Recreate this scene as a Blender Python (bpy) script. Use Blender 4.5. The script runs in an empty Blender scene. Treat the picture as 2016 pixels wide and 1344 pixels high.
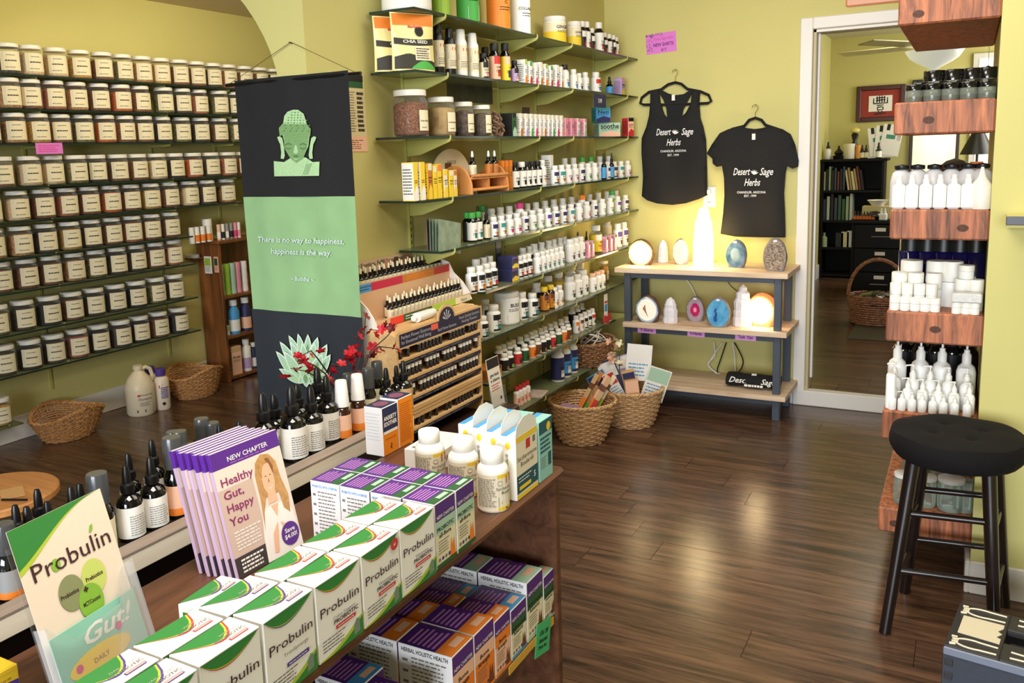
import bpy, bmesh, math, random
from mathutils import Vector, Matrix, Euler
random.seed(7)
PI = math.pi
SC = bpy.context.scene
COL = SC.collection

# ------------------------------------------------------------------ camera
F_PX, YAW, PITCH, ROLL, CX, CY, CAMH = 1702.607, 0.50454, 0.158168, -0.032767, 971.19, 572.97, 1.42
_cy, _sy = math.cos(YAW), math.sin(YAW)
FW = Vector((-_sy*math.cos(PITCH), _cy*math.cos(PITCH), -math.sin(PITCH)))
_r0 = Vector((_cy, _sy, 0)); _u0 = _r0.cross(FW)
RT = _r0*math.cos(ROLL)+_u0*math.sin(ROLL); UP = -_r0*math.sin(ROLL)+_u0*math.cos(ROLL)
CAM = Vector((0, 0, CAMH))
cd = bpy.data.cameras.new('camera'); cam = bpy.data.objects.new('camera', cd); COL.objects.link(cam)
cd.sensor_width = 36; cd.lens = F_PX*36/2016; cd.clip_start = .05
cd.shift_x = (1008-CX)/2016; cd.shift_y = (CY-672)/2016
m = Matrix((RT, UP, -FW)).transposed().to_4x4(); m.translation = CAM
cam.matrix_world = m
SC.camera = cam

def at(x, y, X=None, Y=None, Z=None):
    """point of a world plane (X, Y or Z = const) seen at a photograph pixel"""
    d = FW+RT*((x-CX)/F_PX)-UP*((y-CY)/F_PX)
    t = (X-CAM.x)/d.x if X is not None else (Y-CAM.y)/d.y if Y is not None else (Z-CAM.z)/d.z
    return CAM+d*t
def pr(p):
    q = Vector(p)-CAM; z = q.dot(FW)
    return CX+F_PX*q.dot(RT)/z, CY-F_PX*q.dot(UP)/z
def yat(px, X, Z):
    lo, hi = .3, 12
    for _ in range(40):
        mid = (lo+hi)/2
        if pr((X, mid, Z))[0] < px: lo = mid
        else: hi = mid
    return lo
def xat(px, Y, Z):
    lo, hi = -6, 3
    for _ in range(40):
        mid = (lo+hi)/2
        if pr((mid, Y, Z))[0] < px: lo = mid
        else: hi = mid
    return lo

# ------------------------------------------------------------------ exposure, world, lights
vs = SC.view_settings
vs.view_transform = 'Standard'; vs.look = 'None'; vs.gamma = 1; vs.use_curve_mapping = False
vs.exposure = 0.5
W = bpy.data.worlds.new('world'); SC.world = W; W.use_nodes = True
W.node_tree.nodes['Background'].inputs[0].default_value = (.82, .90, 1, 1)
W.node_tree.nodes['Background'].inputs[1].default_value = .2
SC.cycles.max_bounces = 6; SC.cycles.transparent_max_bounces = 12; SC.cycles.caustics_reflective = False
SC.cycles.caustics_refractive = False; SC.cycles.sample_clamp_indirect = 4

def area(name, loc, rot, sx, sy, power, col):
    l = bpy.data.lights.new(name, 'AREA'); l.shape = 'RECTANGLE'; l.size = sx; l.size_y = sy; l.energy = power; l.color = col
    o = bpy.data.objects.new(name, l); o.location = loc; o.rotation_euler = rot; COL.objects.link(o); return o
def bulb(name, loc, power, col, r=.04):
    l = bpy.data.lights.new(name, 'POINT'); l.energy = power; l.color = col; l.shadow_soft_size = r
    o = bpy.data.objects.new(name, l); o.location = loc; COL.objects.link(o); return o
# daylight from the street through the shop front, well behind the camera
area('shopfront_daylight', (.3, -6.0, 1.7), (math.radians(88), 0, 0), 4.6, 2.2, 470, (.88, .94, 1))
area('ceiling_light_front', (-.75, .75, 2.36), (0, 0, 0), .9, .9, 29, (1, .93, .82))  # unseen lamp added overhead to brighten the foreground cartons
area('ceiling_light_shop', (-.5, 2.5, 2.36), (0, 0, 0), 1.2, 1.4, 17, (1, .93, .80))
area('ceiling_light_doorway_end', (-.75, 3.25, 2.34), (math.radians(42), 0, 0), 1.4, .5, 15, (1, .95, .86))
area('wall_washer_side_room', (-3.15, 3.2, 2.32), (0, math.radians(62), 0), .25, 2.2, 17, (1, .86, .58))
area('back_room_window', (1.0, 8.6, 1.7), (0, math.radians(90), 0), 1.2, 1.4, 30, (1, .97, .9))
area('ceiling_light_back_room', (-.3, 7.4, 2.36), (0, 0, 0), .8, .8, 9, (1, .93, .75))

# ------------------------------------------------------------------ materials
def lin(c):
    return tuple((v/255/12.92 if v/255 <= .04045 else ((v/255+.055)/1.055)**2.4) for v in c)+(1,)
MATS = {}
def mat(name, rgb, rough=.5, metal=0, spec=.5, var=0, vscale=30, emit=0, alpha=1, bump=0, coat=0, rand=0, dark=None, stretch=(1, 1, 1), trans=0, sheen=0):
    if name in MATS: return MATS[name]
    M = bpy.data.materials.new(name); M.use_nodes = True; MATS[name] = M
    nt = M.node_tree; b = nt.nodes['Principled BSDF']; L = nt.links
    c = lin(rgb); b.inputs['Base Color'].default_value = c
    b.inputs['Roughness'].default_value = rough; b.inputs['Metallic'].default_value = metal
    b.inputs['Specular IOR Level'].default_value = spec; b.inputs['Alpha'].default_value = alpha
    b.inputs['Coat Weight'].default_value = coat; b.inputs['Transmission Weight'].default_value = trans
    b.inputs['Sheen Weight'].default_value = sheen
    if emit:
        b.inputs['Emission Color'].default_value = c; b.inputs['Emission Strength'].default_value = emit
    if var or bump or rand:
        g = nt.nodes.new('ShaderNodeNewGeometry'); mp = nt.nodes.new('ShaderNodeVectorMath'); mp.operation = 'MULTIPLY'
        mp.inputs[1].default_value = stretch; L.new(g.outputs['Position'], mp.inputs[0])
        n = nt.nodes.new('ShaderNodeTexNoise'); n.inputs['Scale'].default_value = vscale; n.inputs['Detail'].default_value = 5
        L.new(mp.outputs[0], n.inputs['Vector'])
        if var:
            r = nt.nodes.new('ShaderNodeValToRGB'); r.color_ramp.elements[0].position = .32; r.color_ramp.elements[1].position = .68
            d = lin(dark) if dark else tuple(v*(1-var) for v in c[:3])+(1,)
            r.color_ramp.elements[0].color = d; r.color_ramp.elements[1].color = c
            L.new(n.outputs['Fac'], r.inputs[0]); out = r.outputs[0]
        else: out = None
        if rand:
            oi = nt.nodes.new('ShaderNodeObjectInfo'); mr = nt.nodes.new('ShaderNodeMapRange')
            mr.inputs['To Min'].default_value = 1-rand; mr.inputs['To Max'].default_value = 1+rand*.6; L.new(oi.outputs['Random'], mr.inputs['Value'])
            mx = nt.nodes.new('ShaderNodeVectorMath'); mx.operation = 'SCALE'; L.new(mr.outputs[0], mx.inputs['Scale'])
            if out: L.new(out, mx.inputs[0])
            else: mx.inputs[0].default_value = c[:3]
            out = mx.outputs[0]
        if out: L.new(out, b.inputs['Base Color'])
        if bump:
            bp = nt.nodes.new('ShaderNodeBump'); bp.inputs['Strength'].default_value = bump; bp.inputs['Distance'].default_value = .004
            L.new(n.outputs['Fac'], bp.inputs['Height']); L.new(bp.outputs[0], b.inputs['Normal'])
    return M
def glassy(name, rgb, clear=.85, rough=.06, fk=1.0):
    """cheap clear plastic or glass: mostly see-through, with a glossy coat"""
    if name in MATS: return MATS[name]
    M = bpy.data.materials.new(name); M.use_nodes = True; MATS[name] = M
    nt = M.node_tree; nt.nodes.clear(); L = nt.links
    o = nt.nodes.new('ShaderNodeOutputMaterial'); t = nt.nodes.new('ShaderNodeBsdfTransparent'); p = nt.nodes.new('ShaderNodeBsdfPrincipled')
    p.inputs['Base Color'].default_value = lin(rgb); p.inputs['Roughness'].default_value = rough; p.inputs['Specular IOR Level'].default_value = .8
    t.inputs[0].default_value = tuple(.6+.4*v for v in lin(rgb)[:3])+(1,)
    f = nt.nodes.new('ShaderNodeFresnel'); f.inputs[0].default_value = 1.5
    a = nt.nodes.new('ShaderNodeMath'); a.operation = 'ADD'; a.inputs[1].default_value = 1-clear; a.use_clamp = True
    fm = nt.nodes.new('ShaderNodeMath'); fm.operation = 'MULTIPLY'; fm.inputs[1].default_value = fk; L.new(f.outputs[0], fm.inputs[0]); L.new(fm.outputs[0], a.inputs[0])
    mx = nt.nodes.new('ShaderNodeMixShader'); L.new(a.outputs[0], mx.inputs[0]); L.new(t.outputs[0], mx.inputs[1]); L.new(p.outputs[0], mx.inputs[2])
    L.new(mx.outputs[0], o.inputs[0]); return M
def wood(name, light, dark, axis='x', scale=9, rough=.5, rand=.15, ring=False, bump=.15):
    if name in MATS: return MATS[name]
    M = bpy.data.materials.new(name); M.use_nodes = True; MATS[name] = M
    nt = M.node_tree; b = nt.nodes['Principled BSDF']; L = nt.links; b.inputs['Roughness'].default_value = rough
    g = nt.nodes.new('ShaderNodeNewGeometry'); oi = nt.nodes.new('ShaderNodeObjectInfo')
    add = nt.nodes.new('ShaderNodeVectorMath'); add.operation = 'ADD'; L.new(g.outputs['Position'], add.inputs[0])
    sc = nt.nodes.new('ShaderNodeMath'); sc.operation = 'MULTIPLY'; sc.inputs[1].default_value = 37; L.new(oi.outputs['Random'], sc.inputs[0])
    cb = nt.nodes.new('ShaderNodeCombineXYZ')
    for i in range(3): L.new(sc.outputs[0], cb.inputs[i])
    L.new(cb.outputs[0], add.inputs[1])
    mp = nt.nodes.new('ShaderNodeVectorMath'); mp.operation = 'MULTIPLY'; L.new(add.outputs[0], mp.inputs[0])
    st = {'x': (.09, 1, 1), 'y': (1, .09, 1), 'z': (1, 1, .09)}[axis]; mp.inputs[1].default_value = st
    n = nt.nodes.new('ShaderNodeTexNoise'); n.inputs['Scale'].default_value = scale*4; n.inputs['Detail'].default_value = 7; n.inputs['Roughness'].default_value = .65; n.inputs['Distortion'].default_value = .6
    L.new(mp.outputs[0], n.inputs['Vector']); fac = n.outputs['Fac']
    if ring:
        w = nt.nodes.new('ShaderNodeTexWave'); w.bands_direction = {'x': 'Y', 'y': 'X', 'z': 'X'}[axis]; w.inputs['Scale'].default_value = scale; w.inputs['Distortion'].default_value = 5
        w.inputs['Detail'].default_value = 2; w.inputs['Detail Scale'].default_value = 1.2; L.new(mp.outputs[0], w.inputs['Vector'])
        mm = nt.nodes.new('ShaderNodeMix'); mm.inputs[0].default_value = .55; L.new(n.outputs['Fac'], mm.inputs[2]); L.new(w.outputs['Fac'], mm.inputs[3]); fac = mm.outputs[0]
    r = nt.nodes.new('ShaderNodeValToRGB'); r.color_ramp.elements[0].position = .3; r.color_ramp.elements[1].position = .7
    r.color_ramp.elements[0].color = lin(dark); r.color_ramp.elements[1].color = lin(light); L.new(fac, r.inputs[0])
    mr = nt.nodes.new('ShaderNodeMapRange'); mr.inputs['To Min'].default_value = 1-rand; mr.inputs['To Max'].default_value = 1+rand; L.new(oi.outputs['Random'], mr.inputs['Value'])
    mx = nt.nodes.new('ShaderNodeVectorMath'); mx.operation = 'SCALE'; L.new(mr.outputs[0], mx.inputs['Scale']); L.new(r.outputs[0], mx.inputs[0])
    L.new(mx.outputs[0], b.inputs['Base Color'])
    bp = nt.nodes.new('ShaderNodeBump'); bp.inputs['Strength'].default_value = bump; bp.inputs['Distance'].default_value = .003
    L.new(fac, bp.inputs['Height']); L.new(bp.outputs[0], b.inputs['Normal'])
    return M

PAINT = mat('yellow_green_paint', (204, 196, 124), .75, var=.06, vscale=1.5, bump=.0)
PAINT2 = PAINT
WHITE = mat('white_plastic', (238, 238, 234), .35)
CAPW = mat('white_ribbed_plastic', (236, 234, 226), .45)
BLACKP = mat('black_plastic', (16, 16, 18), .35)
BLACKG = mat('black_glass', (7, 7, 9), .08, spec=.8)
AMBER = mat('amber_glass', (52, 22, 8), .1, spec=.7)
COBALT = mat('cobalt_glass', (8, 10, 60), .08, spec=.8)
INK = mat('black_ink', (28, 26, 26), .7)
GREY = mat('grey_ink', (120, 116, 112), .7)
PAPER = mat('white_paper', (238, 234, 226), .7)
CREAM = mat('cream_label', (232, 222, 190), .7)
TRIM = mat('white_trim_paint', (226, 222, 214), .45)
STEEL = mat('brushed_steel', (150, 150, 150), .35, metal=.8)
GLASS = glassy('clear_glass', (225, 235, 225), .9)
SHGLASS = glassy('shelf_glass', (150, 158, 118), .80, .05)
CLEARP = glassy('clear_plastic', (240, 240, 240), .97, .06, .35)
GREENBR = mat('olive_bracket_paint', (186, 184, 104), .5)

# ------------------------------------------------------------------ mesh helpers
class MB:
    def __init__(s): s.v = []; s.f = []; s.m = []; s.s = []
    def add(s, v, f, mi=0, sm=False, T=None):
        o = len(s.v)
        s.v += [tuple(T @ Vector(p)) for p in v] if T else [tuple(p) for p in v]
        for i, q in enumerate(f):
            s.f.append([a+o for a in q]); s.m.append(mi[i] if isinstance(mi, (list, tuple)) else mi); s.s.append(sm)
        return s
    def box(s, x0, x1, y0, y1, z0, z1, mi=0, T=None):
        v = [(x0, y0, z0), (x1, y0, z0), (x1, y1, z0), (x0, y1, z0), (x0, y0, z1), (x1, y0, z1), (x1, y1, z1), (x0, y1, z1)]
        # faces: -Z +Z -Y +X +Y -X ; mi may be a list of six
        return s.add(v, [(3, 2, 1, 0), (4, 5, 6, 7), (0, 1, 5, 4), (1, 2, 6, 5), (2, 3, 7, 6), (3, 0, 4, 7)], mi, False, T)
    def lathe(s, prof, n=16, mi=0, T=None, sm=True, sx=1, sy=1):
        v = []; f = []; mm = []
        for r, z in prof:
            for k in range(n):
                a = 2*PI*(k+.5)/n; v.append((r*sx*math.cos(a), r*sy*math.sin(a), z))
        for i in range(len(prof)-1):
            for k in range(n):
                a, b = i*n+k, i*n+(k+1) % n
                f.append((a, b, b+n, a+n)); mm.append(mi[i] if isinstance(mi, (list, tuple)) else mi)
        m0 = mi[0] if isinstance(mi, (list, tuple)) else mi; m1 = mi[-1] if isinstance(mi, (list, tuple)) else mi
        if prof[0][0] > 1e-5: f.append(tuple(reversed(range(n)))); mm.append(m0)
        if prof[-1][0] > 1e-5: f.append(tuple(range((len(prof)-1)*n, len(prof)*n))); mm.append(m1)
        return s.add(v, f, mm, sm, T)
    def tube(s, pts, r, n=8, mi=0, T=None, closed=False, r2=None):
        pts = [Vector(p) for p in pts]; v = []; f = []; N = len(pts); up = Vector((0, 0, 1)); prev = None
        for i, p in enumerate(pts):
            a = pts[(i-1) % N] if (closed or i > 0) else p; b = pts[(i+1) % N] if (closed or i < N-1) else p
            t = (b-a).normalized()
            if prev is None: prev = up.cross(t) if abs(t.dot(up)) < .95 else Vector((1, 0, 0)).cross(t)
            x = (prev-t*prev.dot(t)).normalized(); prev = x; y = t.cross(x)
            rr = r if r2 is None else r+(r2-r)*i/(N-1)
            for k in range(n):
                g = 2*PI*k/n; v.append(p+x*rr*math.cos(g)+y*rr*math.sin(g))
        for i in range(N if closed else N-1):
            for k in range(n):
                a, b = i*n+k, i*n+(k+1) % n; c, d = ((i+1) % N)*n+(k+1) % n, ((i+1) % N)*n+k
                f.append((a, b, c, d))
        if not closed: f.append(tuple(reversed(range(n)))); f.append(tuple(range((N-1)*n, N*n)))
        return s.add(v, f, mi, True, T)
    def prism(s, poly, d0, d1, mi=0, T=None, side=None):
        """polygon in local XY extruded in z from d0 to d1"""
        n = len(poly); v = [(x, y, d0) for x, y in poly]+[(x, y, d1) for x, y in poly]
        f = [tuple(reversed(range(n))), tuple(range(n, 2*n))]+[(i, (i+1) % n, (i+1) % n+n, i+n) for i in range(n)]
        return s.add(v, f, [mi, mi]+[mi if side is None else side]*n, False, T)
    def flat(s, poly, z=0, mi=0, T=None):
        return s.add([(x, y, z) for x, y in poly], [tuple(range(len(poly)))], mi, False, T)
    def rect(s, x0, x1, y0, y1, z=0, mi=0, T=None):
        return s.flat([(x0, y0), (x1, y0), (x1, y1), (x0, y1)], z, mi, T)
    def grid(s, fn, nu, nv, mi=0, T=None, sm=True):
        v = [fn(i/nu, j/nv) for j in range(nv+1) for i in range(nu+1)]
        f = [(j*(nu+1)+i, j*(nu+1)+i+1, (j+1)*(nu+1)+i+1, (j+1)*(nu+1)+i) for j in range(nv) for i in range(nu)]
        return s.add(v, f, mi, sm, T)
    def mesh(s, name, mats, bevel=0, angle=40, solid=0):
        me = bpy.data.meshes.new(name); me.from_pydata(s.v, [], s.f)
        for mm in (mats if isinstance(mats, (list, tuple)) else [mats]): me.materials.append(mm)
        me.polygons.foreach_set('material_index', s.m); me.polygons.foreach_set('use_smooth', s.s)
        if bevel or solid:
            b = bmesh.new(); b.from_mesh(me)
            if solid: bmesh.ops.solidify(b, geom=b.faces[:], thickness=solid)
            if bevel:
                es = [e for e in b.edges if len(e.link_faces) == 2 and e.calc_face_angle(0) > .6]
                bmesh.ops.bevel(b, geom=es, offset=bevel, segments=1, affect='EDGES', profile=.7)
            b.to_mesh(me); b.free()
        me.validate(); me.update()
        if any(s.s): me.set_sharp_from_angle(angle=math.radians(angle))
        return me

def ob(name, me, parent=None, loc=(0, 0, 0), rot=(0, 0, 0), label=None, cat=None, group=None, kind=None, scale=None):
    o = bpy.data.objects.new(name, me); COL.objects.link(o); o.parent = parent; o.location = loc; o.rotation_euler = rot
    if scale: o.scale = scale
    if label: o['label'] = label
    if cat: o['category'] = cat
    if group: o['group'] = group
    if kind: o['kind'] = kind
    return o
def thing(name, label, cat, loc=(0, 0, 0), rz=0, group=None, rot=None):
    return ob(name, None, None, loc, rot or (0, 0, rz), label, cat, group)
def spawn(proto, name, label, cat, loc, rz=0, group=None, rot=None, scale=None):
    """a thing and its parts from a list of (name, mesh, [sub-parts], label)"""
    r = thing(name, label, cat, loc, rz, group, rot)
    if scale: r.scale = scale
    for p in proto:
        c = ob(p[0], p[1], r, label=p[3] if len(p) > 3 else None)
        for q in (p[2] if len(p) > 2 else []): ob(q[0], q[1], c)
    return r
CACHE = {}
def cached(key, fn):
    if key not in CACHE: CACHE[key] = fn()
    return CACHE[key]
TXT = {}
def text_vf(body, size, shear=0, bold=0, space=1):
    """flat letter outlines as vertices and faces, centred on x, baseline at 0"""
    k = (body, size, shear, bold, space)
    if k in TXT: return TXT[k]
    c = bpy.data.curves.new('t', 'FONT'); c.body = body; c.size = size; c.shear = shear; c.offset = bold*size; c.resolution_u = 2
    c.align_x = 'CENTER'; c.space_character = space; c.space_line = .85
    o = bpy.data.objects.new('t', c); COL.objects.link(o)
    me = bpy.data.meshes.new_from_object(o.evaluated_get(bpy.context.evaluated_depsgraph_get()))
    v = [tuple(p.co) for p in me.vertices]; f = [tuple(p.vertices) for p in me.polygons]
    bpy.data.objects.remove(o); bpy.data.curves.remove(c); bpy.data.meshes.remove(me)
    TXT[k] = (v, f); return v, f
def text(mb, body, x, y, size, mi, z=.0004, shear=0, bold=0, T=None, space=1, rot=0, fit=None):
    v, f = text_vf(body, size, shear, bold, space)
    if not v: return
    sx = 1
    if fit:
        w = max(p[0] for p in v)-min(p[0] for p in v); sx = min(1.4, fit/w)
    cr, sr = math.cos(rot), math.sin(rot)
    mb.add([(x+(p[0]*sx*cr-p[1]*sr), y+(p[0]*sx*sr+p[1]*cr), z) for p in v], f, mi, False, T)
def scribble(mb, x0, x1, y0, y1, n, mi, z=.0004, T=None, h=.35, seed=1):
    """small print: rows of short dashes"""
    R = random.Random(seed); dy = (y1-y0)/n
    for i in range(n):
        y = y1-dy*(i+.5); x = x0; xe = x1-(x1-x0)*R.random()*.25
        while x < xe:
            w = (x1-x0)*(.06+.13*R.random()); mb.rect(x, min(x+w, xe), y-dy*h/2, y+dy*h/2, z, mi, T); x += w+(x1-x0)*.03
def frame(o, u, v):
    """matrix putting local x, y, z on world o + u, v, u x v"""
    u = Vector(u).normalized(); v = Vector(v).normalized(); w = u.cross(v)
    m = Matrix((u, v, w)).transposed().to_4x4(); m.translation = Vector(o); return m
F_X = lambda o: frame(o, (0, 1, 0), (0, 0, 1))       # a face looking to +x: u = +y, v = up
F_Y = lambda o: frame(o, (1, 0, 0), (0, 0, 1))       # a face looking to -y: u = +x, v = up
F_Z = lambda o: frame(o, (1, 0, 0), (0, 1, 0))
def wrap(mb, r, a0, fn, zoff=.0005):
    """print made flat by fn(tmp) (x along the girth, y up) wound on a cylinder of radius r, centred at angle a0"""
    t = MB(); fn(t)
    v = [((r+zoff+p[2])*math.cos(a0+p[0]/r), (r+zoff+p[2])*math.sin(a0+p[0]/r), p[1]) for p in t.v]
    o = len(mb.v); mb.v += v
    for q, mi in zip(t.f, t.m): mb.f.append([a+o for a in q]); mb.m.append(mi); mb.s.append(False)
ORD = ['first', 'second', 'third', 'fourth', 'fifth', 'sixth', 'seventh', 'eighth', 'ninth', 'tenth', 'eleventh', 'twelfth', 'thirteenth', 'fourteenth', 'fifteenth', 'sixteenth', 'seventeenth', 'eighteenth', 'nineteenth', 'twentieth']
def od(i):
    if i < 20: return ORD[i]
    return ['twenty', 'thirty', 'forty'][(i+1)//10-2]+('' if (i+1) % 10 == 0 else '-'+ORD[(i+1) % 10-1]) if (i+1) % 10 else ['', '', 'thirtieth', 'fortieth'][(i+1)//10-1]
# ================================================================== the setting
XM, YB, XJ, YF, YR, XR = -1.886, 4.84, -4.37, 2.224, 2.95, .058
CEIL = 2.388
def struct(name, mb, mats, parent=None, bevel=0, **k): return ob(name, mb.mesh(name, mats, bevel), parent, kind='structure' if parent is None else None, **k)
floor = struct('floor', MB().box(-4.5, 1.5, -2, 5.3, -.06, -.0125), mat('subfloor', (40, 30, 25), .8))
PLK = wood('dark_floor_wood', (122, 90, 68), (38, 26, 21), 'x', 8, .24, .18, bump=.08)
pk = MB().box(0, 1, 0, 1, -.012, 0).mesh('plank', PLK)
R = random.Random(3)
def planks(parent, x0, x1, y0, y1, z, w=.152, l=1.3):
    y = y0; k = 0
    while y < y1-.02:
        x = x0-R.random()*l*.8
        while x < x1:
            a, b = max(x, x0), min(x+l, x1)
            if b-a > .03: ob('plank', pk, parent, (a+.0008, y+.0008, z-R.random()*.0006), scale=(b-a-.0016, min(w, y1-y)-.0016, 1))
            x += l
        y += w
planks(floor, -4.37, 1.4, .3, 4.84, 0)
planks(floor, -4.37, -2.0, 4.84, 5.2, 0)
FB = .082
fl2 = struct('floor_back_room', MB().box(-1.4, 1.5, YB, 9.8, -.02, FB-.0125), mat('subfloor', (40, 30, 25), .8))
planks(fl2, -1.3, 1.4, YB+.02, 9.6, FB, .2, 1.6)

struct('wall_left', MB().box(-2.0, XM, YF, YB+.12, 0, CEIL), PAINT)
# partition with the arch
n = 40; arc = [(-3.185+1.185*math.cos(PI*i/n), 1.6+.72*math.sin(PI*i/n)) for i in range(n+1)]
mb = MB()
T = frame((0, YF, 0), (1, 0, 0), (0, 0, 1))
for i in range(n):
    (xa, za), (xb, zb) = arc[i], arc[i+1]
    mb.prism([(xb, zb), (xa, za), (xa, CEIL), (xb, CEIL)], -.11, 0, 0, T)
mb.box(-4.40, -4.37, YF, YF+.11, 0, CEIL)
mb.box(-2.0, XM, YF-.001, YF, 0, CEIL)
struct('partition_arch', mb, PAINT)
struct('wall_jars', MB().box(XJ-.12, XJ, -2, 5.3, 0, CEIL), PAINT)
struct('wall_side_room_end', MB().box(XJ, -2.0, 5.2, 5.3, 0, CEIL), PAINT)
DX0, DX1, DZ = -.741, .14, 1.994
mb = MB().box(XM, DX0, YB, YB+.12, 0, CEIL).box(DX0, DX1, YB, YB+.12, DZ, CEIL).box(DX1, 1.4, YB, YB+.12, 0, CEIL)
struct('wall_back', mb, PAINT)
mb = MB().box(XR, 1.4, YR, YR+.12, 0, CEIL).box(XR, XR+.1, YR+.12, 3.9, 0, CEIL)
struct('wall_right', mb, PAINT)
struct('wall_window_side', MB().box(1.4, 1.5, -2, YB+.1, 0, CEIL), PAINT)
struct('wall_shopfront_side_room', MB().box(XJ, -2.0, -2.0, -1.88, 0, CEIL), PAINT)  # unseen wall, added to keep shopfront daylight off the lower jar wall
struct('ceiling', MB().box(-4.5, 1.5, -2, 5.3, CEIL, CEIL+.1), mat('ceiling_paint', (214, 196, 170), .8))
# door casing, jambs and raised sill
d = ob('door_1', MB().box(-.803, DX0, YB-.02, YB, 0, 2.053).mesh('casing', TRIM, .004), kind='structure')
ob('casing', MB().box(DX0, DX1+.06, YB-.02, YB, DZ, 2.053).mesh('casing', TRIM, .004), d)
ob('casing', MB().box(DX1, DX1+.06, YB-.02, YB, FB, DZ).mesh('casing', TRIM, .004), d)
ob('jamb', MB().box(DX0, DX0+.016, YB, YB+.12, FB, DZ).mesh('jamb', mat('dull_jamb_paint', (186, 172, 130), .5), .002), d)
ob('jamb', MB().box(DX0+.016, DX0+.028, YB+.05, YB+.085, FB+.06, DZ).mesh('stop', TRIM, .002), d)
ob('jamb', MB().box(DX1-.016, DX1, YB, YB+.12, FB, DZ).mesh('jamb', TRIM, .002), d)
ob('jamb', MB().box(DX0, DX1, YB, YB+.12, DZ-.016, DZ).mesh('jamb', TRIM, .002), d)
struct('trim_1', MB().box(DX0-.06, DX1+.06, YB-.022, YB+.04, 0, FB+.002), TRIM, bevel=.004)
for nm, b in (('baseboard_back', (XM, -.803, YB-.014, YB, 0, .095)), ('baseboard_jars', (XJ, XJ+.014, -1, 5.2, 0, .13)), ('baseboard_left', (XM, XM+.014, YF, YB, 0, .1)),
              ('baseboard_right', (XR, 1.4, YR-.016, YR, 0, .106)), ('baseboard_wing', (XR-.014, XR, YR-.016, 3.9, 0, .106))):
    struct(nm, MB().box(*b), TRIM, bevel=.003)
# ledge on the right-hand wall: pale top, slate front rail
p = at(1981, 427, Y=YR-.12)
t = ob('wall_ledge', MB().box(p.x+.003, 1.1, YR-.12, YR, p.z-.03, p.z).mesh('ledge', PAINT), label='yellow-green wall ledge with a slate grey front rail above the stool', cat='ledge')
ob('front_rail', MB().box(p.x, 1.1, YR-.13, YR-.12, p.z-.022, p.z+.002).mesh('rail', mat('slate_laminate', (84, 88, 98), .5), .002), t)

# ------------------------------------------------------------------ back room seen through the doorway
YG, XG = 9.6, -1.3
struct('wall_back_room_far', MB().box(XG-.1, 1.5, YG, YG+.1, 0, 2.5), PAINT)
struct('wall_back_room_left', MB().box(XG-.1, XG, YB+.12, YG, 0, 2.5), PAINT)
struct('wall_back_room_right', MB().box(1.4, 1.5, YB+.12, YG, 0, 2.5), PAINT)
struct('ceiling_back_room', MB().box(XG-.1, 1.5, YB, YG+.1, 2.45, 2.55), mat('back_ceiling_paint', (190, 184, 150), .8))
struct('baseboard_back_room', MB().box(XG, XG+.015, YB+.12, YG, FB, FB+.13), TRIM)
q0, q1 = at(1918, 90, Y=YG-.01), at(1958, 370, Y=YG-.01)
w = ob('window_1', MB().box(q0.x, q0.x+.30, YG-.03, YG, .95, 2.2).mesh('window_frame', TRIM, .003), kind='structure')
ob('pane', MB().box(q0.x+.05, q0.x+.25, YG-.035, YG-.03, 1.0, 2.15).mesh('pane', mat('bright_window', (236, 232, 220), .4, emit=.55)), w)

BLK = mat('black_stained_wood', (9, 8, 9), .6, spec=.25)
# bookcase
def pz(px, py, Y): return at(px, py, Y=Y)
bx0, bx1 = pz(1616, 400, 9.1).x, pz(1738, 400, 9.1).x
bt = pz(1680, 318, 9.1).z
bk = thing('bookcase', 'black wooden bookcase against the far wall of the back room', 'bookcase', (bx0, 9.1, FB))
H = bt-FB; Wd = bx1-bx0
ob('side_panel', MB().box(0, .02, 0, .3, 0, H).mesh('side', BLK), bk); ob('side_panel', MB().box(Wd-.02, Wd, 0, .3, 0, H).mesh('side', BLK), bk)
ob('top', MB().box(-.03, Wd+.03, -.02, .3, H, H+.025).mesh('top', BLK, .004), bk); ob('back_panel', MB().box(.02, Wd-.02, .29, .3, 0, H).mesh('back', BLK), bk)
shz = [pz(1650, y, 9.1).z-FB for y in (375, 434, 487, 540)]
for z in shz: ob('shelf', MB().box(.02, Wd-.02, .0, .29, z-.02, z).mesh('shelf', BLK), bk)
bcol = {'c': (206, 196, 150), 'g': (150, 170, 130), 'd': (34, 34, 36), 'b': (60, 70, 84), 'm': (110, 50, 50), 't': (170, 140, 90), 'e': (58, 90, 70), 'w': (190, 196, 190)}
bnm = {'c': 'cream', 'g': 'pale green', 'd': 'dark', 'b': 'blue-grey', 'm': 'maroon', 't': 'tan', 'e': 'green', 'w': 'pale grey'}
def book(x, Y, z, wd, h, dp, c, label, group, lean=0):
    M = mat('book_cover_'+c, bcol[c], .6, rand=.15)
    def mk():
        b = MB().box(0, wd, 0, .004, 0, h, 0).box(0, .003, 0, dp, 0, h, 0).box(wd-.003, wd, 0, dp, 0, h, 0); return b.mesh('cover', M)
    r = ob('book', cached(('bk', c, wd, h, dp), mk), None, (x, Y, z+.0012), (0, lean, 0), label, 'book', group)
    ob('pages', cached(('bp', wd, h, dp), lambda: MB().box(.003, wd-.003, .004, dp-.004, .003, h-.004).mesh('pages', PAPER)), r)
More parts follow.
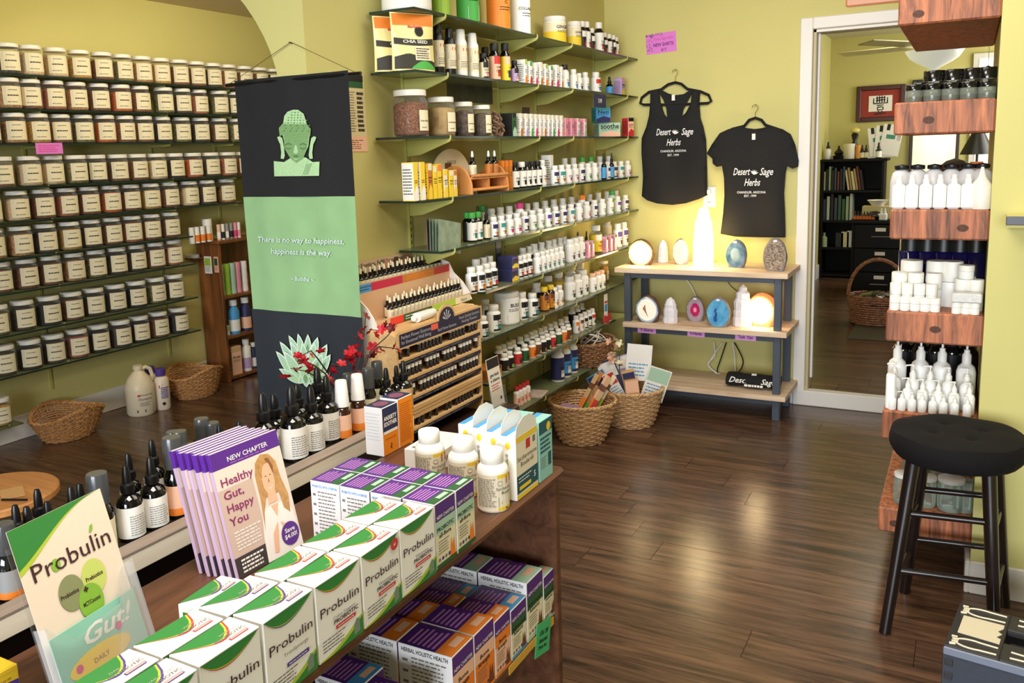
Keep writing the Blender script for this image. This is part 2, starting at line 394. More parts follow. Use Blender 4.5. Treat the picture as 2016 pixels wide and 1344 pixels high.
def books(seq, px0, px1, Y, z, h, dp, where, group, leanfrom=99, lean=.16):
    xs = [pz(px0, 400, Y).x, pz(px1, 400, Y).x]; wd = round((xs[1]-xs[0])/len(seq)*.9, 4); cnt = {}
    for i, c in enumerate(seq):
        hh = round(h*(.8+.2*((i*7) % 5)/4), 3); k = cnt.get(c, 0); cnt[c] = k+1
        book(xs[0]+(xs[1]-xs[0])*i/len(seq)+(.02 if i >= leanfrom else 0), Y, z, wd, hh, dp, c, f'{bnm[c]} book spine, {od(i)} book along {where}', group, -lean if i >= leanfrom else 0)
books('cdgdbmdbctctmd', 1619, 1697, 9.14, FB+shz[0], (bt-shz[0]-FB)*.83, .18, 'the upper shelf of the black bookcase', 'books on the upper shelf of the bookcase', 8)
books('bwdbeegw', 1620, 1680, 9.14, FB+shz[1], (shz[0]-shz[1])*.88, .18, 'the second shelf of the black bookcase', 'books on the second shelf of the bookcase')
def lathe_thing(name, label, cat, loc, prof, M, n=14, group=None, sm=True):
    return ob(name, MB().lathe(prof, n).mesh(name, M), None, loc, (0, 0, 0), label, cat, group)
# things on the bookcase
zt = bt+.026
def bx(px, Y=9.2): return pz(px, 314, Y).x
def dropper(name, label, loc, s, glass, capm, lab=None, group=None, labhi=.62, white_top=False):
    """dropper bottle of height s"""
    r = thing(name, label, 'bottle', loc, 0, group); rr = s*.19
    ob('bottle_body', cached(('db', s, glass.name), lambda: MB().lathe([(rr*.9, 0), (rr, .005), (rr, s*.48), (rr*.8, s*.56), (rr*.42, s*.6), (rr*.42, s*.64)], 14).mesh('body', glass)), r)
    ob('dropper_cap', cached(('dc', s, capm.name), lambda: MB().lathe([(rr*.55, s*.62), (rr*.55, s*.74), (rr*.36, s*.76), (rr*.3, s*.94), (rr*.18, s), (0, s)], 14).mesh('cap', capm)), r)
    if lab: ob('label', cached(('dl', s, lab.name), lambda: MB().lathe([(rr+.0006, s*.06), (rr+.0006, s*.44)], 18).mesh('label', lab)), r)
    return r
dropper('salve_bottle', 'white glass bottle with a black cap at the wall end of the bookcase top', (bx(1630), 9.2, zt), .17, WHITE, BLACKP)
lathe_thing('incense_burner', 'small black incense burner with a pointed lid on the bookcase', 'burner', (bx(1651), 9.2, zt), [(.05, 0), (.06, .03), (.03, .04), (.045, .06), (.02, .09), (.008, .11), (.012, .125), (0, .13)], BLACKP)
lathe_thing('paper_roll', 'wide cream paper roll standing on the bookcase', 'roll', (bx(1671), 9.2, zt), [(.052, 0), (.055, .005), (.055, .145), (.02, .147), (.02, .1), (0, .1)], mat('cream_roll', (220, 214, 190), .6))
r = thing('carved_figure', 'dark carved figure with a pale yellow head behind the paper roll', 'figure', (bx(1681, 9.3), 9.32, zt))
ob('body', MB().lathe([(.035, 0), (.02, .06), (.03, .13), (.018, .17), (.035, .23), (.02, .25)], 12).mesh('fig', BLACKP), r); ob('head', MB().lathe([(.03, .25), (.045, .265), (.045, .285), (.02, .30), (0, .30)], 12).mesh('head', mat('pale_yellow', (220, 205, 120), .6)), r)
lathe_thing('amber_candle', 'slim amber yellow candle on the bookcase beside the paper roll', 'candle', (bx(1689), 9.2, zt), [(.024, 0), (.024, .13), (.01, .132), (0, .128)], mat('amber_wax', (220, 150, 60), .5))
for i, px in enumerate((1697, 1705)):
    dropper('dropper_bottle', f'small dark dropper bottle on the bookcase, {["beside the amber candle", "with a cream and orange label"][i]}', (bx(px), 9.2, zt), .13, BLACKG, BLACKP, CREAM)
dropper('dropper_bottle', 'black-capped bottle with a white label before the leaning leaflets', (bx(1730), 9.16, zt), .15, BLACKG, BLACKP, PAPER)
ob('business_card', MB().box(-.03, .03, -.005, .03, 0, .02).mesh('card', PAPER, .002), None, (bx(1715), 9.18, zt), label='small white card block on the bookcase top', cat='card')
lf = thing('leaflet_stack', 'fan of white leaflets leaning on the wall at the bookcase end', 'leaflets', (bx(1738, 9.35), 9.4, zt), rot=(-.1, 0, 0))
for i, (a, dx) in enumerate(((-.12, -.03), (.06, 0), (.16, .04))):
    t = MB(); t.box(-.09, .09, -.002-.004*i, -.0004*i, 0, .3)
    T = F_Y((0, -.0025-.004*i, 0)); text(t, 'NEED', .05, .2, .04, 1, .0005, 0, 0, T, rot=-PI/2); t.rect(-.05, .03, .16, .2, .0005, 2, T); t.rect(-.06, -.03, .24, .3, .0005, 1, T)
    ob('leaflet', t.mesh('leaflet', [PAPER, INK, mat('teal_print', (60, 140, 120), .6)]), lf, (dx, 0, .01*i), (0, a, 0))
# lower bookcase shelf: small pale bottles and boxes
for i, (px, py, c, nm) in enumerate(((1622, 484, 'g', 'pale green bottle'), (1652, 484, 'd', 'dark boxed bottle'), (1663, 484, 'c', 'cream carton'), (1668, 484, 'w', 'grey carton'))):
    M = mat('shelf_pack_'+c, bcol[c], .5); pp = pz(px, py, 9.15)
    t = ob('carton' if i else 'bottle', (MB().box(-.035, .035, 0, .06, 0, .13+.01*i) if i else MB().lathe([(.03, 0), (.03, .09), (.012, .11), (.012, .14), (0, .14)], 12)).mesh('pack', M, 0), None, (pp.x+(.03 if i == 3 else 0), 9.15, FB+shz[2]), label=f'{nm} on the third shelf of the black bookcase', cat='carton' if i else 'bottle')
# framed calligraphy
def picture(x0p, y0p, x1p, y1p, Y, label, fm, matc, art, artm):
    a, b = at(x0p, y0p, Y=Y), at(x1p, y1p, Y=Y); w, h = b.x-a.x, a.z-b.z
    r = thing('framed_picture', label, 'picture', ((a.x+b.x)/2, Y, b.z))
    f = MB(); t = .045
    for q in ((-w/2, -w/2+t, 0, h), (w/2-t, w/2, 0, h), (-w/2+t, w/2-t, 0, t), (-w/2+t, w/2-t, h-t, h)): f.box(q[0], q[1], -.03, -.002, q[2], q[3])
    ob('frame', f.mesh('frame', fm, .006), r); ob('mount', MB().box(-w/2+t, w/2-t, -.012, -.004, t, h-t).mesh('mount', matc), r)
    a_ = MB(); a_.box(-w/2+2.6*t, w/2-2.6*t, -.015, -.0125, 2.2*t, h-2.2*t); art(a_, w, h); ob('artwork', a_.mesh('art', [PAPER]+artm), r); return r
def calli(m, w, h):
    T = F_Y((0, -.0155, h*.5))
    def st(x0, y0, x1, y1, r=.006):
        d = Vector((x1-x0, y1-y0)); d.normalize(); nx, ny = -d.y*r, d.x*r
        m.flat([(x0+nx, y0+ny), (x0-nx, y0-ny), (x1-nx*.7, y1-ny*.7), (x1+nx*.7, y1+ny*.7)], 0, 1, T)
    s = .9
    for q in ((-.07, .0, -.07, .06), (-.07, .0, .07, .004), (.07, .0, .07, .065), (-.035, .01, -.035, .08), (-.01, .01, -.01, .085), (.015, .01, .015, .085), (.04, .01, .04, .08), (-.045, .035, .05, .04), (-.045, .06, .05, .064),
              (-.035, -.02, .035, -.018), (-.028, -.04, -.028, -.07), (.028, -.04, .028, -.07), (-.028, -.04, .028, -.038), (-.028, -.07, .028, -.068), (-.02, -.08, -.012, -.1), (.02, -.08, .012, -.1), (-.06, -.115, .06, -.105)): st(*[v*s for v in q])
picture(1687, 171, 1781, 237, YG-.002, 'framed black brush calligraphy on cream in a red and dark wood frame', mat('dark_red_wood', (70, 26, 20), .35), mat('red_mount', (150, 52, 40), .7), calli, [INK])
picture(1797, 158, 1880, 250, YG-.002, 'black framed picture behind the black-lidded jars, on the far wall', BLACKP, mat('black_mount', (30, 26, 26), .5), lambda m, w, h: None, [INK])
a, b = at(1798, 262, Y=YG), at(1879, 335, Y=YG); w_, h_ = b.x-a.x, a.z-b.z+.3
r = thing('wall_mirror', 'dark wood framed mirror low on the far wall of the back room', 'mirror', ((a.x+b.x)/2, YG-.002, b.z-.3)); h_ += .12
f = MB()
for q in ((-w_/2-.03, -w_/2, 0, h_), (w_/2, w_/2+.03, 0, h_), (-w_/2, w_/2, 0, .03), (-w_/2, w_/2, h_-.03, h_)): f.box(q[0], q[1], -.03, -.002, q[2], q[3])
ob('frame', f.mesh('frame', mat('dark_brown_wood', (50, 28, 20), .4), .004), r); ob('mirror_glass', MB().box(-w_/2, w_/2, -.01, -.004, .03, h_-.03).mesh('mirror', mat('mirror', (170, 168, 130), .25, metal=.9)), r)
# ceiling fan with a bowl light
fc = at(1840, 100, Y=7.5)
r = thing('ceiling_fan', 'ceiling fan with pale blades and a frosted bowl light, back room', 'fan', (fc.x, 7.5, fc.z-.16))
ob('lamp_bowl', MB().lathe([(0, -.02), (.012, -.015), (.018, .02), (.05, .04), (.12, .075), (.17, .11), (.195, .15), (.205, .165), (.19, .165), (0, .15)], 28).mesh('bowl', mat('frosted_glass', (226, 228, 214), .35, emit=.35)), r)
ob('finial', MB().lathe([(0, -.05), (.012, -.03), (.012, -.01), (0, -.01)], 10).mesh('finial', mat('cream_metal', (216, 206, 170), .4)), r)
ob('motor', MB().lathe([(.07, .17), (.12, .19), (.12, .27), (.03, .30), (.03, CEIL+.06-fc.z+.16), (0, CEIL+.06-fc.z+.16)], 20).mesh('motor', mat('cream_metal', (216, 206, 170), .4)), r)
blm = MB().box(.1, .72, -.07, .07, .20, .21).mesh('blade', mat('washed_wood', (206, 198, 150), .5), .003)
for k in range(5): ob('blade', blm, r, rot=(.12, 0, 2*PI*k/5+.35))
# desk with things, drawers and laundry basket
dz = .72; dy = 8.0
dx0 = pz(1672, 438, dy).x
ds = thing('desk', 'black wooden desk with drawers beside the bookcase', 'desk', (dx0, dy, FB))
ob('top', MB().box(0, .80, 0, .55, dz-FB, dz-FB+.03).mesh('top', BLK, .004), ds); ob('side_panel', MB().box(.02, .04, .02, .53, 0, dz-FB).mesh('s', BLK), ds)
ob('side_panel', MB().box(.76, .78, .02, .53, 0, dz-FB).mesh('s', BLK), ds); ob('back_panel', MB().box(.04, .76, .5, .52, 0, dz-FB).mesh('s', BLK), ds)
for i in range(3):
    dr = ob('drawer', MB().box(.045, .755, .0, .02, .02+.205*i, .22+.205*i).mesh('drawer', BLK, .004), ds); ob('handle', MB().tube([(.18, -.012, .12+.205*i), (.32, -.012, .12+.205*i)], .005).mesh('h', STEEL), dr)
    ob('label_card', MB().box(.21, .29, -.004, 0, .165+.205*i, .195+.205*i).mesh('c', PAPER), dr)
for i in range(7):
    pp = pz(1683+6*i, 434, dy+.04); dropper('oil_bottle', f'small orange-labelled oil bottle on the desk edge, {od(i)} of the row', (pp.x, dy+.05, dz+.031), .075, BLACKG, BLACKP, mat('orange_label', (214, 110, 50), .6), 'oil bottles along the desk edge')
for i in range(2):
    pp = pz(1735+7*i, 434, dy+.05); dropper('oil_bottle', f'white-capped bottle with a pale label on the desk edge, {["first", "second"][i]} after the orange ones', (pp.x, dy+.05, dz+.031), .1, WHITE, WHITE, PAPER)
pp = pz(1728, 415, dy+.2); r = thing('tissue_box', 'cream cardboard box with tissue on the desk', 'box', (pp.x, dy+.2, dz+.031))
ob('box', MB().box(-.12, .12, -.06, .06, 0, .11).mesh('b', mat('cream_card', (206, 190, 140), .7), .004), r); ob('tissue', MB().lathe([(.05, .11), (.07, .14), (.09, .16), (.04, .15), (0, .13)], 9, sm=False).mesh('t', PAPER), r)
r = thing('plant_dish', 'dark dish of pebbles and twigs in front of the tissue box', 'dish', (pz(1722, 428, dy+.1).x, dy+.12, dz+.031))
ob('dish', MB().lathe([(.06, 0), (.09, .03), (.08, .03), (.05, .01), (0, .01)], 16).mesh('d', BLACKP), r); ob('pebbles', MB().lathe([(.08, .02), (.06, .05), (.02, .07), (0, .07)], 9, sm=False).mesh('p', BLACKG), r)
# row of standing books on the desk behind, in a rack
rk = ob('book_rack', MB().box(0, .62, 0, .2, 0, .02).mesh('rack', BLK), None, (pz(1752, 392, 8.3).x, 8.28, dz+.031), label='black rack holding a row of thin books on the desk', cat='rack')
books('dddgwgctgdddgwggtgc', 1752, 1834, 8.32, dz+.052, .27, .15, 'the rack on the desk', 'thin books in the desk rack', 15, .2)
# rounded chair back, black lampshade, orange folder by the window
r = thing('office_chair', 'brown rounded chair back in front of the mirror, back room', 'chair', (pz(1880, 330, 7.2).x, 7.2, FB))
bt2 = pz(1880, 311, 7.2).z-FB
ob('backrest', MB().lathe([(0, -.0), (.1, .01), (.15, .1), (.16, .2), (.13, .3), (.06, .36), (0, .38)], 18, sx=1, sy=.35).mesh('b', mat('brown_leather', (62, 42, 26), .5, var=.4, vscale=12)), r, (0, 0, bt2-.38))
ob('seat', MB().lathe([(.2, .44), (.23, .46), (.22, .51), (0, .52)], 18).mesh('s', mat('brown_leather', (62, 42, 26), .5)), r, (0, -.16, 0)); ob('post', MB().lathe([(.03, 0), (.03, bt2-.25)], 10).mesh('p', BLACKP), r, (0, .03, 0))
ob('chair_base', MB().lathe([(.24, 0), (.24, .03), (.05, .08), (.03, .45)], 5, sm=False).mesh('p', BLACKP), r, (0, -.1, 0))
pp = pz(1925, 283, 8.8)
r = thing('table_lamp', 'black conical lampshade by the back-room window', 'lamp', (pp.x, 8.8, FB)); hz = pp.z-FB
ob('lamp_shade', MB().lathe([(.14, hz-.09), (.04, hz+.12), (.03, hz+.12), (.13, hz-.09)], 22).mesh('shade', BLACKP), r); ob('pole', MB().lathe([(.012, .02), (.012, hz+.1)], 8).mesh('pole', BLACKP), r); ob('base', MB().lathe([(.14, 0), (.14, .02), (.02, .03)], 20).mesh('base', BLACKP), r)
r = thing('folder_stand', 'orange folder standing in a black tray beneath the window', 'folder', (pz(1922, 335, 8.4).x, 8.4, dz+.031))
hh = pz(1922, 318, 8.4).z-dz-.031
ob('folder', MB().box(-.05, .05, 0, .02, .01, hh).mesh('f', mat('orange_card', (214, 130, 80), .6), .002), r); ob('tray', MB().box(-.06, .06, -.03, .05, 0, .06).mesh('tr', BLACKP, .003), r)
ds2 = ob('side_table', MB().box(-.14, .4, -.2, .2, dz, dz+.03).box(-.13, -.09, -.18, -.14, FB, dz).box(.34, .38, -.18, -.14, FB, dz).box(-.13, -.09, .14, .18, FB, dz).box(.34, .38, .14, .18, FB, dz).mesh('st', BLK), None, (pz(1922, 335, 8.4).x+.05, 8.4, 0), label='black side table under the back-room window', cat='table')
ob('window_charm', MB().lathe([(0, 0), (.03, .02), (.035, .05), (.02, .09), (0, .1)], 12, sx=1, sy=.4).tube([(0, 0, .1), (0, 0, .45)], .002, 5).mesh('c', BLACKP), None, (at(1945, 140, Y=YG-.08).x, YG-.08, at(1945, 150, Y=YG-.08).z), label='dark oval charm hanging on a cord in front of the window', cat='ornament')
ob('rug', MB().box(0, .9, 0, .62, 0, .008).mesh('rug', mat('brown_grey_rug', (84, 76, 62), .9, var=.2, vscale=80), .002), None, (at(1672, 660, Z=FB).x, at(1680, 668, Z=FB).y, FB+.0002), label='brown-grey floor mat in front of the basket, back room', cat='mat')
# basket with a hooped handle in front of the desk
def hoop_basket():
    p = at(1724, 637, Z=FB+.01); r = wicker('wicker_basket', 'brown wicker basket with a hooped handle by the desk, back room', (p.x, p.y+.05, FB+.009), .17, .20, .20, mat('red_brown_wicker', (180, 120, 80), .6, var=.35, vscale=60, dark=(100, 60, 36)), .8, 0, rings=12)
    ob('hoop_handle', MB().tube([(.2*math.cos(a), 0, .2+.27*math.sin(a)) for a in [PI*i/16 for i in range(17)]], .014, 7).mesh('h', mat('red_brown_wicker', (180, 120, 80))), r)
    ob('basket_contents', MB().lathe([(.17, .15), (.12, .21), (.05, .24), (0, .24)], 14).mesh('c', BLACKG), r)
# ================================================================== builders shared by the shop's stock
def C(name, rgb, **k): return mat(name, rgb, k.pop('rough', .55), **k)
PAL = {'white': (240, 238, 232), 'cream': (232, 222, 190), 'purple': (84, 60, 150), 'navy': (40, 44, 90), 'teal': (50, 140, 140), 'green': (70, 170, 70), 'dkgreen': (40, 90, 50), 'red': (200, 50, 50), 'orange': (236, 130, 40),
       'yellow': (240, 205, 50), 'pink': (230, 150, 170), 'black': (20, 20, 22), 'blue': (70, 150, 210), 'brown': (110, 64, 36), 'lilac': (190, 160, 205), 'amber': (196, 120, 40), 'grey': (150, 150, 150), 'mint': (170, 205, 180), 'magenta': (216, 60, 130), 'tan': (206, 170, 120), 'peach': (240, 190, 160), 'lime': (160, 200, 70)}
def P(k): return C('print_'+k, PAL[k])
def pill_protos(r, h, cap, base, band, pic, body='white', word=None):
    """capsule bottle: body, cap, printed label"""
    def b(): return MB().lathe([(r*.93, 0), (r, .004), (r, h*.68), (r*.95, h*.72), (r*.66, h*.78), (r*.64, h*.82)], 18).mesh('body', {'white': WHITE, 'amber': AMBER, 'black': BLACKG, 'clear': CLEARP}[body])
    def c(): return MB().lathe([(r*.70, h*.80), (r*.73, h*.81), (r*.73, h*.975), (r*.66, h), (0, h)], 18).mesh('cap', P(cap) if cap != 'white' else CAPW)
    def l():
        m = MB(); z0, z1 = h*.06, h*.66; rr = r+.0005; n = 20; zs = [z0, z0+(z1-z0)*.12, z0+(z1-z0)*.42, z0+(z1-z0)*.66, z1]
        for j in range(4):
            for k in range(n):
                a, bb = 2*PI*(k-.5)/n, 2*PI*(k+.5)/n; kk = k if k <= n/2 else k-n
                mi = 0
                if j == 3 and abs(kk) <= 3: mi = 1
                if j == 1 and -1 <= kk <= 1: mi = 2
                if j == 0 and abs(kk) <= 3: mi = 1 if band in ('navy', 'black') else 0
                m.add([(rr*math.cos(a), rr*math.sin(a), zs[j]), (rr*math.cos(bb), rr*math.sin(bb), zs[j]), (rr*math.cos(bb), rr*math.sin(bb), zs[j+1]), (rr*math.cos(a), rr*math.sin(a), zs[j+1])], [(0, 1, 2, 3)], mi, False)
        wrap(m, rr, -.1, lambda t: (text(t, word or ['Zinc', 'Iron', 'B-12', 'Calm', 'D3', 'Omega', 'Kelp'][int(r*9e4+len(band+pic)) % 7], 0, z0+(z1-z0)*.48, r*.55, 3, .0002, bold=.02), scribble(t, -r*.7, r*.7, z0+(z1-z0)*.28, z0+(z1-z0)*.42, 2, 3, .0002)))
        return m.mesh('label', [P(base), P(band), P(pic), INK])
    k = (r, h, cap, base, band, pic, body, word)
    return [('bottle_body', cached(('pb', r, h, body), b)), ('cap', cached(('pc', r, h, cap), c)), ('label', cached(('pl',)+k, l))]
def carton_protos(w, d, h, base, band, pic, word=None, side=None, tw=None, vert=False):
    """carton, front to +x: w along y, d along x"""
    def b(): return MB().box(-d/2, d/2, -w/2, w/2, 0, h).mesh('carton', P(base), .0012)
    def pr_():
        m = MB(); T = F_X((d/2+.0004, 0, 0)); ww = w*.48
        if band: m.rect(-ww, ww, h*.80, h*.985, 0, 1, T)
        if pic: m.flat([(-ww, 0.01*h), (ww, .01*h), (ww, h*.30), (0, h*.42), (-ww, h*.22)], 0, 2, T)
        if word: text(m, word, 0, h*.58, tw or w*.3, 3, .0003, bold=.02, T=T, fit=w*.85)
        scribble(m, -ww*.8, ww*.8, h*.45, h*.55, 2, 3, .0003, T, seed=3)
        T2 = F_Y((0, -w/2-.0004, 0))
        if side: m.rect(-d*.47, d*.47, h*.02, h*.98, 0, 4, T2)
        scribble(m, -d*.4, d*.4, h*.15, h*.85, 9, 3, .0004, T2, seed=5)
        T3 = F_Z((0, 0, h+.0004))
        if band: m.rect(-d*.46, d*.46, -w*.46, w*.46, 0, 1, T3)
        return m.mesh('print', [P(base), P(band or base), P(pic or base), INK, P(side or base)])
    k = (w, d, h, base, band, pic, word, side)
    return [('carton_body', cached(('cb', w, d, h, base), b)), ('print', cached(('cp',)+k, pr_))]
def dropper_protos(r, h, glass, bulbm, lab, labm2=None):
    g = {'black': BLACKG, 'amber': AMBER}[glass]
    def b(): return MB().lathe([(r*.92, 0), (r, .004), (r, h*.50), (r*.85, h*.56), (r*.42, h*.61), (r*.42, h*.66)], 16).mesh('body', g)
    def c(): return MB().lathe([(r*.52, h*.63), (r*.55, h*.64), (r*.55, h*.74), (r*.36, h*.76)], 16).mesh('collar', BLACKP)
    def d(): return MB().lathe([(r*.34, h*.75), (r*.36, h*.80), (r*.30, h*.93), (r*.2, h*.99), (0, h)], 14).mesh('bulb', P(bulbm) if bulbm != 'black' else BLACKP)
    def l():
        m = MB().lathe([(r+.0005, h*.05), (r+.0005, h*.46)], 20); wrap(m, r+.0005, 0, lambda t: (t.rect(-r*.9, r*.9, h*.38, h*.45, .0002, 1), scribble(t, -r*.8, r*.8, h*.08, h*.36, 9, 2, .0003, h=.3, seed=2)))
        return m.mesh('label', [P(lab), P(labm2 or lab), GREY])
    return [('bottle_body', cached(('xb', r, h, glass), b)), ('collar', cached(('xc', r, h, bulbm), c)), ('rubber_bulb', cached(('xd', r, h, bulbm), d)), ('label', cached(('xl', r, h, lab, labm2), l))]
def tub_protos(r, h, cap, base, band, pic, word=None):
    def b(): return MB().lathe([(r*.95, 0), (r, .005), (r, h*.80), (r*.9, h*.84)], 24).mesh('body', WHITE)
    def c(): return MB().lathe([(r*.96, h*.83), (r*.98, h*.84), (r*.98, h*.98), (r*.92, h), (0, h)], 24).mesh('cap', P(cap) if cap != 'white' else CAPW)
    def l():
        m = MB().lathe([(r+.0005, h*.05), (r+.0005, h*.45), (r+.0005, h*.78)], 28, [0, 1])
        wrap(m, r+.0005, -.3, lambda t: (t.flat([(-r*.7, h*.08), (r*.7, h*.08), (r*.7, h*.35), (0, h*.52), (-r*.7, h*.3)], .0002, 2), text(t, word, 0, h*.55, r*.38, 3, .0004, bold=.02) if word else None, scribble(t, -r*.6, r*.6, h*.4, h*.5, 2, 3, .0005)))
        return m.mesh('label', [P(base), P(band), P(pic), INK])
    return [('tub_body', cached(('tb', r, h), b)), ('lid', cached(('tc', r, h, cap), c)), ('label', cached(('tl', r, h, base, band, pic, word), l))]
def jar_protos(r, h, content, lidc='white', lab=(.09, .082), word=None):
    """screw-lid plastic jar: shell, contents, lid, card label to +x"""
    def b(): return MB().lathe([(r*.86, 0), (r*.97, .005), (r, .02), (r, h*.70), (r*.96, h*.78), (r*.86, h*.84), (r*.86, h*.88)], 20).mesh('shell', CLEARP)
    def c():
        m = MB().lathe([(r*.84, .004), (r*.95, .01), (r*.965, .025), (r*.965, h*.66), (r*.8, h*.72), (r*.3, h*.76), (0, h*.75)], 18); return m.mesh('contents', content)
    def d(): return MB().lathe([(r*.88, h*.865), (r*.92, h*.87), (r*.92, h*.985), (r*.87, h), (0, h)], 24).mesh('lid', CAPW if lidc == 'white' else P(lidc))
    def l():
        m = MB()
        def fn(t):
            w, hh = lab; x = -w/2; n = 6; z0 = h*.12
            for i in range(n): t.rect(x+w*i/n, x+w*(i+1)/n, z0, z0+hh, 0, 0)
            if word: text(t, word, 0, z0+hh*.45, w*.16, 2, .0004, fit=w*.85, bold=.02)
            else:
                scribble(t, -w*.22, w*.22, z0+hh*.74, z0+hh*.86, 1, 1, .0004, seed=4); scribble(t, -w*.28, w*.28, z0+hh*.42, z0+hh*.6, 1, 2, .0004, seed=1)
            scribble(t, -w*.3, w*.3, z0+hh*.1, z0+hh*.22, 1, 1, .0004, seed=2)
        wrap(m, r+.001, 0, fn); return m.mesh('label', [CREAM, GREY, INK])
    return [('jar_shell', cached(('jb', r, h), b)), ('contents', cached(('jc', r, h, content.name), c)), ('lid', cached(('jd', r, h, lidc), d)), ('label', cached(('jl', r, h, lab, word), l))]

STOCK = []      # (shelf key, desc, name, cat, protos, loc, rz, group)
def flush(where, along='along'):
    for a_, b_ in (('slim white carton with fruit picture', 'slim fruit-picture carton'),): pass
    cnt = {}; tot = {}
    for s in STOCK: tot[s[1]] = tot.get(s[1], 0)+1
    for s in sorted(STOCK, key=lambda q: q[5][1] if along == 'along' else q[5][0]):
        k = cnt.get(s[1], 0); cnt[s[1]] = k+1
        lab = f'{s[1]} on {where}' if tot[s[1]] == 1 else f'{s[1]}, {od(k)} such along {where}'
        spawn(s[4], s[2], lab, s[3], s[5], s[6], s[7])
    STOCK.clear()

# ================================================================== glass shelves on the wall with slotted standards
def bracket(L, hw=.062):
    m = MB(); T = frame((0, 0, 0), (1, 0, 0), (0, 0, 1))
    m.prism([(0, 0), (0, -hw), (L*.3, -hw*.92), (L*.97, -.012), (L*1.0, -.004), (L*1.0, .012), (L*.985, .012), (L*.975, 0)], -.004, .004, 0, T); return m.mesh('bracket', GREENBR, .0012)
BRK = bracket(.195)
SZ = {'S1': 1.92, 'S2': 1.712, 'S3': 1.487, 'S4': 1.262, 'S5': 1.070, 'S6': .870, 'S7': .675, 'S8': .490, 'S9': .295}
SN = ['first', 'second', 'third', 'fourth', 'fifth', 'sixth', 'seventh', 'eighth', 'ninth']
SY1 = {}
SY0 = {'S1': 2.56, 'S2': 2.55, 'S3': 2.56, 'S4': 2.56, 'S5': 2.67, 'S6': 2.99, 'S7': 2.92, 'S8': 2.98, 'S9': 3.0}
BY = [2.76, 3.52, 3.90, 4.66]
GL_EDGE = mat('glass_edge', (34, 52, 46), .15)
for i, (k, z) in enumerate(SZ.items()):
    y0 = SY0[k]; y1 = YB-.004 if i < 7 else 4.44
    r = thing('glass_shelf', f'{SN[i]} glass shelf down the wall of supplements beside the banner', 'shelf', (XM, y0, z), 0, 'glass shelves of the supplement wall')
    ob('glass_panel', MB().box(.012, .2, 0, y1-y0, -.008, 0).mesh('panel', SHGLASS), r)
    ob('glass_edge', MB().box(.2, .2006, 0, y1-y0, -.0085, .0003).box(.012, .2, -.0006, 0, -.0085, .0003).mesh('edge', GL_EDGE), r)
    for b in BY:
        if b > y0: ob('bracket', BRK, r, (.01, b-y0, -.0086))
for i, b in enumerate(BY):
    m = MB().box(0, .010, -.008, .008, 0, 1.86)
    for j in range(72): m.box(.0101, .0104, -.0025, .0025, .02+j*.0254, .032+j*.0254, 1)
    ob('shelf_standard', m.mesh('standard', [GREENBR, INK]), None, (XM, b, .15), label=f'slotted olive shelf standard, {od(i)} from the banner on the supplement wall', cat='standard', group='shelf standards')

def put(sh, px, desc, name, cat, protos, dx=.13, rz=0, group=None, z=0):
    Z = SZ[sh]+.0004+z; X = XM+dx
    y = yat(px, X, Z+.05)
    if y < YB-.026: STOCK.append((sh, desc, name, cat, protos, (X, y, Z), rz, group))
def run(sh, px0, px1, n, desc, name, cat, protos, dx=.13, jit=.003, group=None):
    for i in range(n):
        px = px0+(px1-px0)*(i/(n-1) if n > 1 else 0); put(sh, px, desc, name, cat, protos(i) if callable(protos) else protos, dx+random.uniform(-jit, jit), random.uniform(-.12, .12), group)
def place(sh, i): flush(f'the {SN[i]} glass shelf')
PB, CT, DB = 'pill_bottle', 'carton', 'dropper_bottle'
g = lambda i: f'stock on the {SN[i]} glass shelf'
# ---- first shelf
put('S1', 800, 'wide white tub with green label', 'powder_tub', 'tub', tub_protos(.088, .2, 'white', 'white', 'green', 'white', 'GREENS'), .105)
put('S1', 868, 'slim white tub with lime label', 'powder_tub', 'tub', tub_protos(.034, .2, 'white', 'lime', 'white', 'green'), .12)
put('S1', 921, 'white tub with bright green front', 'powder_tub', 'tub', tub_protos(.044, .21, 'white', 'green', 'green', 'white', 'PROTEIN'), .12)
put('S1', 981, 'orange and yellow powder tub', 'powder_tub', 'tub', tub_protos(.048, .2, 'white', 'orange', 'orange', 'yellow', 'C'), .12)
put('S1', 1025, 'white powder tub with blue print', 'powder_tub', 'tub', tub_protos(.044, .2, 'white', 'white', 'white', 'blue', 'COLLAGEN'), .12)
put('S1', 1092, 'large yellow-labelled tub with ribbed lid', 'powder_tub', 'tub', tub_protos(.055, .13, 'white', 'yellow', 'cream', 'lime', 'GINGER'), .11)
put('S1', 1130, 'smaller yellow-labelled tub', 'powder_tub', 'tub', tub_protos(.036, .13, 'white', 'yellow', 'cream', 'lime', 'GINGER'), .12)
for i, (px, hh, rr) in enumerate(((1146, .14, .021), (1155, .145, .021), (1165, .12, .018), (1179, .16, .026), (1190, .115, .018), (1199, .115, .018), (1207, .115, .018), (1213, .11, .016))):
    put('S1', px, 'dark syrup bottle with white cap', 'syrup_bottle', 'bottle', pill_protos(rr, hh, 'white', 'white' if i % 2 else 'black', 'white', 'orange' if i > 3 else 'red', 'black'), .13, 0, g(0))
place('S1', 0)
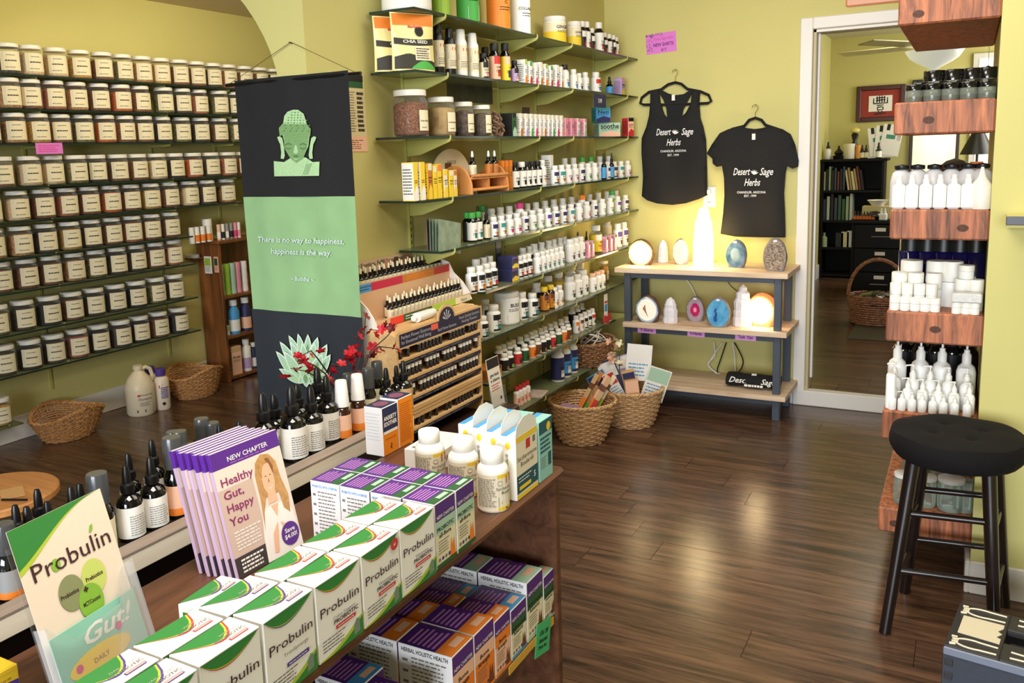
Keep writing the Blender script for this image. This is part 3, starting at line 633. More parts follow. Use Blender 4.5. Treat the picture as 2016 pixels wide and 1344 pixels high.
# ---- second shelf : pouches, coconut bottles, cartons
def pouch(w, h, lbl, loc, rz, word):
    r = thing('seed_pouch', lbl, 'pouch', loc, rz)
    prof = lambda v: .034*(1-v)**.7+.002
    m = MB()
    for sgn in (1, -1):
        m.grid(lambda u, v: (sgn*prof(v)*math.sin(PI*u)**.6, (u-.5)*w*(1-.04*math.sin(PI*v)), v*h), 14, 12, 0)
    ob('pouch_body', m.mesh('body', mat('pouch_foil', (236, 222, 150), .28)), r)
    q = MB(); T = None
    def warp(x, y):    # onto the bulged front
        u = x/w+.5; v = y/h; return (prof(v)*math.sin(PI*max(.02, min(.98, u)))**.6+.0012, x*(1-.04*math.sin(PI*v)), y)
    def strip(x0, x1, y0, y1, mi, f0=None, f1=None, nx=12, ny=3, lift=0):
        vv = [tuple(a+b for a, b in zip(warp(x0+(x1-x0)*i/nx, ((f0(i/nx) if f0 else y0)*(1-j/ny)+(f1(i/nx) if f1 else y1)*j/ny)), (lift, 0, 0))) for j in range(ny+1) for i in range(nx+1)]
        q.add(vv, [(j*(nx+1)+i, j*(nx+1)+i+1, (j+1)*(nx+1)+i+1, (j+1)*(nx+1)+i) for j in range(ny) for i in range(nx)], mi, True)
    W = w*.47
    strip(-W, W, h*.78, h*.98, 1); strip(-W, W, h*.43, h*.55, 2, lambda s: h*(.46-.03*math.sin(PI*s)), lambda s: h*(.57-.03*math.sin(PI*s)))
    strip(-W, W, .02*h, .3*h, 2, lambda s: h*.03, lambda s: h*(.30-.2*abs(s-.3)), lift=.0004); strip(-W*.3, W, .02*h, .1*h, 3, lambda s: h*.03, lambda s: h*(.05+.12*math.sin(PI*s)), lift=.001)
    strip(-W*.1, W*.75, h*.18, h*.42, 4, lift=.0016)
    tt = MB(); text(tt, word, 0, h*.475, h*.075, 5, 0, bold=.02, fit=w*.74); 
    tt.flat([(w*.1+.018*math.cos(a*PI/6), h*.68+.018*math.sin(a*PI/6)) for a in range(12)], 0, 6); text(tt, "Barlean's", w*.02, h*.74, h*.06, 7, .0004, bold=.03, fit=w*.55)
    scribble(tt, -W*.05, W*.7, h*.2, h*.4, 5, 6, .0024)
    o = len(q.v); q.v += [tuple(a+b for a, b in zip(warp(p[0], p[1]), (p[2]+.002, 0, 0))) for p in tt.v]
    for f_, mi in zip(tt.f, tt.m): q.f.append([a+o for a in f_]); q.m.append(mi); q.s.append(False)
    ob('print', q.mesh('print', [P('cream'), P('orange'), mat('seed_brown', (44, 40, 30), .6), P('green'), P('cream'), PAPER, INK, P('red')]), r)
zz = SZ['S2']+.0005
pouch(.17, .198, 'yellow stand-up seed pouch in front, on the second glass shelf', (XM+.150, yat(815, XM+.150, zz), zz), -.5, 'CHIA SEED')
pouch(.15, .19, 'second seed pouch, half behind the front one, second glass shelf', (XM+.080, yat(776, XM+.080, zz), zz), -.5, 'CHIA')
def squeeze(px, r, h, body, word, acc, desc):
    def b(): return MB().lathe([(r*.95, 0), (r, .006), (r, h*.72), (r*.8, h*.78), (r*.72, h*.80)], 18).mesh('body', BLACKP if body == 'black' else WHITE)
    def c(): return MB().lathe([(r*.76, h*.79), (r*.78, h*.8), (r*.70, h*.98), (r*.4, h), (0, h)], 18).mesh('cap', BLACKP if body == 'black' else CAPW)
    def l():
        m = MB().lathe([(r+.0004, h*.16), (r+.0004, h*.66)], 22); wrap(m, r+.0005, -.25, lambda t: (t.rect(-r*1.1, r*1.1, h*.36, h*.48, .0003, 1), text(t, word, 0, h*.38, h*.085, 3, .0006, bold=.02, fit=r*1.9), t.rect(-r*.4, r*.4, h*.54, h*.6, .0003, 2), scribble(t, -r*.8, r*.8, h*.2, h*.34, 4, 4, .0005)))
        return m.mesh('label', [P('cream'), P(acc), P('red'), PAPER, GREY])
    put('S2', px, desc, 'squeeze_bottle', 'bottle', [('bottle_body', cached(('sq', r, h, body), b)), ('cap', cached(('sqc', r, h, body), c)), ('label', cached(('sql', r, h, body, acc), l))], .13, 0, g(1))
squeeze(864, .0215, .19, 'black', 'FORTI', 'red', 'tall black bottle with red band'); squeeze(887, .0215, .18, 'black', 'COCONUT', 'black', 'tall black bottle with black band')
squeeze(908, .0245, .185, 'white', 'COCONUT', 'black', 'tall white bottle with black band'); squeeze(931, .0245, .18, 'white', 'COCONUT', 'black', 'tall white bottle with black band')
put('S2', 952, 'small black-lidded jar reading coconut', 'oil_jar', 'jar', pill_protos(.02, .105, 'black', 'cream', 'black', 'pink', 'black', 'COCO'), .14)
put('S2', 956, 'back-row black-lidded jar', 'oil_jar', 'jar', pill_protos(.02, .15, 'black', 'cream', 'cream', 'amber', 'black'), .06)
put('S2', 974, 'red-topped black-lidded bottle with green band', 'oil_bottle', 'bottle', pill_protos(.0235, .155, 'black', 'peach', 'red', 'red', 'black', 'CHIA'), .13)
put('S2', 995, 'yellow bottle with black cap and blue panel', 'oil_bottle', 'bottle', pill_protos(.0215, .165, 'black', 'yellow', 'peach', 'navy', 'black', 'C'), .13)
put('S2', 1013, 'short black bottle with lilac label', 'oil_bottle', 'bottle', pill_protos(.017, .10, 'black', 'lilac', 'black', 'peach', 'black'), .13)
for i, (px, w) in enumerate(((1026, .022), (1036, .024), (1047, .022), (1057, .024), (1067, .024), (1077, .022), (1089, .03), (1098, .018))):
    put('S2', px, 'slim white carton with fruit picture', CT, 'carton', carton_protos(w, .05, .108-.004*(i % 3), 'white', ['lime', 'green', 'white', 'cream'][i % 4], ['orange', 'red', 'magenta', 'amber'][i % 4], 'kids', 'white'), .13, 0, g(1))
for i, (px, c, bd, pc) in enumerate(((1112, 'black', 'white', 'blue'), (1129, 'white', 'white', 'blue'), (1139, 'white', 'white', 'navy'), (1152, 'white', 'white', 'blue'), (1173, 'white', 'red', 'blue'))):
    put('S2', px, f'white bottle with blue base, {c} cap', PB, 'bottle', pill_protos(.021+.006*(i == 4), [.12, .105, .09, .1, .11][i], c, 'white', bd, pc), .13, 0, g(1))
put('S2', 1200, 'dark dropper bottle with blue label', DB, 'bottle', dropper_protos(.021, .1, 'black', 'black', 'blue', 'navy'), .13)
put('S2', 1219, 'lilac and yellow carton', CT, 'carton', carton_protos(.05, .05, .1, 'lilac', 'pink', 'yellow', 'sleep', 'lilac'), .13)
place('S2', 1)
# ---- third shelf
def herb(name, a, b, sc=60): return mat(name, a, .8, dark=b, var=.5, vscale=sc, bump=.6)
H_GR = herb('brown_granules', (170, 110, 70), (74, 40, 26), 160); H_GD = herb('tan_powder', (196, 168, 110), (150, 110, 60), 20); H_WD = herb('dried_roots', (120, 96, 76), (40, 30, 24), 60)
for px, r_, h_, M, wd, ds_ in ((809, .064, .165, H_GR, 'Soap Nuts', 'large white-lidded jar of brown granules'), (869, .054, .148, H_GD, "Lion's Mane Mushroom", "white-lidded jar of tan slices"), (913, .04, .136, H_WD, 'Reishi Mushroom', 'white-lidded jar of dark roots'), (948, .04, .128, H_WD, 'Turkey Tail Mushroom', 'smaller white-lidded jar of dark roots')):
    put('S3', px, ds_, 'storage_jar', 'jar', jar_protos(r_, h_, M, 'white', (min(.05, r_*1.05), .072), wd), .105, -.1)
def roots():
    m = MB(); R_ = random.Random(5)
    for i in range(26):
        a, b, c = R_.uniform(-.018, .018), R_.uniform(-.02, .02), R_.uniform(.012, .095); q = R_.uniform(.008, .013); ax = R_.random()*3
        m.tube([(a+q*math.cos(t*PI/4+ax), b+q*math.sin(t*PI/4)*math.cos(ax), c+q*math.sin(t*PI/4)) for t in range(8)], .0045, 6, closed=True)
    return m.mesh('rings', herb('dried_reishi', (150, 116, 90), (60, 40, 30), 90))
t = thing('dried_mushroom_bundle', 'heap of curled dried mushroom pieces beside the storage jars, third glass shelf', 'mushrooms', (XM+.14, yat(978, XM+.14, SZ['S3']), SZ['S3']))
ob('dried_rings', roots(), t, kind='stuff')
put('S3', 1001, 'dark green pattern carton', CT, 'carton', carton_protos(.036, .06, .1, 'dkgreen', 'black', 'mint', 'TEA', 'black'), .13)
for i, px in enumerate((1017, 1028, 1038, 1047, 1056, 1064, 1073, 1081, 1090, 1098)):
    put('S3', px, 'narrow white herb tincture carton', CT, 'carton', carton_protos(.0215, .05, .1, 'white', 'cream', ['amber', 'lilac', 'green', 'magenta', 'peach'][i % 5], 'tea', 'white'), .13, 0, g(2))
for i, px in enumerate((1107, 1119, 1131, 1144)):
    put('S3', px, 'pale pink carton', CT, 'carton', carton_protos(.029, .05, .09, 'white' if i > 1 else 'pink', 'pink', 'mint' if i > 1 else 'pink', 'Bio', 'pink'), .13, 0, g(2))
put('S3', 1195, 'wide mint green eye-pillow box', CT, 'carton', carton_protos(.128, .07, .075, 'mint', 'mint', 'peach', 'soothe', 'mint'), .13, -.75)
put('S3', 1183, 'blue sinus rinse box stacked on the mint box', CT, 'carton', carton_protos(.085, .06, .08, 'blue', 'teal', 'navy', 'Neti', 'teal'), .12, -.75, z=.0762)
put('S3', 1210, 'amber bottle with white cap behind the mint box', 'syrup_bottle', 'bottle', pill_protos(.025, .15, 'white', 'black', 'black', 'brown', 'amber'), .04)
put('S3', 1236, 'orange and cream fruit carton', CT, 'carton', carton_protos(.045, .05, .105, 'peach', 'black', 'red', 'Joint', 'red'), .172, -.4)
place('S3', 2)
a, b = at(1166, 176, X=XM+.196), at(1190, 205, X=XM+.196)
m = MB().box(0, .0015, 0, b.y-a.y, 0, a.z-b.z); text(m, '3.99', (b.y-a.y)/2, (a.z-b.z)*.35, .03, 1, .0004, bold=.02, T=F_X((.0016, 0, 0)))
ob('price_card', m.mesh('card', [P('navy'), PAPER]), None, (XM+.2025, a.y, SZ['S2']-.012-(a.z-b.z)), label='dark blue price card clipped under the second glass shelf', cat='price card')
a, b = at(1033, 196, X=XM+.06), at(1058, 222, X=XM+.06)
ob('leaflet', MB().box(0, .004, 0, .07, 0, .14).mesh('leaf', mat('dark_leaflet', (66, 40, 36), .4, var=.5, vscale=40)), None, (XM+.03, a.y, SZ['S3']+.0005), (0, .12, 0), label='dark glossy leaflet leaning behind the tincture cartons, third glass shelf', cat='leaflet')
a, b = at(879, 157, X=XM), at(969, 205, X=XM)
ob('wall_poster', MB().box(.001, .003, 0, b.y-a.y, 0, a.z-b.z).mesh('p', mat('dark_poster', (70, 70, 62), .4, var=.6, vscale=22)), None, (XM, a.y, b.z), label='dark grey poster on the wall behind the storage jars', cat='poster')
# ---- fourth shelf
YO = [('yellow', 'white', .028), ('yellow', 'white', .028), ('amber', 'cream', .026), ('yellow', 'cream', .024), ('yellow', 'orange', .026), ('cream', 'yellow', .026), ('yellow', 'cream', .026), ('cream', 'amber', .022)]
for i, (px, hh) in enumerate(((808, .135), (822, .135), (836, .13), (846, .12), (855, .125), (867, .105), (878, .1), (886, .1))):
    a, b, w = YO[i]; put('S4', px, 'yellow and white remedy carton', CT, 'carton', carton_protos(w, .05, hh, a, b if i > 1 else 'yellow', 'white' if i < 2 else 'yellow', 'RESCUE' if i > 1 else None, 'white' if i < 2 else 'yellow'), .165, 0, g(3))
for i, px in enumerate((979, 987, 995)):
    put('S4', px, 'amber orange remedy carton', CT, 'carton', carton_protos(.024, .06, .125, 'amber', 'orange', 'amber', 'pet', 'orange'), .12, 0, g(3))
for i, px in enumerate((1013, 1027, 1037, 1047, 1058)):
    put('S4', px, 'black-capped white bottle', PB, 'bottle', pill_protos(.022, .115, 'black' if i != 1 else 'white', 'white', 'white', 'black', 'black', 'PURE'), .13, 0, g(3))
put('S4', 1067, 'tall white bottle', PB, 'bottle', pill_protos(.021, .118, 'white', 'white', 'white', 'peach'), .13, 0, g(3))
put('S4', 1078, 'tall white carton', CT, 'carton', carton_protos(.03, .05, .14, 'white', 'white', 'peach', 'Thyro', 'white'), .1)
def mixed(sh, px0, px1, n, dx, hs, cols, gi, row, r=.0225):
    for i in range(n):
        cap, bd, pc, nm = cols[(i*5+i//3) % len(cols)]; h_ = hs[(i*3) % len(hs)]
        put(sh, px0+(px1-px0)*i/(n-1), f'{row}white bottle with {nm} label', PB, 'bottle', pill_protos(r, h_, cap, 'white', bd, pc), dx+random.uniform(-.006, .006), random.uniform(-.15, .15), g(gi))
COLS = [('white', 'navy', 'amber', 'navy'), ('white', 'purple', 'brown', 'purple'), ('white', 'white', 'green', 'green-print'), ('white', 'navy', 'black', 'navy'), ('white', 'white', 'magenta', 'pink-print'), ('white', 'teal', 'amber', 'teal')]
mixed('S4', 1092, 1248, 13, .15, [.09, .095, .105], COLS, 3, '', .021)
mixed('S4', 1112, 1250, 9, .07, [.12, .125, .13], [('white', 'purple', 'amber', 'purple'), ('green', 'white', 'green', 'green-capped'), ('white', 'navy', 'brown', 'navy')], 3, 'back-row ', .021)
for px in (1189, 1204): put('S4', px, 'slim black dropper bottle', DB, 'bottle', dropper_protos(.014, .14, 'black', 'black', 'blue', 'blue'), .172, 0, g(3))
place('S4', 3)
# semicircular wooden remedy stand on the fourth shelf
WD = wood('honey_wood', (226, 160, 92), (190, 118, 60), 'z', 10, .45)
X0 = XM+.12; ya, yb = yat(896, X0, 1.3), yat(972, X0, 1.3); L_ = yb-ya
t = thing('remedy_stand', 'honey-coloured wooden remedy stand with rounded ends on the fourth glass shelf', 'stand', (X0, ya, SZ['S4']+.0005))
end = [(.075*math.cos(a), .02+.095*math.sin(a)) for a in [PI*i/14 for i in range(15)]]+[(-.075, 0), (.075, 0)]
em = MB().prism(end, 0, .012, 0, frame((0, .012, 0), (1, 0, 0), (0, 0, 1))).mesh('end', WD, .002)
ob('end_panel', em, t); ob('end_panel', em, t, (0, L_-.012, 0))
ob('shelf_board', MB().box(-.05, .07, .012, L_-.012, .058, .068).mesh('b', WD, .001), t); ob('shelf_board', MB().box(-.05, .07, .012, L_-.012, .012, .022).mesh('b', WD, .001), t)
ob('rail', MB().tube([(.072, .012, .072), (.072, L_-.012, .072)], .006, 8).mesh('r', WD), t); ob('rail', MB().tube([(.072, .012, .018), (.072, L_-.012, .018)], .006, 8).mesh('r', WD), t); ob('divider', MB().box(-.03, .066, L_/2-.004, L_/2+.004, .022, .058).mesh('d', WD), t)
bd = MB().prism([(L_*.46*math.cos(a)+L_*.2, .07+.11*math.sin(a)) for a in [PI*i/18 for i in range(19)]], 0, .004, 0, F_X((-.055, 0, 0))).rect(-.02, .03, .09, .125, .0045, 1, F_X((-.055, L_*.1, 0)))
text(bd, 'RESCUE', L_*.2, .12, .02, 2, .005, T=F_X((-.055, 0, 0))); ob('header_board', bd.mesh('h', [P('cream'), P('brown'), GREY]), t)
for i, fy in enumerate((.2, .66, .84)): spawn(dropper_protos(.0155, .1, 'black', 'white', 'amber' if i else 'cream', 'cream'), DB, f'white-bulbed remedy bottle on the wooden stand, {od(i)} from the yellow cartons', 'bottle', (X0+.04, ya+.015+(L_-.03)*fy, SZ['S4']+.0692), 0, 'remedy bottles on the wooden stand')
# ---- fifth shelf
r = thing('leaflet_stack', 'fanned green leaflets at the banner end of the fifth glass shelf', 'leaflets', (XM+.15, SY0['S5']+.01, SZ['S5']+.0005), 0)
LM = [mat('green_leaflet', (140, 160, 136), .35, var=.35, vscale=30), mat('plum_leaflet', (130, 100, 110), .35, var=.35, vscale=30)]
for i in range(5): ob('leaflet', cached(('lf', i == 4), lambda: MB().box(0, .003, 0, .155, 0, .118).mesh('l', LM[i == 4])), r, (-.016*i+.03, .006*i, 0), (-.18+.0*i, -.06, .06*i))
for i, px in enumerate((921, 929, 940)): put('S5', px, 'green-capped clear bottle', PB, 'bottle', pill_protos(.021, .118, 'green', 'white' if i else 'black', 'white', 'teal', 'black', 'LIV'), .14-.02*(i == 0), 0, g(4))
for i, px in enumerate((941, 958)): put('S5', px, 'black dropper bottle', DB, 'bottle', dropper_protos(.015, .135, 'black', 'black', 'cream', 'green'), .09+.06*i, 0, g(4))
put('S5', 951, 'green-capped bottle in the back row', PB, 'bottle', pill_protos(.021, .13, 'green', 'lime', 'white', 'green'), .07, 0, g(4))
mixed('S5', 971, 1246, 19, .155, [.088, .094, .1], COLS, 4, '', .0215)
mixed('S5', 968, 1248, 17, .09, [.115, .12, .128], [('white', 'purple', 'brown', 'purple'), ('white', 'navy', 'amber', 'navy'), ('white', 'purple', 'magenta', 'plum')], 4, 'back-row ', .0215)
put('S5', 1024, 'magenta-topped white bottle', PB, 'bottle', pill_protos(.022, .125, 'magenta', 'white', 'white', 'magenta'), .12, 0, g(4)); put('S5', 1146, 'orange-topped white bottle', PB, 'bottle', pill_protos(.023, .12, 'orange', 'white', 'white', 'orange'), .125, 0, g(4)); put('S5', 1205, 'green-topped white bottle', PB, 'bottle', pill_protos(.022, .118, 'green', 'white', 'lime', 'lime'), .12, 0, g(4))
place('S5', 4)
# ---- sixth shelf : orange/black labels, purple boxes, teal labels
for i, (px, dx, c) in enumerate(((928, .16, 'amber'), (944, .17, 'orange'), (957, .165, 'orange'), (969, .165, 'red'))): put('S6', px, 'white bottle with black and orange label', PB, 'bottle', pill_protos(.0235, .105, 'white', 'white', 'black', c, 'white', 'BONE'), dx, 0, g(5))
for i, px in enumerate((938, 952, 964)): put('S6', px, 'back-row white bottle, black label', PB, 'bottle', pill_protos(.0235, .118, 'white', 'white', 'black', 'amber'), .1, 0, g(5))
put('S6', 982, 'grey leaflet holder card', 'display_card', 'card', carton_protos(.05, .004, .16, 'navy', 'grey', 'grey', 'YEAST'), .04)
put('S6', 1000, 'lower purple and yellow carton', CT, 'carton', carton_protos(.06, .07, .055, 'navy', 'purple', 'yellow', 'CLEAR', 'navy'), .145)
put('S6', 1000, 'upper purple and yellow carton', CT, 'carton', carton_protos(.06, .07, .05, 'navy', 'purple', 'yellow', 'CLEAR', 'navy'), .145, z=.0562)
for i, px in enumerate((1022, 1031, 1040)): put('S6', px, 'white bottle with black and red label', PB, 'bottle', pill_protos(.02, .1, 'white', 'white', 'black', 'red'), .16, 0, g(5))
for i, px in enumerate((1030, 1042)): put('S6', px, 'back-row bottle with red label', PB, 'bottle', pill_protos(.021, .115, 'white', 'white', 'black', 'red'), .09, 0, g(5))
for i, px in enumerate((1057, 1067, 1076, 1085, 1094, 1103)): put('S6', px, 'white bottle with teal label', PB, 'bottle', pill_protos(.0205, .095, 'white', 'white', 'white', 'teal'), .165, 0, g(5))
for i, px in enumerate((1052, 1066, 1080, 1090, 1102, 1110)): put('S6', px, 'back-row white bottle, teal label', PB, 'bottle', pill_protos(.023, .122, 'white', 'white', 'white', 'teal'), .095, 0, g(5))
for i, px in enumerate((1122, 1132, 1142)): put('S6', px, 'large white bottle, dark print', PB, 'bottle', pill_protos(.026, .115, 'white', 'white', 'white', 'navy'), .15, 0, g(5))
for i, px in enumerate((1138, 1155)): put('S6', px, 'black dropper bottle', DB, 'bottle', dropper_protos(.016, .13, 'black', 'black', 'cream', 'cream'), .1+.03*i, 0, g(5))
put('S6', 1173, 'big amber-filled bottle with white cap', PB, 'bottle', pill_protos(.034, .15, 'white', 'yellow', 'white', 'orange', 'clear', 'OIL'), .13)
for i, px in enumerate((1154, 1162, 1189, 1198, 1206)): put('S6', px, 'slim pink and white carton', CT, 'carton', carton_protos(.02, .04, .085, 'white', 'black', 'pink', None, 'pink'), .165, 0, g(5))
for i, px in enumerate((1216, 1228)): put('S6', px, 'large white bottle with purple label', PB, 'bottle', pill_protos(.026, .135, 'white', 'white', 'purple', 'brown'), .15, 0, g(5))
put('S6', 1196, 'back-row clear jar with pale lid', PB, 'bottle', pill_protos(.026, .16, 'white', 'cream', 'cream', 'mint'), .06, 0, g(5))
place('S6', 5)
# ---- seventh shelf
for px, r_, h_, pc, dx, ds_ in ((950, .024, .09, 'teal', .165, 'small white bottle, teal label'), (955, .027, .13, 'teal', .09, 'white bottle, teal label'), (972, .030, .115, 'teal', .15, 'white bottle, teal label')):
    put('S7', px, ds_, PB, 'bottle', pill_protos(r_, h_, 'white', 'white', 'black', pc), dx)
put('S7', 997, 'huge wide white tub with dark print', 'powder_tub', 'tub', tub_protos(.058, .14, 'white', 'white', 'white', 'navy', 'BULK'), .11)
for px, r_, h_, dx in ((1027, .029, .125, .14), (1048, .027, .108, .155), (1057, .026, .13, .10)): put('S7', px, 'white bottle with teal arrow label', PB, 'bottle', pill_protos(r_, h_, 'white', 'white', 'black', 'teal'), dx, 0, g(6))
for px, dx in ((1072, .15), (1084, .15)): put('S7', px, 'amber bottle with yellow label', PB, 'bottle', pill_protos(.022, .115, 'yellow', 'amber', 'brown', 'yellow', 'amber'), dx, 0, g(6))
for px, dx in ((1091, .16), (1101, .155)): put('S7', px, 'white bottle with orange fruit label', PB, 'bottle', pill_protos(.021, .1, 'white', 'white', 'white', 'orange'), dx, 0, g(6))
for px in (1079, 1100): put('S7', px, 'back-row yellow bottle with white cap', PB, 'bottle', pill_protos(.03, .14, 'white', 'yellow', 'yellow', 'orange', 'clear'), .08, 0, g(6))
for px in (1121, 1135, 1147): put('S7', px, 'big white bottle with green emblem', PB, 'bottle', pill_protos(.031, .12+.012*(px > 1140), 'white', 'white', 'white', 'dkgreen'), .14, 0, g(6))
for px in (1124, 1142): put('S7', px, 'back-row cream-capped bottle', PB, 'bottle', pill_protos(.03, .15, 'cream', 'cream', 'cream', 'tan'), .07, 0, g(6))
for px in (1166, 1176, 1184): put('S7', px, 'pinkish white bottle with green emblem', PB, 'bottle', pill_protos(.022, .1, 'peach', 'white', 'white', 'dkgreen'), .155, 0, g(6))
put('S7', 1189, 'amber jar of capsules with steel lid', 'capsule_jar', 'jar', jar_protos(.027, .12, herb('yellow_capsules', (220, 170, 60), (130, 90, 20), 90), 'cream', (.03, .05)), .08)
place('S7', 6)
# ---- eighth shelf : small bottles with dark labels
A8 = [('black', 'amber', 'black and amber'), ('brown', 'tan', 'brown'), ('orange', 'red', 'orange'), ('dkgreen', 'black', 'dark green'), ('red', 'black', 'red'), ('black', 'lime', 'black and green')]
for i, px in enumerate((993, 1003, 1019, 1033, 1047, 1058, 1068, 1077, 1087, 1099, 1109, 1118)):
    a_, b_, nm = A8[(i*5) % 6]; put('S8', px, f'small bottle with {nm} label', PB, 'bottle', pill_protos(.019, .078, 'white', a_, a_, b_), .165, 0, g(7))
for i, px in enumerate((982, 991, 1002, 1010, 1024, 1036, 1046, 1053, 1064, 1072, 1083, 1092, 1104, 1114)):
    a_, b_, nm = A8[(i*4+1) % 6]; put('S8', px, f'back-row small bottle, {nm} label', PB, 'bottle', pill_protos(.0195, .09, 'cream', a_, a_, b_), .10, 0, g(7))
for i, px in enumerate((1134, 1143, 1151, 1159, 1166)):
    a_, b_, nm = A8[(i*5+2) % 6]; put('S8', px, f'small bottle with {nm} label', PB, 'bottle', pill_protos(.018, .09, 'white', 'white', a_, b_), .14, 0, g(7))
for i, px in enumerate((1126, 1136, 1145)): put('S8', px, 'back-row bottle with pale lid', PB, 'bottle', pill_protos(.02, .11, 'cream', 'black', 'black', 'tan'), .06, 0, g(7))
place('S8', 7)
p = at(992, 742, X=XM+.2)
spawn(carton_protos(.11, .09, .05, 'amber', 'amber', 'tan', 'SOAP', 'amber'), 'soap_box', 'ochre yellow box at the near end of the eighth glass shelf', 'box', (XM+.15, 3.06, SZ['S8']+.0006))
# ---- ninth shelf
for i, (px, c) in enumerate(((1098, 'navy'), (1112, 'cream'), (1127, 'blue'))):
    put('S9', px, ['dark blue', 'yellow-topped', 'sky blue'][i]+' magnesium powder bottle', 'powder_bottle', 'bottle', pill_protos(.033-.002*i, .185, ['white', 'yellow', 'white'][i], c if i != 1 else 'blue', 'navy', 'white', 'white', 'CALM'), .14, -.1, g(8))
for i in range(4): put('S9', 1017+7*i, 'red-capped pale bottle', PB, 'bottle', pill_protos(.015, .09, 'red', 'peach', 'white', 'pink'), .15, 0, g(8))
place('S9', 8)
ob('leaflet_pile', MB().box(-.04, .04, -.06, .06, 0, .006).box(-.03, .045, -.05, .05, .006, .009).mesh('l', mat('pale_leaflet', (206, 186, 172), .5, var=.3, vscale=30)), None, (XM+.15, yat(1057, XM+.15, SZ['S9']), SZ['S9']+.0006), (0, 0, .2), label='small pile of pale leaflets on the ninth glass shelf', cat='leaflets')
# ================================================================== the wall of herb jars
HERBS = [('green herbs', (150, 140, 76), (84, 82, 40)), ('tan roots', (222, 174, 116), (160, 104, 58)), ('dark leaves', (92, 72, 48), (44, 36, 24)), ('orange petals', (238, 126, 34), (180, 78, 20)), ('pale powder', (240, 214, 176), (216, 184, 142)),
         ('brown bark', (164, 104, 62), (92, 54, 32)), ('yellow flowers', (230, 186, 84), (160, 120, 44)), ('pinkish spice', (216, 138, 102), (150, 80, 56)), ('black seeds', (44, 34, 28), (18, 14, 12))]
HM = [herb('herb_'+a.replace(' ', '_'), b, c, 70+10*i) for i, (a, b, c) in enumerate(HERBS)]
ROWS = [(2.037, [2.748, 2.866, 3.01, 3.15, 3.288, 3.423, 3.557, 3.691, 3.828, 3.963, 4.099, 4.229, 4.37, 4.505, 4.635], [2, 4, 4, 6, 5, 0, 1, 6, 5, 5, 2, 7, 5, 5, 8]),
        (1.868, [2.727, 2.845, 2.975, 3.11, 3.25, 3.386, 3.52, 3.691, 3.828, 3.964, 4.128, 4.265, 4.40], [1, 5, 7, 1, 5, 3, 5, 0, 2, 7, 0, 2, 5]),
        (1.697, [2.60, 2.735, 2.865, 2.995, 3.13, 3.262, 3.39, 3.52, 3.659, 3.809, 3.957, 4.112, 4.26, 4.40], [2, 1, 6, 5, 0, 3, 5, 5, 8, 0, 2, 5, 0, 5]),
        (1.482, [2.645, 2.79, 2.924, 3.058, 3.189, 3.324, 3.458, 3.592, 3.73, 3.876, 4.013, 4.155, 4.3], [5, 4, 4, 0, 8, 5, 5, 4, 8, 3, 2, 7, 5]),
        (1.311, [2.56, 2.704, 2.849, 2.986, 3.121, 3.258, 3.393, 3.528, 3.669, 3.821, 3.958, 4.137], [4, 4, 5, 7, 5, 3, 5, 6, 5, 4, 2, 1]),
        (1.132, [2.56, 2.702, 2.842, 2.978, 3.112, 3.245, 3.38, 3.515, 3.655], [1, 1, 2, 6, 2, 5, 7, 5, 5]),
        (.963, [2.57, 2.711, 2.848, 2.984, 3.118, 3.252, 3.386, 3.52, 3.66], [5, 5, 5, 1, 0, 2, 2, 5, 7]),
        (.754, [2.53, 2.672, 2.812, 2.952, 3.089, 3.228, 3.364, 3.503, 3.64], [0, 2, 8, 5, 2, 2, 8, 0, 2]),
        (.547, [2.54, 2.681, 2.819, 2.957, 3.094, 3.230, 3.365, 3.505, 3.65], [2, 8, 2, 7, 8, 2, 8, 5, 8])]
JB = bracket(.17, .016)
for i, (zt_, ys, hc) in enumerate(ROWS):
    z = zt_-.1535; y1 = (4.72 if i == 0 else 4.72 if i < 5 else 3.76)
    r = thing('jar_shelf', f'{SN[i]} glass shelf down the wall of herb jars', 'shelf', (XJ, 2.0, z), 0, 'glass shelves of the jar wall')
    ob('glass_panel', MB().box(.01, .20, 0, y1-2.0, -.008, 0).mesh('p', SHGLASS), r); ob('glass_edge', MB().box(.20, .2006, 0, y1-2.0, -.0085, .0003).mesh('e', GL_EDGE), r)
    for b in (2.86, 3.67, 4.18):
        if b < y1: ob('bracket', JB, r, (.008, b-2.0, -.0086))
    cnt = {}
    order = list(zip(ys, hc))
    for y, h in reversed(order):
        nm = HERBS[h][0]; k = cnt.get(nm, 0); cnt[nm] = k+1; tot = hc.count(h)
        lab = f'white-lidded jar of {nm}, ' + (f'the only such jar on the {SN[i]} jar shelf' if tot == 1 else f'{od(k)} such jar from the bookcase, {SN[i]} jar shelf')
        spawn(jar_protos(.0595, .152, HM[h], 'white', (.098, .092)), 'herb_jar', lab, 'jar', (XJ+.128+random.uniform(-.006, .006), y, z+.0005), -.3+random.uniform(-.14, .14), f'herb jars on the {SN[i]} jar shelf')
for y in (2.86, 3.67, 4.18):
    m = MB().box(0, .008, -.008, .008, 0, 1.8 if y < 4 else 1.1); ob('shelf_standard', m.mesh('st', GREENBR), None, (XJ, y, .22 if y < 4 else .95), label=f'olive shelf standard, {ORD[[2.86, 3.67, 4.18].index(y)]} along the jar wall', cat='standard', group='jar wall standards')
r = thing('jar_shelf', 'short glass shelf just above the floor at the near end of the jar wall', 'shelf', (XJ, 2.0, .145)); ob('glass_panel', MB().box(.01, .2, 0, .56, -.008, 0).mesh('p', SHGLASS), r); ob('bracket', JB, r, (.008, .5, -.0086))
spawn(jar_protos(.05, .14, HM[6], 'white', (.085, .08)), 'herb_jar', 'white-lidded jar of yellow flowers alone just above the floor', 'jar', (XJ+.13, 2.49, .1455), -.3)
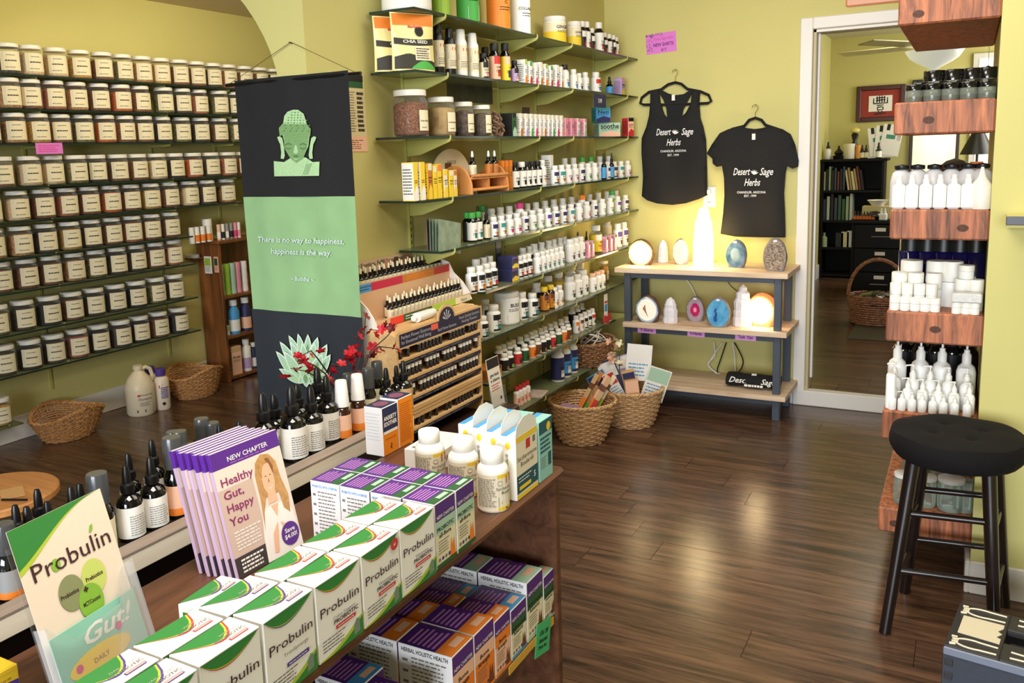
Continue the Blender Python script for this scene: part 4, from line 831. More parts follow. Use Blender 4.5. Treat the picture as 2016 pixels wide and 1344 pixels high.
a = at(97, 292, X=XJ+.205)
m = MB(); T = F_X((.0012, 0, 0)); m.box(0, .001, -.075, .075, -.028, .028); scribble(m, -.06, .06, -.02, .02, 4, 1, .0003, T)
ob('shelf_sign', m.mesh('sign', [mat('orchid_card', (220, 120, 210), .6), P('magenta')], .0), None, (XJ+.2055, a.y, a.z), label='orchid pink sign hanging from the third shelf of herb jars', cat='sign')

# ================================================================== wicker
def wicker(name, label, loc, rb, rt, h, mt, sy=1, rz=0, rot=None, rings=13, loops=True, tall=0, dark=None):
    """woven basket: floor disc, upright stakes, woven strands, twisted rim"""
    r = thing(name, label, 'basket', loc, rz, None, rot)
    def key(k, fn): return cached((k, rb, rt, h, mt.name, sy, tall), fn)
    ns = 26
    rad = lambda v: rb+(rt-rb)*(v**.75)
    zz = lambda v, a: h*v+tall*v*(abs(math.cos(a))**3)
    def weave():
        m = MB()
        for k in range(rings):
            v = (k+.5)/rings; pts = []
            for q in range(ns*2):
                a = PI*q/ns; w = .0038*math.sin(ns*a/2*1.0+k*PI+PI/4*0) if False else .004*(1 if (q//2+k) % 2 else -1)*(1 if q % 2 == 0 else 0)
                R_ = rad(v)+w; pts.append((R_*math.cos(a), R_*sy*math.sin(a), zz(v, a)))
            m.tube(pts, h/rings*.47, 5, closed=True)
        return m.mesh('weave', mt)
    def stakes():
        m = MB()
        for q in range(ns):
            a = 2*PI*q/ns; m.tube([(rad(v)*math.cos(a), rad(v)*sy*math.sin(a), zz(v, a)) for v in (0, .25, .5, .75, 1)], .003, 5)
        return m.mesh('stakes', mt)
    def rim():
        m = MB()
        for j in range(3):
            pts = []
            for q in range(64):
                a = 2*PI*q/64; ph = 16*a+j*2*PI/3; R_ = rt+.006*math.cos(ph); pts.append((R_*math.cos(a), R_*sy*math.sin(a), zz(1, a)+.006*math.sin(ph)+.004))
            m.tube(pts, .0052, 5, closed=True)
        return m.mesh('rim', mt)
    ob('weave', key('w', weave), r); ob('stake_ring', key('s', stakes), r); ob('rim', key('r', rim), r)
    ob('basket_floor', key('f', lambda: MB().lathe([(rb, 0), (rb, .006), (0, .006)], 26, sy=sy).mesh('floor', mt)), r); return r
WK = mat('pale_wicker', (232, 196, 146), .6, var=.35, vscale=90, dark=(176, 132, 86)); WK2 = mat('golden_wicker', (220, 166, 106), .6, var=.35, vscale=90, dark=(150, 100, 56)); WK3 = mat('brown_wicker', (190, 140, 100), .6, var=.35, vscale=90, dark=(80, 50, 28))
wicker('wicker_basket', 'empty brown wicker basket with dipped rim nearest along the jar wall', (-4.165, 2.80, 0.0), .10, .155, .115, WK2, 1.25, .1, tall=.05)
wicker('wicker_basket', 'empty golden wicker basket with raised ends beside the wooden bookcase', (-4.15, 3.66, 0.0), .10, .145, .13, WK2, 1.25, .1, tall=.05)

hoop_basket()
# gallon jug and shampoo bottles on the floor
def jug(loc):
    r = thing('gallon_jug', 'cream gallon jug with a handle on the floor between the baskets', 'jug', loc, -.35)
    m = MB().lathe([(.072, 0), (.08, .01), (.08, .15), (.078, .17), (.062, .21), (.034, .245), (.022, .255), (.022, .268)], 24).mesh('b', mat('cream_jug', (232, 218, 188), .4))
    ob('jug_body', m, r); ob('cap', MB().lathe([(.026, .262), (.026, .285), (0, .285)], 16).mesh('c', mat('cream_jug', (232, 218, 188), .4)), r)
    ob('handle', MB().tube([(0, .022, .262), (0, .045, .268), (0, .068, .255), (0, .078, .22), (0, .072, .185)], .011, 8).mesh('h', mat('cream_jug', (232, 218, 188), .4)), r)
    l = MB(); wrap(l, .081, 0, lambda t: (t.rect(-.04, -.025, .118, .13, 0, 0), text(t, 'MOUNTAIN', .01, .12, .014, 1, 0), text(t, 'Shampoo', .0, .095, .022, 1, 0, shear=.3), scribble(t, -.03, .03, .06, .085, 3, 1), t.rect(-.05, .0, .025, .04, 0, 1)))
    ob('printed_label', l.mesh('l', [P('red'), mat('violet_grey_ink', (90, 80, 110), .6)]), r)
jug((-4.14, 3.245, 0))
def shampoo(loc, lbl):
    r = thing('shampoo_bottle', lbl, 'bottle', loc, -.35)
    ob('bottle_body', cached('shb', lambda: MB().lathe([(.04, 0), (.044, .008), (.044, .17), (.036, .19), (.018, .2)], 20).mesh('b', mat('cream_bottle', (230, 216, 196), .4))), r)
    ob('cap', cached('shc', lambda: MB().lathe([(.026, .2), (.028, .205), (.028, .24), (.02, .244), (0, .244)], 16).mesh('c', P('purple'))), r)
    def l():
        m = MB(); wrap(m, .0445, 0, lambda t: (t.flat([(-.03, .15), (-.005, .155), (-.03, .13)], 0, 0), scribble(t, -.02, .03, .07, .14, 7, 1, h=.6), t.flat([(-.008+.01*math.cos(a*PI/6), .04+.01*math.sin(a*PI/6)) for a in range(12)], 0, 2))); return m.mesh('l', [P('red'), P('purple'), INK])
    ob('printed_label', cached('shl', l), r)
shampoo((-4.10, 3.365, 0), 'purple-capped shampoo bottle in front, beside the gallon jug'); shampoo((-4.2, 3.375, 0), 'purple-capped shampoo bottle behind, nearest the wall by the jug')

# ================================================================== brown bookcase with toiletries
BW = wood('reddish_brown_wood', (158, 98, 52), (84, 48, 26), 'z', 5, .4, .05)
by0, by1, bzt = 3.95, 4.80, .905; bxf = -4.165
b = thing('wooden_bookcase', 'reddish brown wooden bookcase of toiletries at the end of the jar wall', 'bookcase', (XJ+.015, by0, 0))
D_ = bxf-XJ-.015; L_ = by1-by0
ob('side_panel', MB().box(0, D_, 0, .022, 0, bzt).mesh('s', BW, .002), b); ob('side_panel', MB().box(0, D_, L_-.022, L_, 0, bzt).mesh('s', BW, .002), b); ob('back_panel', MB().box(0, .008, .022, L_-.022, .03, bzt).mesh('b', BW), b)
ob('top', MB().box(0, D_+.01, -.01, L_+.01, bzt, bzt+.02).mesh('t', BW, .003), b)
BS = [.03, .30, .565]
for z in BS: ob('shelf', MB().box(.008, D_-.003, .022, L_-.022, z-.018, z).mesh('s', BW, .001), b)
def bcx(px, z): return yat(px, bxf-.05, z)
tz = bzt+.0205
def simple(name, lbl, cat, loc, prof, col, n=14, group=None, cap=None, lab=None):
    r = thing(name, lbl, cat, loc, 0, group); key = (tuple(prof), col)
    ob('bottle_body', cached(('s',)+key, lambda: MB().lathe(prof, n).mesh('b', P(col))), r)
    rr, hh = max(p[0] for p in prof), prof[-1][1]
    if cap: ob('cap', cached(('sc', cap)+key, lambda: MB().lathe([(rr*.7, hh*.985), (rr*.72, hh*1.18), (0, hh*1.19)], n).mesh('c', P(cap))), r)
    if lab: ob('label', cached(('sl', lab)+key, lambda: MB().lathe([(rr+.0006, hh*.1), (rr+.0006, hh*.5)], n+4).mesh('l', P(lab))), r)
    return r
for i, px in enumerate((379, 389, 400, 412)):
    simple('lotion_tube', f'white tube with orange base, {od(i)} along the bookcase top', 'tube', (bxf-.05, bcx(px, tz), tz), [(.016, 0), (.017, .045), (.016, .10), (0, .101)], 'white', lab='orange' if i else 'white', group='tubes on the bookcase top')
simple('lotion_bottle', 'tall white tube standing behind the orange-based tubes on the bookcase', 'tube', (bxf-.09, bcx(419, tz), tz), [(.03, 0), (.03, .14), (0, .141)], 'white')
for i, px in enumerate((432, 440, 448, 456, 464, 471)):
    simple('lip_balm', f'slim {["pink", "black and pink", "grey patterned", "grey patterned", "pink", "pink"][i]} stick on the bookcase top, {od(i)} after the tall tube', 'stick', (bxf-.05, bcx(px, tz), tz), [(.012, 0), (.012, .10), (0, .101)], ['peach', 'white', 'grey', 'grey', 'pink', 'white'][i], cap=None, lab=['white', 'black', 'white', 'black', 'magenta', 'pink'][i], group='sticks on the bookcase top')
# tape roll and sample packets hung over the side
a = at(383, 528, Y=by0-.03)
def pk_(lbl, px, py, w, h, base, col, Y=by0-.012):
    a = at(px, py, Y=Y); m = MB().box(-w/2, w/2, -.006, 0, 0, h, 0); T = F_Y((0, -.0065, 0)); m.rect(-w*.4, w*.4, h*.45, h*.9, 0, 1, T); scribble(m, -w*.4, w*.4, h*.1, h*.4, 4, 2, .0003, T)
    ob('sample_packet', m.mesh('p', [P(base), P(col), GREY], 0), None, (a.x, Y, a.z), label=lbl, cat='packet')
pk_('green and white sample packet taped to the side of the wooden bookcase', 412, 538, .06, .11, 'white', 'lime'); pk_('second small sample packet, nearest the front edge of the wooden bookcase', 428, 536, .035, .10, 'peach', 'dkgreen')
pk_('clear bag of samples hanging behind at the jar-wall end of the bookcase', 372, 532, .07, .08, 'grey', 'white')
ob('tape_roll', MB().lathe([(.018, .0), (.04, .0), (.04, .02), (.018, .02), (.018, 0)], 24).mesh('t', WHITE), None, (at(381, 502, Y=by0-.05).x, by0-.055, at(381, 507, Y=by0-.055).z), label='white tape roll lying above the sample bag by the bookcase', cat='tape')
ob('bag_hook', MB().box(-.035, .05, -.09, 0, -.006, 0).mesh('hk', BW), None, (at(381, 502, Y=by0-.05).x, by0-.0005, at(381, 507, Y=by0-.055).z-.0005), label='small wooden ledge on the side of the bookcase', cat='ledge')
for i, px in enumerate((438, 450, 461, 471, 484)):
    simple('stacked_tins', f'{["pale green", "green", "green", "pink", "white"][i]} tall stack of toiletry tins on the upper bookcase shelf', 'tins', (bxf-.055, bcx(px, BS[2])+.0, BS[2]+.0004), [(.022, 0), (.023, .01), (.021, .05), (.023, .055), (.021, .1), (.023, .105), (.021, .15), (.023, .155), (.021, .2), (0, .2)], ['mint', 'lime', 'mint', 'pink', 'white'][i], group='stacked tins on the bookcase') if i != 1 else simple('stacked_tins', 'lime green tall stack of toiletry tins on the upper bookcase shelf', 'tins', (bxf-.055, bcx(px, BS[2]), BS[2]+.0004), [(.022, 0), (.023, .01), (.021, .05), (.023, .055), (.021, .1), (.023, .105), (.021, .15), (.023, .155), (.021, .2), (0, .2)], 'lime')
simple('mouthwash_bottle', 'clear blue-grey bottle with white cap on the middle bookcase shelf', 'bottle', (bxf-.05, bcx(463, BS[1]), BS[1]+.0004), [(.036, 0), (.037, .15), (.02, .185), (.014, .19)], 'blue', cap='white', lab='white')
simple('mouthwash_bottle', 'dark blue bottle with red and white label, middle bookcase shelf', 'bottle', (bxf-.05, bcx(486, BS[1]), BS[1]+.0004), [(.034, 0), (.035, .15), (.02, .185), (.014, .19)], 'navy', cap='white', lab='peach')
ob('soap_bar', MB().box(-.02, .02, -.025, .025, 0, .03).mesh('s', P('white'), .003), None, (bxf-.05, bcx(444, BS[1]), BS[1]+.0004), label='lower white soap bar stacked beside the blue-grey bottle', cat='soap')
ob('soap_bar', MB().box(-.02, .02, -.025, .025, 0, .035).mesh('s', P('mint'), .003), None, (bxf-.05, bcx(444, BS[1]), BS[1]+.0312), label='upper green soap bar stacked beside the blue-grey bottle', cat='soap')
spawn(carton_protos(.075, .06, .19, 'peach', 'tan', 'peach', 'Kids', 'tan'), 'carton', 'salmon-coloured carton on the lowest bookcase shelf', 'carton', (bxf-.05, bcx(462, .1), BS[0]+.0004), 0, None, (0, 0, -.15))
simple('lotion_bottle', 'white bottle with lilac label beside the salmon carton', 'bottle', (bxf-.05, bcx(486, .1), BS[0]+.0004), [(.03, 0), (.031, .16), (.014, .18)], 'white', cap='white', lab='lilac'); simple('lotion_bottle', 'dark blue bottle behind the white one, lowest bookcase shelf', 'bottle', (bxf-.055, bcx(500, .1), BS[0]+.0004), [(.026, 0), (.027, .13), (.012, .15)], 'navy', cap='white', lab='white')

# ================================================================== banner hung from a nail in the arch pier
BYY = YF-.03; bl, brr = at(460, 152, Y=BYY).x, at(686, 150, Y=BYY).x; btz = at(570, 149, Y=BYY).z; s1 = at(585, 387, Y=BYY).z; s2 = at(587, 615, Y=BYY).z; bbz = .55; bm = (bl+brr)/2; bw = (brr-bl)/2
BKF = mat('black_canvas', (28, 28, 30), .9, var=.25, vscale=500); GRF = mat('sage_green_cloth', (146, 186, 132), .85, var=.1, vscale=12)
NVF = mat('charcoal_canvas', (40, 46, 54), .9, var=.2, vscale=500)
bn = thing('fabric_banner', 'black and sage green fabric banner with a stone head and a lotus', 'banner', (bm, BYY, bbz))
def cloth(z0, z1, ph): 
    m = MB(); fn = lambda u, v: ((u*2-1)*bw*(1-.012*(1-v)), .0035*math.sin(u*9+ph+v)*(1-v*.4)+.0015*math.sin(u*23), z0-bbz+(z1-z0)*v)
    m.grid(fn, 36, 24); return m
ob('top_panel', cloth(s1, btz, 0).mesh('p', BKF, solid=.0016), bn); ob('middle_panel', cloth(s2, s1, 1.3).mesh('p', GRF, solid=.0016), bn); ob('bottom_panel', cloth(bbz, s2, 2.1).mesh('p', NVF, solid=.0016), bn)
ob('hanging_rod', MB().tube([(-bw-.04, .004, btz-bbz-.012), (bw+.045, .004, btz-bbz-.012)], .006, 8).mesh('r', BLACKP), bn)
nz = at(572, 83, Y=YF-.01)
ob('string', MB().tube([(-bw-.02, .004, btz-bbz-.006), (nz.x-bm, .02, nz.z-bbz), (bw+.02, .004, btz-bbz-.006)], .0011, 5).mesh('s', mat('brown_string', (96, 84, 50), .8)), bn)
ob('wall_nail', MB().tube([(0, 0, 0), (0, -.016, .002)], .002, 6).mesh('n', BLACKP), None, (nz.x, YF-.001, nz.z-.003), label='small nail in the arch pier holding the banner string', cat='nail')
pm = MB(); T = F_Y((0, -.0075, 0))
def bp_(px, py): q = at(px, py, Y=BYY-.0075); return (q.x-bm, q.z-bbz)
# stone head print: ushnisha, hair cap, face, ears, shoulders
SG = [mat('print_pale_sage', (178, 214, 160), .8, var=.15, vscale=180), mat('print_mid_sage', (128, 168, 108), .8, var=.25, vscale=260), mat('print_dark_sage', (84, 120, 72), .8), mat('print_white_mint', (222, 240, 214), .8)]
def poly(pts, mi, lift=0): pm.flat([bp_(*q) for q in pts], lift, mi, T)
poly([(539, 317), (559, 319), (575, 309), (602, 310), (616, 319), (629, 318), (628, 346), (540, 347)], 0)
poly([(566, 300), (561, 288), (556, 262), (610, 262), (607, 288), (600, 304), (590, 318), (577, 314)], 0, .0002)
poly([(560, 292), (558, 262), (609, 262), (605, 292), (597, 312), (584, 321), (572, 312)], 1, .0004)
poly([(551, 268), (549, 252), (556, 244), (604, 244), (612, 254), (611, 268), (604, 264), (584, 262), (560, 264)], 1, .0006)
poly([(557, 246), (560, 228), (566, 220), (577, 216), (587, 216), (598, 224), (605, 246), (582, 250)], 0, .0005)
ob1 = [(551+0, 268), (546, 270), (548, 276), (552, 284), (554, 300), (553, 312), (559, 313), (561, 306), (559, 288), (556, 272)]
poly(ob1, 0, .0007); poly([(2*584.5-x, y) for x, y in ob1], 0, .0007)
for xx in (568, 597): poly([(xx-7, 284), (xx, 281), (xx+7, 284), (xx+7, 286), (xx, 284), (xx-7, 286)], 2, .0009); poly([(xx-6, 290), (xx, 292), (xx+6, 290), (xx+6, 292), (xx, 294.5), (xx-6, 292)], 2, .0009)
poly([(581, 286), (584, 286), (587, 300), (583, 303), (578, 300)], 0, .0008); poly([(576, 307), (583, 305), (590, 307), (583, 310)], 2, .0009); poly([(577, 311), (583, 313), (589, 311), (583, 315.5)], 0, .0009)
for i in range(8):
    yy = 221+i*5.2; hw = min(26, 8+i*3.4)
    for j in range(int(hw*2/6)+1): x_ = 581-hw+j*6+(i % 2)*3; poly([(x_, yy), (x_+2.2, yy-1.4), (x_+4, yy), (x_+2.2, yy+1.8)], 2 if (i+j) % 2 else 1, .0009)
for i in range(4): poly([(604+i*3, 322), (605+i*3, 322), (597+i*3, 344), (596+i*3, 344)], 2, .0004)
# lettering
TW = lambda s, x, y, sz, w: text(pm, s, bp_(x, y)[0], bp_(x, y)[1], sz, 4, .0008, shear=.15, bold=.012, T=T, fit=w)
kx = bw*2/230
TW('There is no way to happiness,', 590, 478, .026, 176*kx); TW('happiness is the way.', 592, 501, .026, 124*kx); TW('~ Buddha ~', 595, 553, .02, 47*kx)
# lotus: layered petals
def petal(x0, y0, ang, L, w, mi, lift):
    ca, sa = math.cos(ang), math.sin(ang); o = []
    for t in range(9):
        v = t/8; o.append((v*L, w*math.sin(PI*min(1, v*.98))**.8*(1-.35*v)))
    pts = o+[(a, -b) for a, b in reversed(o[1:-1])]
    c = bp_(x0, y0); pm.flat([(c[0]+(a*ca-b*sa)*kx, c[1]+(a*sa+b*ca)*kx) for a, b in pts], lift, mi, T)
lc = (606, 748)
def pet(bx_, by_, tx_, ty_, w, lf_, flip=0):
    a_ = math.atan2(-(ty_-by_), tx_-bx_); L = math.hypot(tx_-bx_, ty_-by_)
    petal(bx_, by_, a_, L, w, 3, lf_); petal(bx_, by_, a_, L*.93, w*.84, 5, lf_+.00015); petal(bx_, by_, a_, L*.72, w*.55, 0 if flip else 1, lf_+.0003)
for k, q in enumerate(((598, 722, 571, 671, 11), (601, 722, 591, 667, 11), (605, 722, 612, 667, 11), (609, 722, 632, 671, 11), (592, 736, 553, 684, 12), (617, 736, 651, 684, 12), (597, 738, 577, 683, 12), (611, 738, 626, 683, 12),
        (604, 742, 602, 684, 12), (588, 748, 545, 702, 11), (620, 748, 658, 702, 11), (598, 750, 562, 702, 13), (610, 750, 643, 702, 13), (596, 754, 549, 733, 9), (612, 754, 656, 733, 9), (604, 738, 588, 752, 8), (604, 738, 620, 752, 8), (604, 752, 603, 708, 14), (604, 735, 604, 757, 10))): pet(*q, .0003+.0004*k, k % 2)
ob('printed_picture', pm.mesh('print', [SG[0], SG[1], SG[2], SG[3], mat('pale_lettering', (206, 222, 220), .8), mat('print_mint', (146, 200, 158), .8)]), bn)
# care-chart poster behind the banner, on the supplement wall
a, b = at(648, 140, X=XM+.004), at(725, 298, X=XM+.004); wz = b.y-a.y; h_ = a.z-b.z
m = MB().box(0, .002, 0, wz, 0, h_, 0); T2 = F_X((.0024, 0, 0)); m.rect(0, wz, 0, h_*.2, 0, 1, T2); m.rect(0, wz*.96, h_*.9, h_*.99, 0, 2, T2); m.rect(wz*.3, wz*.95, h_*.82, h_*.9, .0002, 5, T2); scribble(m, wz*.75, wz*.95, h_*.25, h_*.78, 9, 2, .0003, T2, h=.6); scribble(m, wz*.05, wz*.35, h_*.25, h_*.78, 7, 3, .0003, T2, h=.7, seed=3); scribble(m, wz*.45, wz*.7, h_*.25, h_*.78, 16, 4, .0003, T2); scribble(m, wz*.1, wz*.9, h_*.03, h_*.16, 5, 3, .0004, T2)
ob('wall_poster', m.mesh('poster', [mat('poster_cream', (222, 206, 160), .5), P('peach'), INK, P('brown'), GREY, P('dkgreen')]), None, (XM, a.y, b.z), label='cream and peach printed chart on the wall beside the banner', cat='poster')

# ================================================================== lamp table
IRON = mat('slate_iron', (74, 82, 94), .45, metal=.2); IROND = mat('black_iron', (26, 28, 34), .45)
LW = wood('whitewashed_wood', (240, 218, 188), (202, 168, 132), 'x', 8, .55, .04); 
tx0, tx1, ty0, ty1, tz_ = -1.693, -.775, 4.45, 4.82, .777
tb = thing('lamp_table', 'slate iron table with three wooden shelves against the yellow-green wall', 'table', (tx0, ty0, 0)); TL, TD = tx1-tx0, ty1-ty0
def boards(z, x0, x1, d0=.0, d1=TD, nm='tabletop'):
    for i in range(3): ob('plank', MB().box(x0, x1, d0+(d1-d0)*i/3+.0007, d0+(d1-d0)*(i+1)/3-.0007, z-.027, z).mesh('pl', LW, .0015), tb)
boards(tz_, 0, TL); boards(.475, .045, TL-.0); boards(.140, .045, TL-.0)
lx0, lx1 = .045, TL-.035
for x in (lx0, lx1-.036):
    for y in (.03, TD-.06): ob('leg', MB().box(x, x+.036, y, y+.036, 0, tz_-.028).mesh('leg', IRON, .002), tb)
for z in (tz_-.028, .447, .112):
    ob('rail', MB().box(lx0+.036, lx1-.036, .034, .06, z-.03, z).mesh('rail', IRON, .001), tb); ob('rail', MB().box(lx0+.036, lx1-.036, TD-.056, TD-.03, z-.03, z).mesh('rail', IRON, .001), tb)
    for x in (lx0+.004, lx1-.032): ob('rail', MB().box(x, x+.026, .066, TD-.06, z-.03, z).mesh('rail', IRON, .001), tb)
for s, px0, px1, wd_, lb in (('T-Shirts', 1255, 1291, 'T-Shirts', 'first'), ('V-Necks', 1353, 1387, 'V-Necks', 'second'), ('Tank Tops', 1447, 1488, 'Tank Op', 'third')):
    xa, xb = xat(px0, ty0+.03, .42), xat(px1, ty0+.03, .42); m = MB().box(0, xb-xa, -.0012, 0, 0, .032); text(m, {'Tank Tops': 'Tank  Ops'}.get(s, s), (xb-xa)/2, .010, .022, 1, .0016, bold=.03, T=F_Y((0, 0, 0)), fit=(xb-xa)*.7)
    ob('shelf_tag', m.mesh('tag', [mat('pale_orchid_card', (226, 160, 226), .6), mat('plum_ink', (90, 20, 100), .6)]), None, (xa, ty0+.0335, .415), label={'T-Shirts': 'pink tag reading T-Shirts on the middle rail of the lamp table', 'V-Necks': 'pink tag reading V-Necks on the middle rail of the lamp table', 'Tank Tops': 'faded pink tag on the table rail nearest the doorway'}[s], cat='tag')
# stone lamps
def rock(w, d, h, seed, rough=.05, n=22, m_=14, flatf=None):
    """egg-shaped stone standing on its cut base; flatf = depth at which the front is sawn flat"""
    R_ = random.Random(seed); ph = [R_.random()*6 for _ in range(8)]
    def fn(u, v):
        a = 2*PI*u; t = PI*(.02+.80*(1-v)) if False else v
        pr_ = math.sin(PI*(.20+.80*v))**.62 if v < 1 else 0
        e = 1+rough*(math.sin(3*a+ph[0]+4*v)+.6*math.sin(7*a+ph[1]+9*v)+.5*math.sin(13*a+ph[2]-11*v)+.3*math.sin(23*a+ph[3]+17*v))
        x = w/2*pr_*math.cos(a)*e; y = d/2*pr_*math.sin(a)*e; z = h*(1-(1-v)**1.15)
        if flatf is not None and y < -flatf: y = -flatf
        return (x, y, z)
    m = MB(); m.grid(fn, n, m_); return m
def lamp_cut(name, label, loc, w, h, faces, shellm, facem, corem, rz=0, glow=0, pw=0, d=None, lean=0, seed=1, cavity=None, tag_=True, ring=None):
    r = thing('agate_lamp' if name is None else name, label, 'lamp', loc, rz); d = d or w*.8
    ff = d*.22
    ob('stone_shell', rock(w, d, h, seed, .03, 28, 16, ff).mesh('shell', shellm), r)
    def outline(s, dy, zc=.0, jag=.03):
        o = []; R_ = random.Random(seed+int(s*10))
        N = 34
        for i in range(N):
            a = 2*PI*i/N; e = 1+R_.uniform(-jag, jag)
            x = w/2*.93*s*math.cos(a)*e; zz_ = h*(.47+.0)+h*.47*s*math.sin(a)*e
            if zz_ < h*.02: zz_ = h*.012
            taper = 1-.30*max(0, (zz_/h-.55))
            o.append((x*taper+lean*(zz_/h), zz_+zc))
        return o
    T = F_Y((0, -ff-.0008, 0))
    cf = None
    for k, (s, M_) in enumerate(faces):
        o_ = ob('cut_face' if k == 0 else 'inner_band', MB().prism(outline(s, 0), .0006*k, .0006*(k+1), 0, T).mesh('face', M_), cf or r); cf = cf or o_
    if cavity: ob('crystal_hollow', MB().prism([(x*1.0+cavity[0], z) for x, z in cavity[1]], .002, .0032, 0, T).mesh('hollow', corem), cf)
    if tag_: ob('price_tag', MB().box(-.009, .009, -.001, 0, 0, .011).mesh('t', PAPER), cf, (0, -ff-.0035, h*.87))
    if pw: bulb('lamp_glow', (loc[0], loc[1]-ff-.05, loc[2]+h*.5), pw, (1, .72, .36), .05)
    return r
ST_G = mat('grey_stone', (150, 140, 136), .7, var=.4, vscale=45, bump=.6); ST_B = mat('brown_stone', (120, 84, 70), .7, var=.5, vscale=60, bump=.6); ST_BG = mat('blue_grey_stone', (130, 140, 154), .7, var=.4, vscale=45, bump=.5)
GLOWW = mat('glowing_agate', (255, 244, 214), .4, emit=2.2); GLOWR = mat('glowing_agate_rim', (255, 190, 110), .5, emit=.9); GLOWO = mat('glowing_orange_stone', (246, 150, 90), .6, emit=.5, var=.3, vscale=60)
def lp(px, py): q = at(px, py, Z=tz_); return (q.x, min(max(q.y, ty0+.07), ty1-.07), tz_+.0004)
def lm(px, py): q = at(px, py, Z=.475); return (q.x, min(max(q.y, ty0+.06), ty1-.07), .4754)
l = lp(1263, 521); lamp_cut(None, 'round lit agate slice lamp with dark rim, end of the tabletop by the shelves', l, .148, .147, [(1, GLOWR), (.86, GLOWW)], ST_B, None, GLOWW, 0, pw=.9, seed=3, tag_=False, d=.09)
def tower(label, loc, w, h, steps, glow=None, pw=0, name='selenite_tower'):
    r = thing(name, label, 'lamp', loc, .2); M_ = glow or mat('selenite', (228, 224, 228), .45, var=.12, vscale=50, emit=.06)
    m = MB(); prof = [(w*.5*.93, 0), (w*.5, h*.03)]
    for i, (rr, zz_) in enumerate(steps): prof += [(w*.5*rr, h*zz_-.002), (w*.5*(rr-.07 if rr > .12 else .01), h*zz_)]
    prof.append((0, h)); m.lathe(prof, 9, 0, None, False, 1, .85)
    v = m.v; R_ = random.Random(int(h*1000)); m.v = [(x*(1+R_.uniform(-.03, .03)), y*(1+R_.uniform(-.03, .03)), z) for x, y, z in v]
    ob('crystal_tower', m.mesh('tower', M_), r)
    if pw: bulb('tower_glow', (loc[0], loc[1]-w*.5-.04, loc[2]+h*.45), pw, (1, .74, .34), .06); bulb('tower_glow', (loc[0]+.0, loc[1]+w*.5+.03, loc[2]+h*.5), pw*.6, (1, .66, .2), .04)
    return r
tower('small pale selenite tower lamp beside the round lit agate', lp(1305, 516), .062, .128, [(1, .25), (.97, .5), (.86, .7), (.62, .88), (.3, .97)])
l = lp(1341, 520); lamp_cut(None, 'unlit pale grey agate lamp with a ragged edge, between two crystal towers', l, .092, .145, [(1, mat('grey_pink_agate', (206, 190, 192), .35, var=.2, vscale=30))], ST_G, None, None, 0, seed=8, d=.07)
tower('tall brightly glowing selenite tower in the middle of the tabletop', lp(1385, 524), .112, .325, [(1, .22), (.99, .42), (.92, .55), (.8, .75), (.62, .84), (.5, .95)], mat('glowing_selenite', (255, 246, 224), .5, emit=2.6), 2.6)
l = lp(1450, 526); lamp_cut(None, 'blue-grey agate lamp on the tabletop, unlit', l, .112, .15, [(.97, mat('steel_blue_agate', (112, 140, 164), .25, var=.55, vscale=24, dark=(50, 90, 124))), (.5, mat('pale_blue_agate', (150, 176, 190), .25, var=.4, vscale=30))], ST_BG, None, None, -.15, seed=12)
l = lp(1526, 533); lamp_cut(None, 'speckled beige geode lamp at the doorway end of the tabletop', l, .118, .172, [(.96, mat('speckled_geode', (190, 168, 142), .6, var=.75, vscale=110, bump=1, dark=(70, 58, 48)))], ST_G, None, None, .1, seed=17)
l = lm(1271, 636); lamp_cut(None, 'half-lit pale blue agate lamp with a jagged hollow, middle shelf', l, .135, .15, [(1, mat('pale_blue_rim', (176, 206, 232), .3, var=.2, vscale=20)), (.86, mat('warm_cream_agate', (248, 232, 214), .4, emit=.25)), ], ST_B, None, mat('amber_hollow', (190, 130, 90), .6, var=.4, vscale=120), 0, seed=21, cavity=(-.0, [(-.01, .1), (-.024, .075), (-.012, .06), (.004, .035), (.008, .03), (.0, .05), (-.006, .07)]))
tower('small white selenite tower lamp on the middle shelf', lm(1320, 635), .082, .142, [(1, .2), (.98, .5), (.86, .58), (.8, .72), (.55, .9), (.2, .98)])
l = lm(1370, 632); lamp_cut(None, 'small agate lamp with a magenta heart, middle shelf', l, .098, .140, [(1, mat('mauve_agate', (176, 156, 166), .35, var=.25, vscale=40)), (.56, mat('magenta_agate', (200, 40, 110), .25, var=.3, vscale=40)), (.2, mat('pink_quartz', (240, 150, 170), .3))], ST_G, None, None, 0, seed=25)
l = lm(1414, 643); lamp_cut(None, 'bright sky blue agate lamp, middle shelf', l, .126, .16, [(1, mat('sky_blue_agate', (120, 190, 226), .25, var=.4, vscale=26, dark=(70, 150, 200)))], ST_G, None, mat('deep_blue_hollow', (20, 80, 150), .4), 0, seed=29, cavity=(-.01, [(-.004, .1), (-.01, .085), (-.004, .07), (-.012, .05), (-.01, .03), (.006, .03), (.004, .05), (.008, .068), (.0, .085), (.006, .1)]))
tower('tall stepped pink-white selenite tower, middle shelf', lm(1462, 642), .098, .225, [(1, .22), (.98, .38), (.94, .6), (.8, .66), (.72, .8), (.5, .84), (.4, .93), (.2, .97)])
l = (xat(1500, ty0+.16, .55), ty0+.16, .4754); lamp_cut(None, 'large round lamp glowing orange at the doorway end, middle shelf', l, .165, .175, [(1, GLOWO), (.86, GLOWW)], GLOWO, None, None, -.1, seed=33, pw=.9, tag_=False, d=.15)
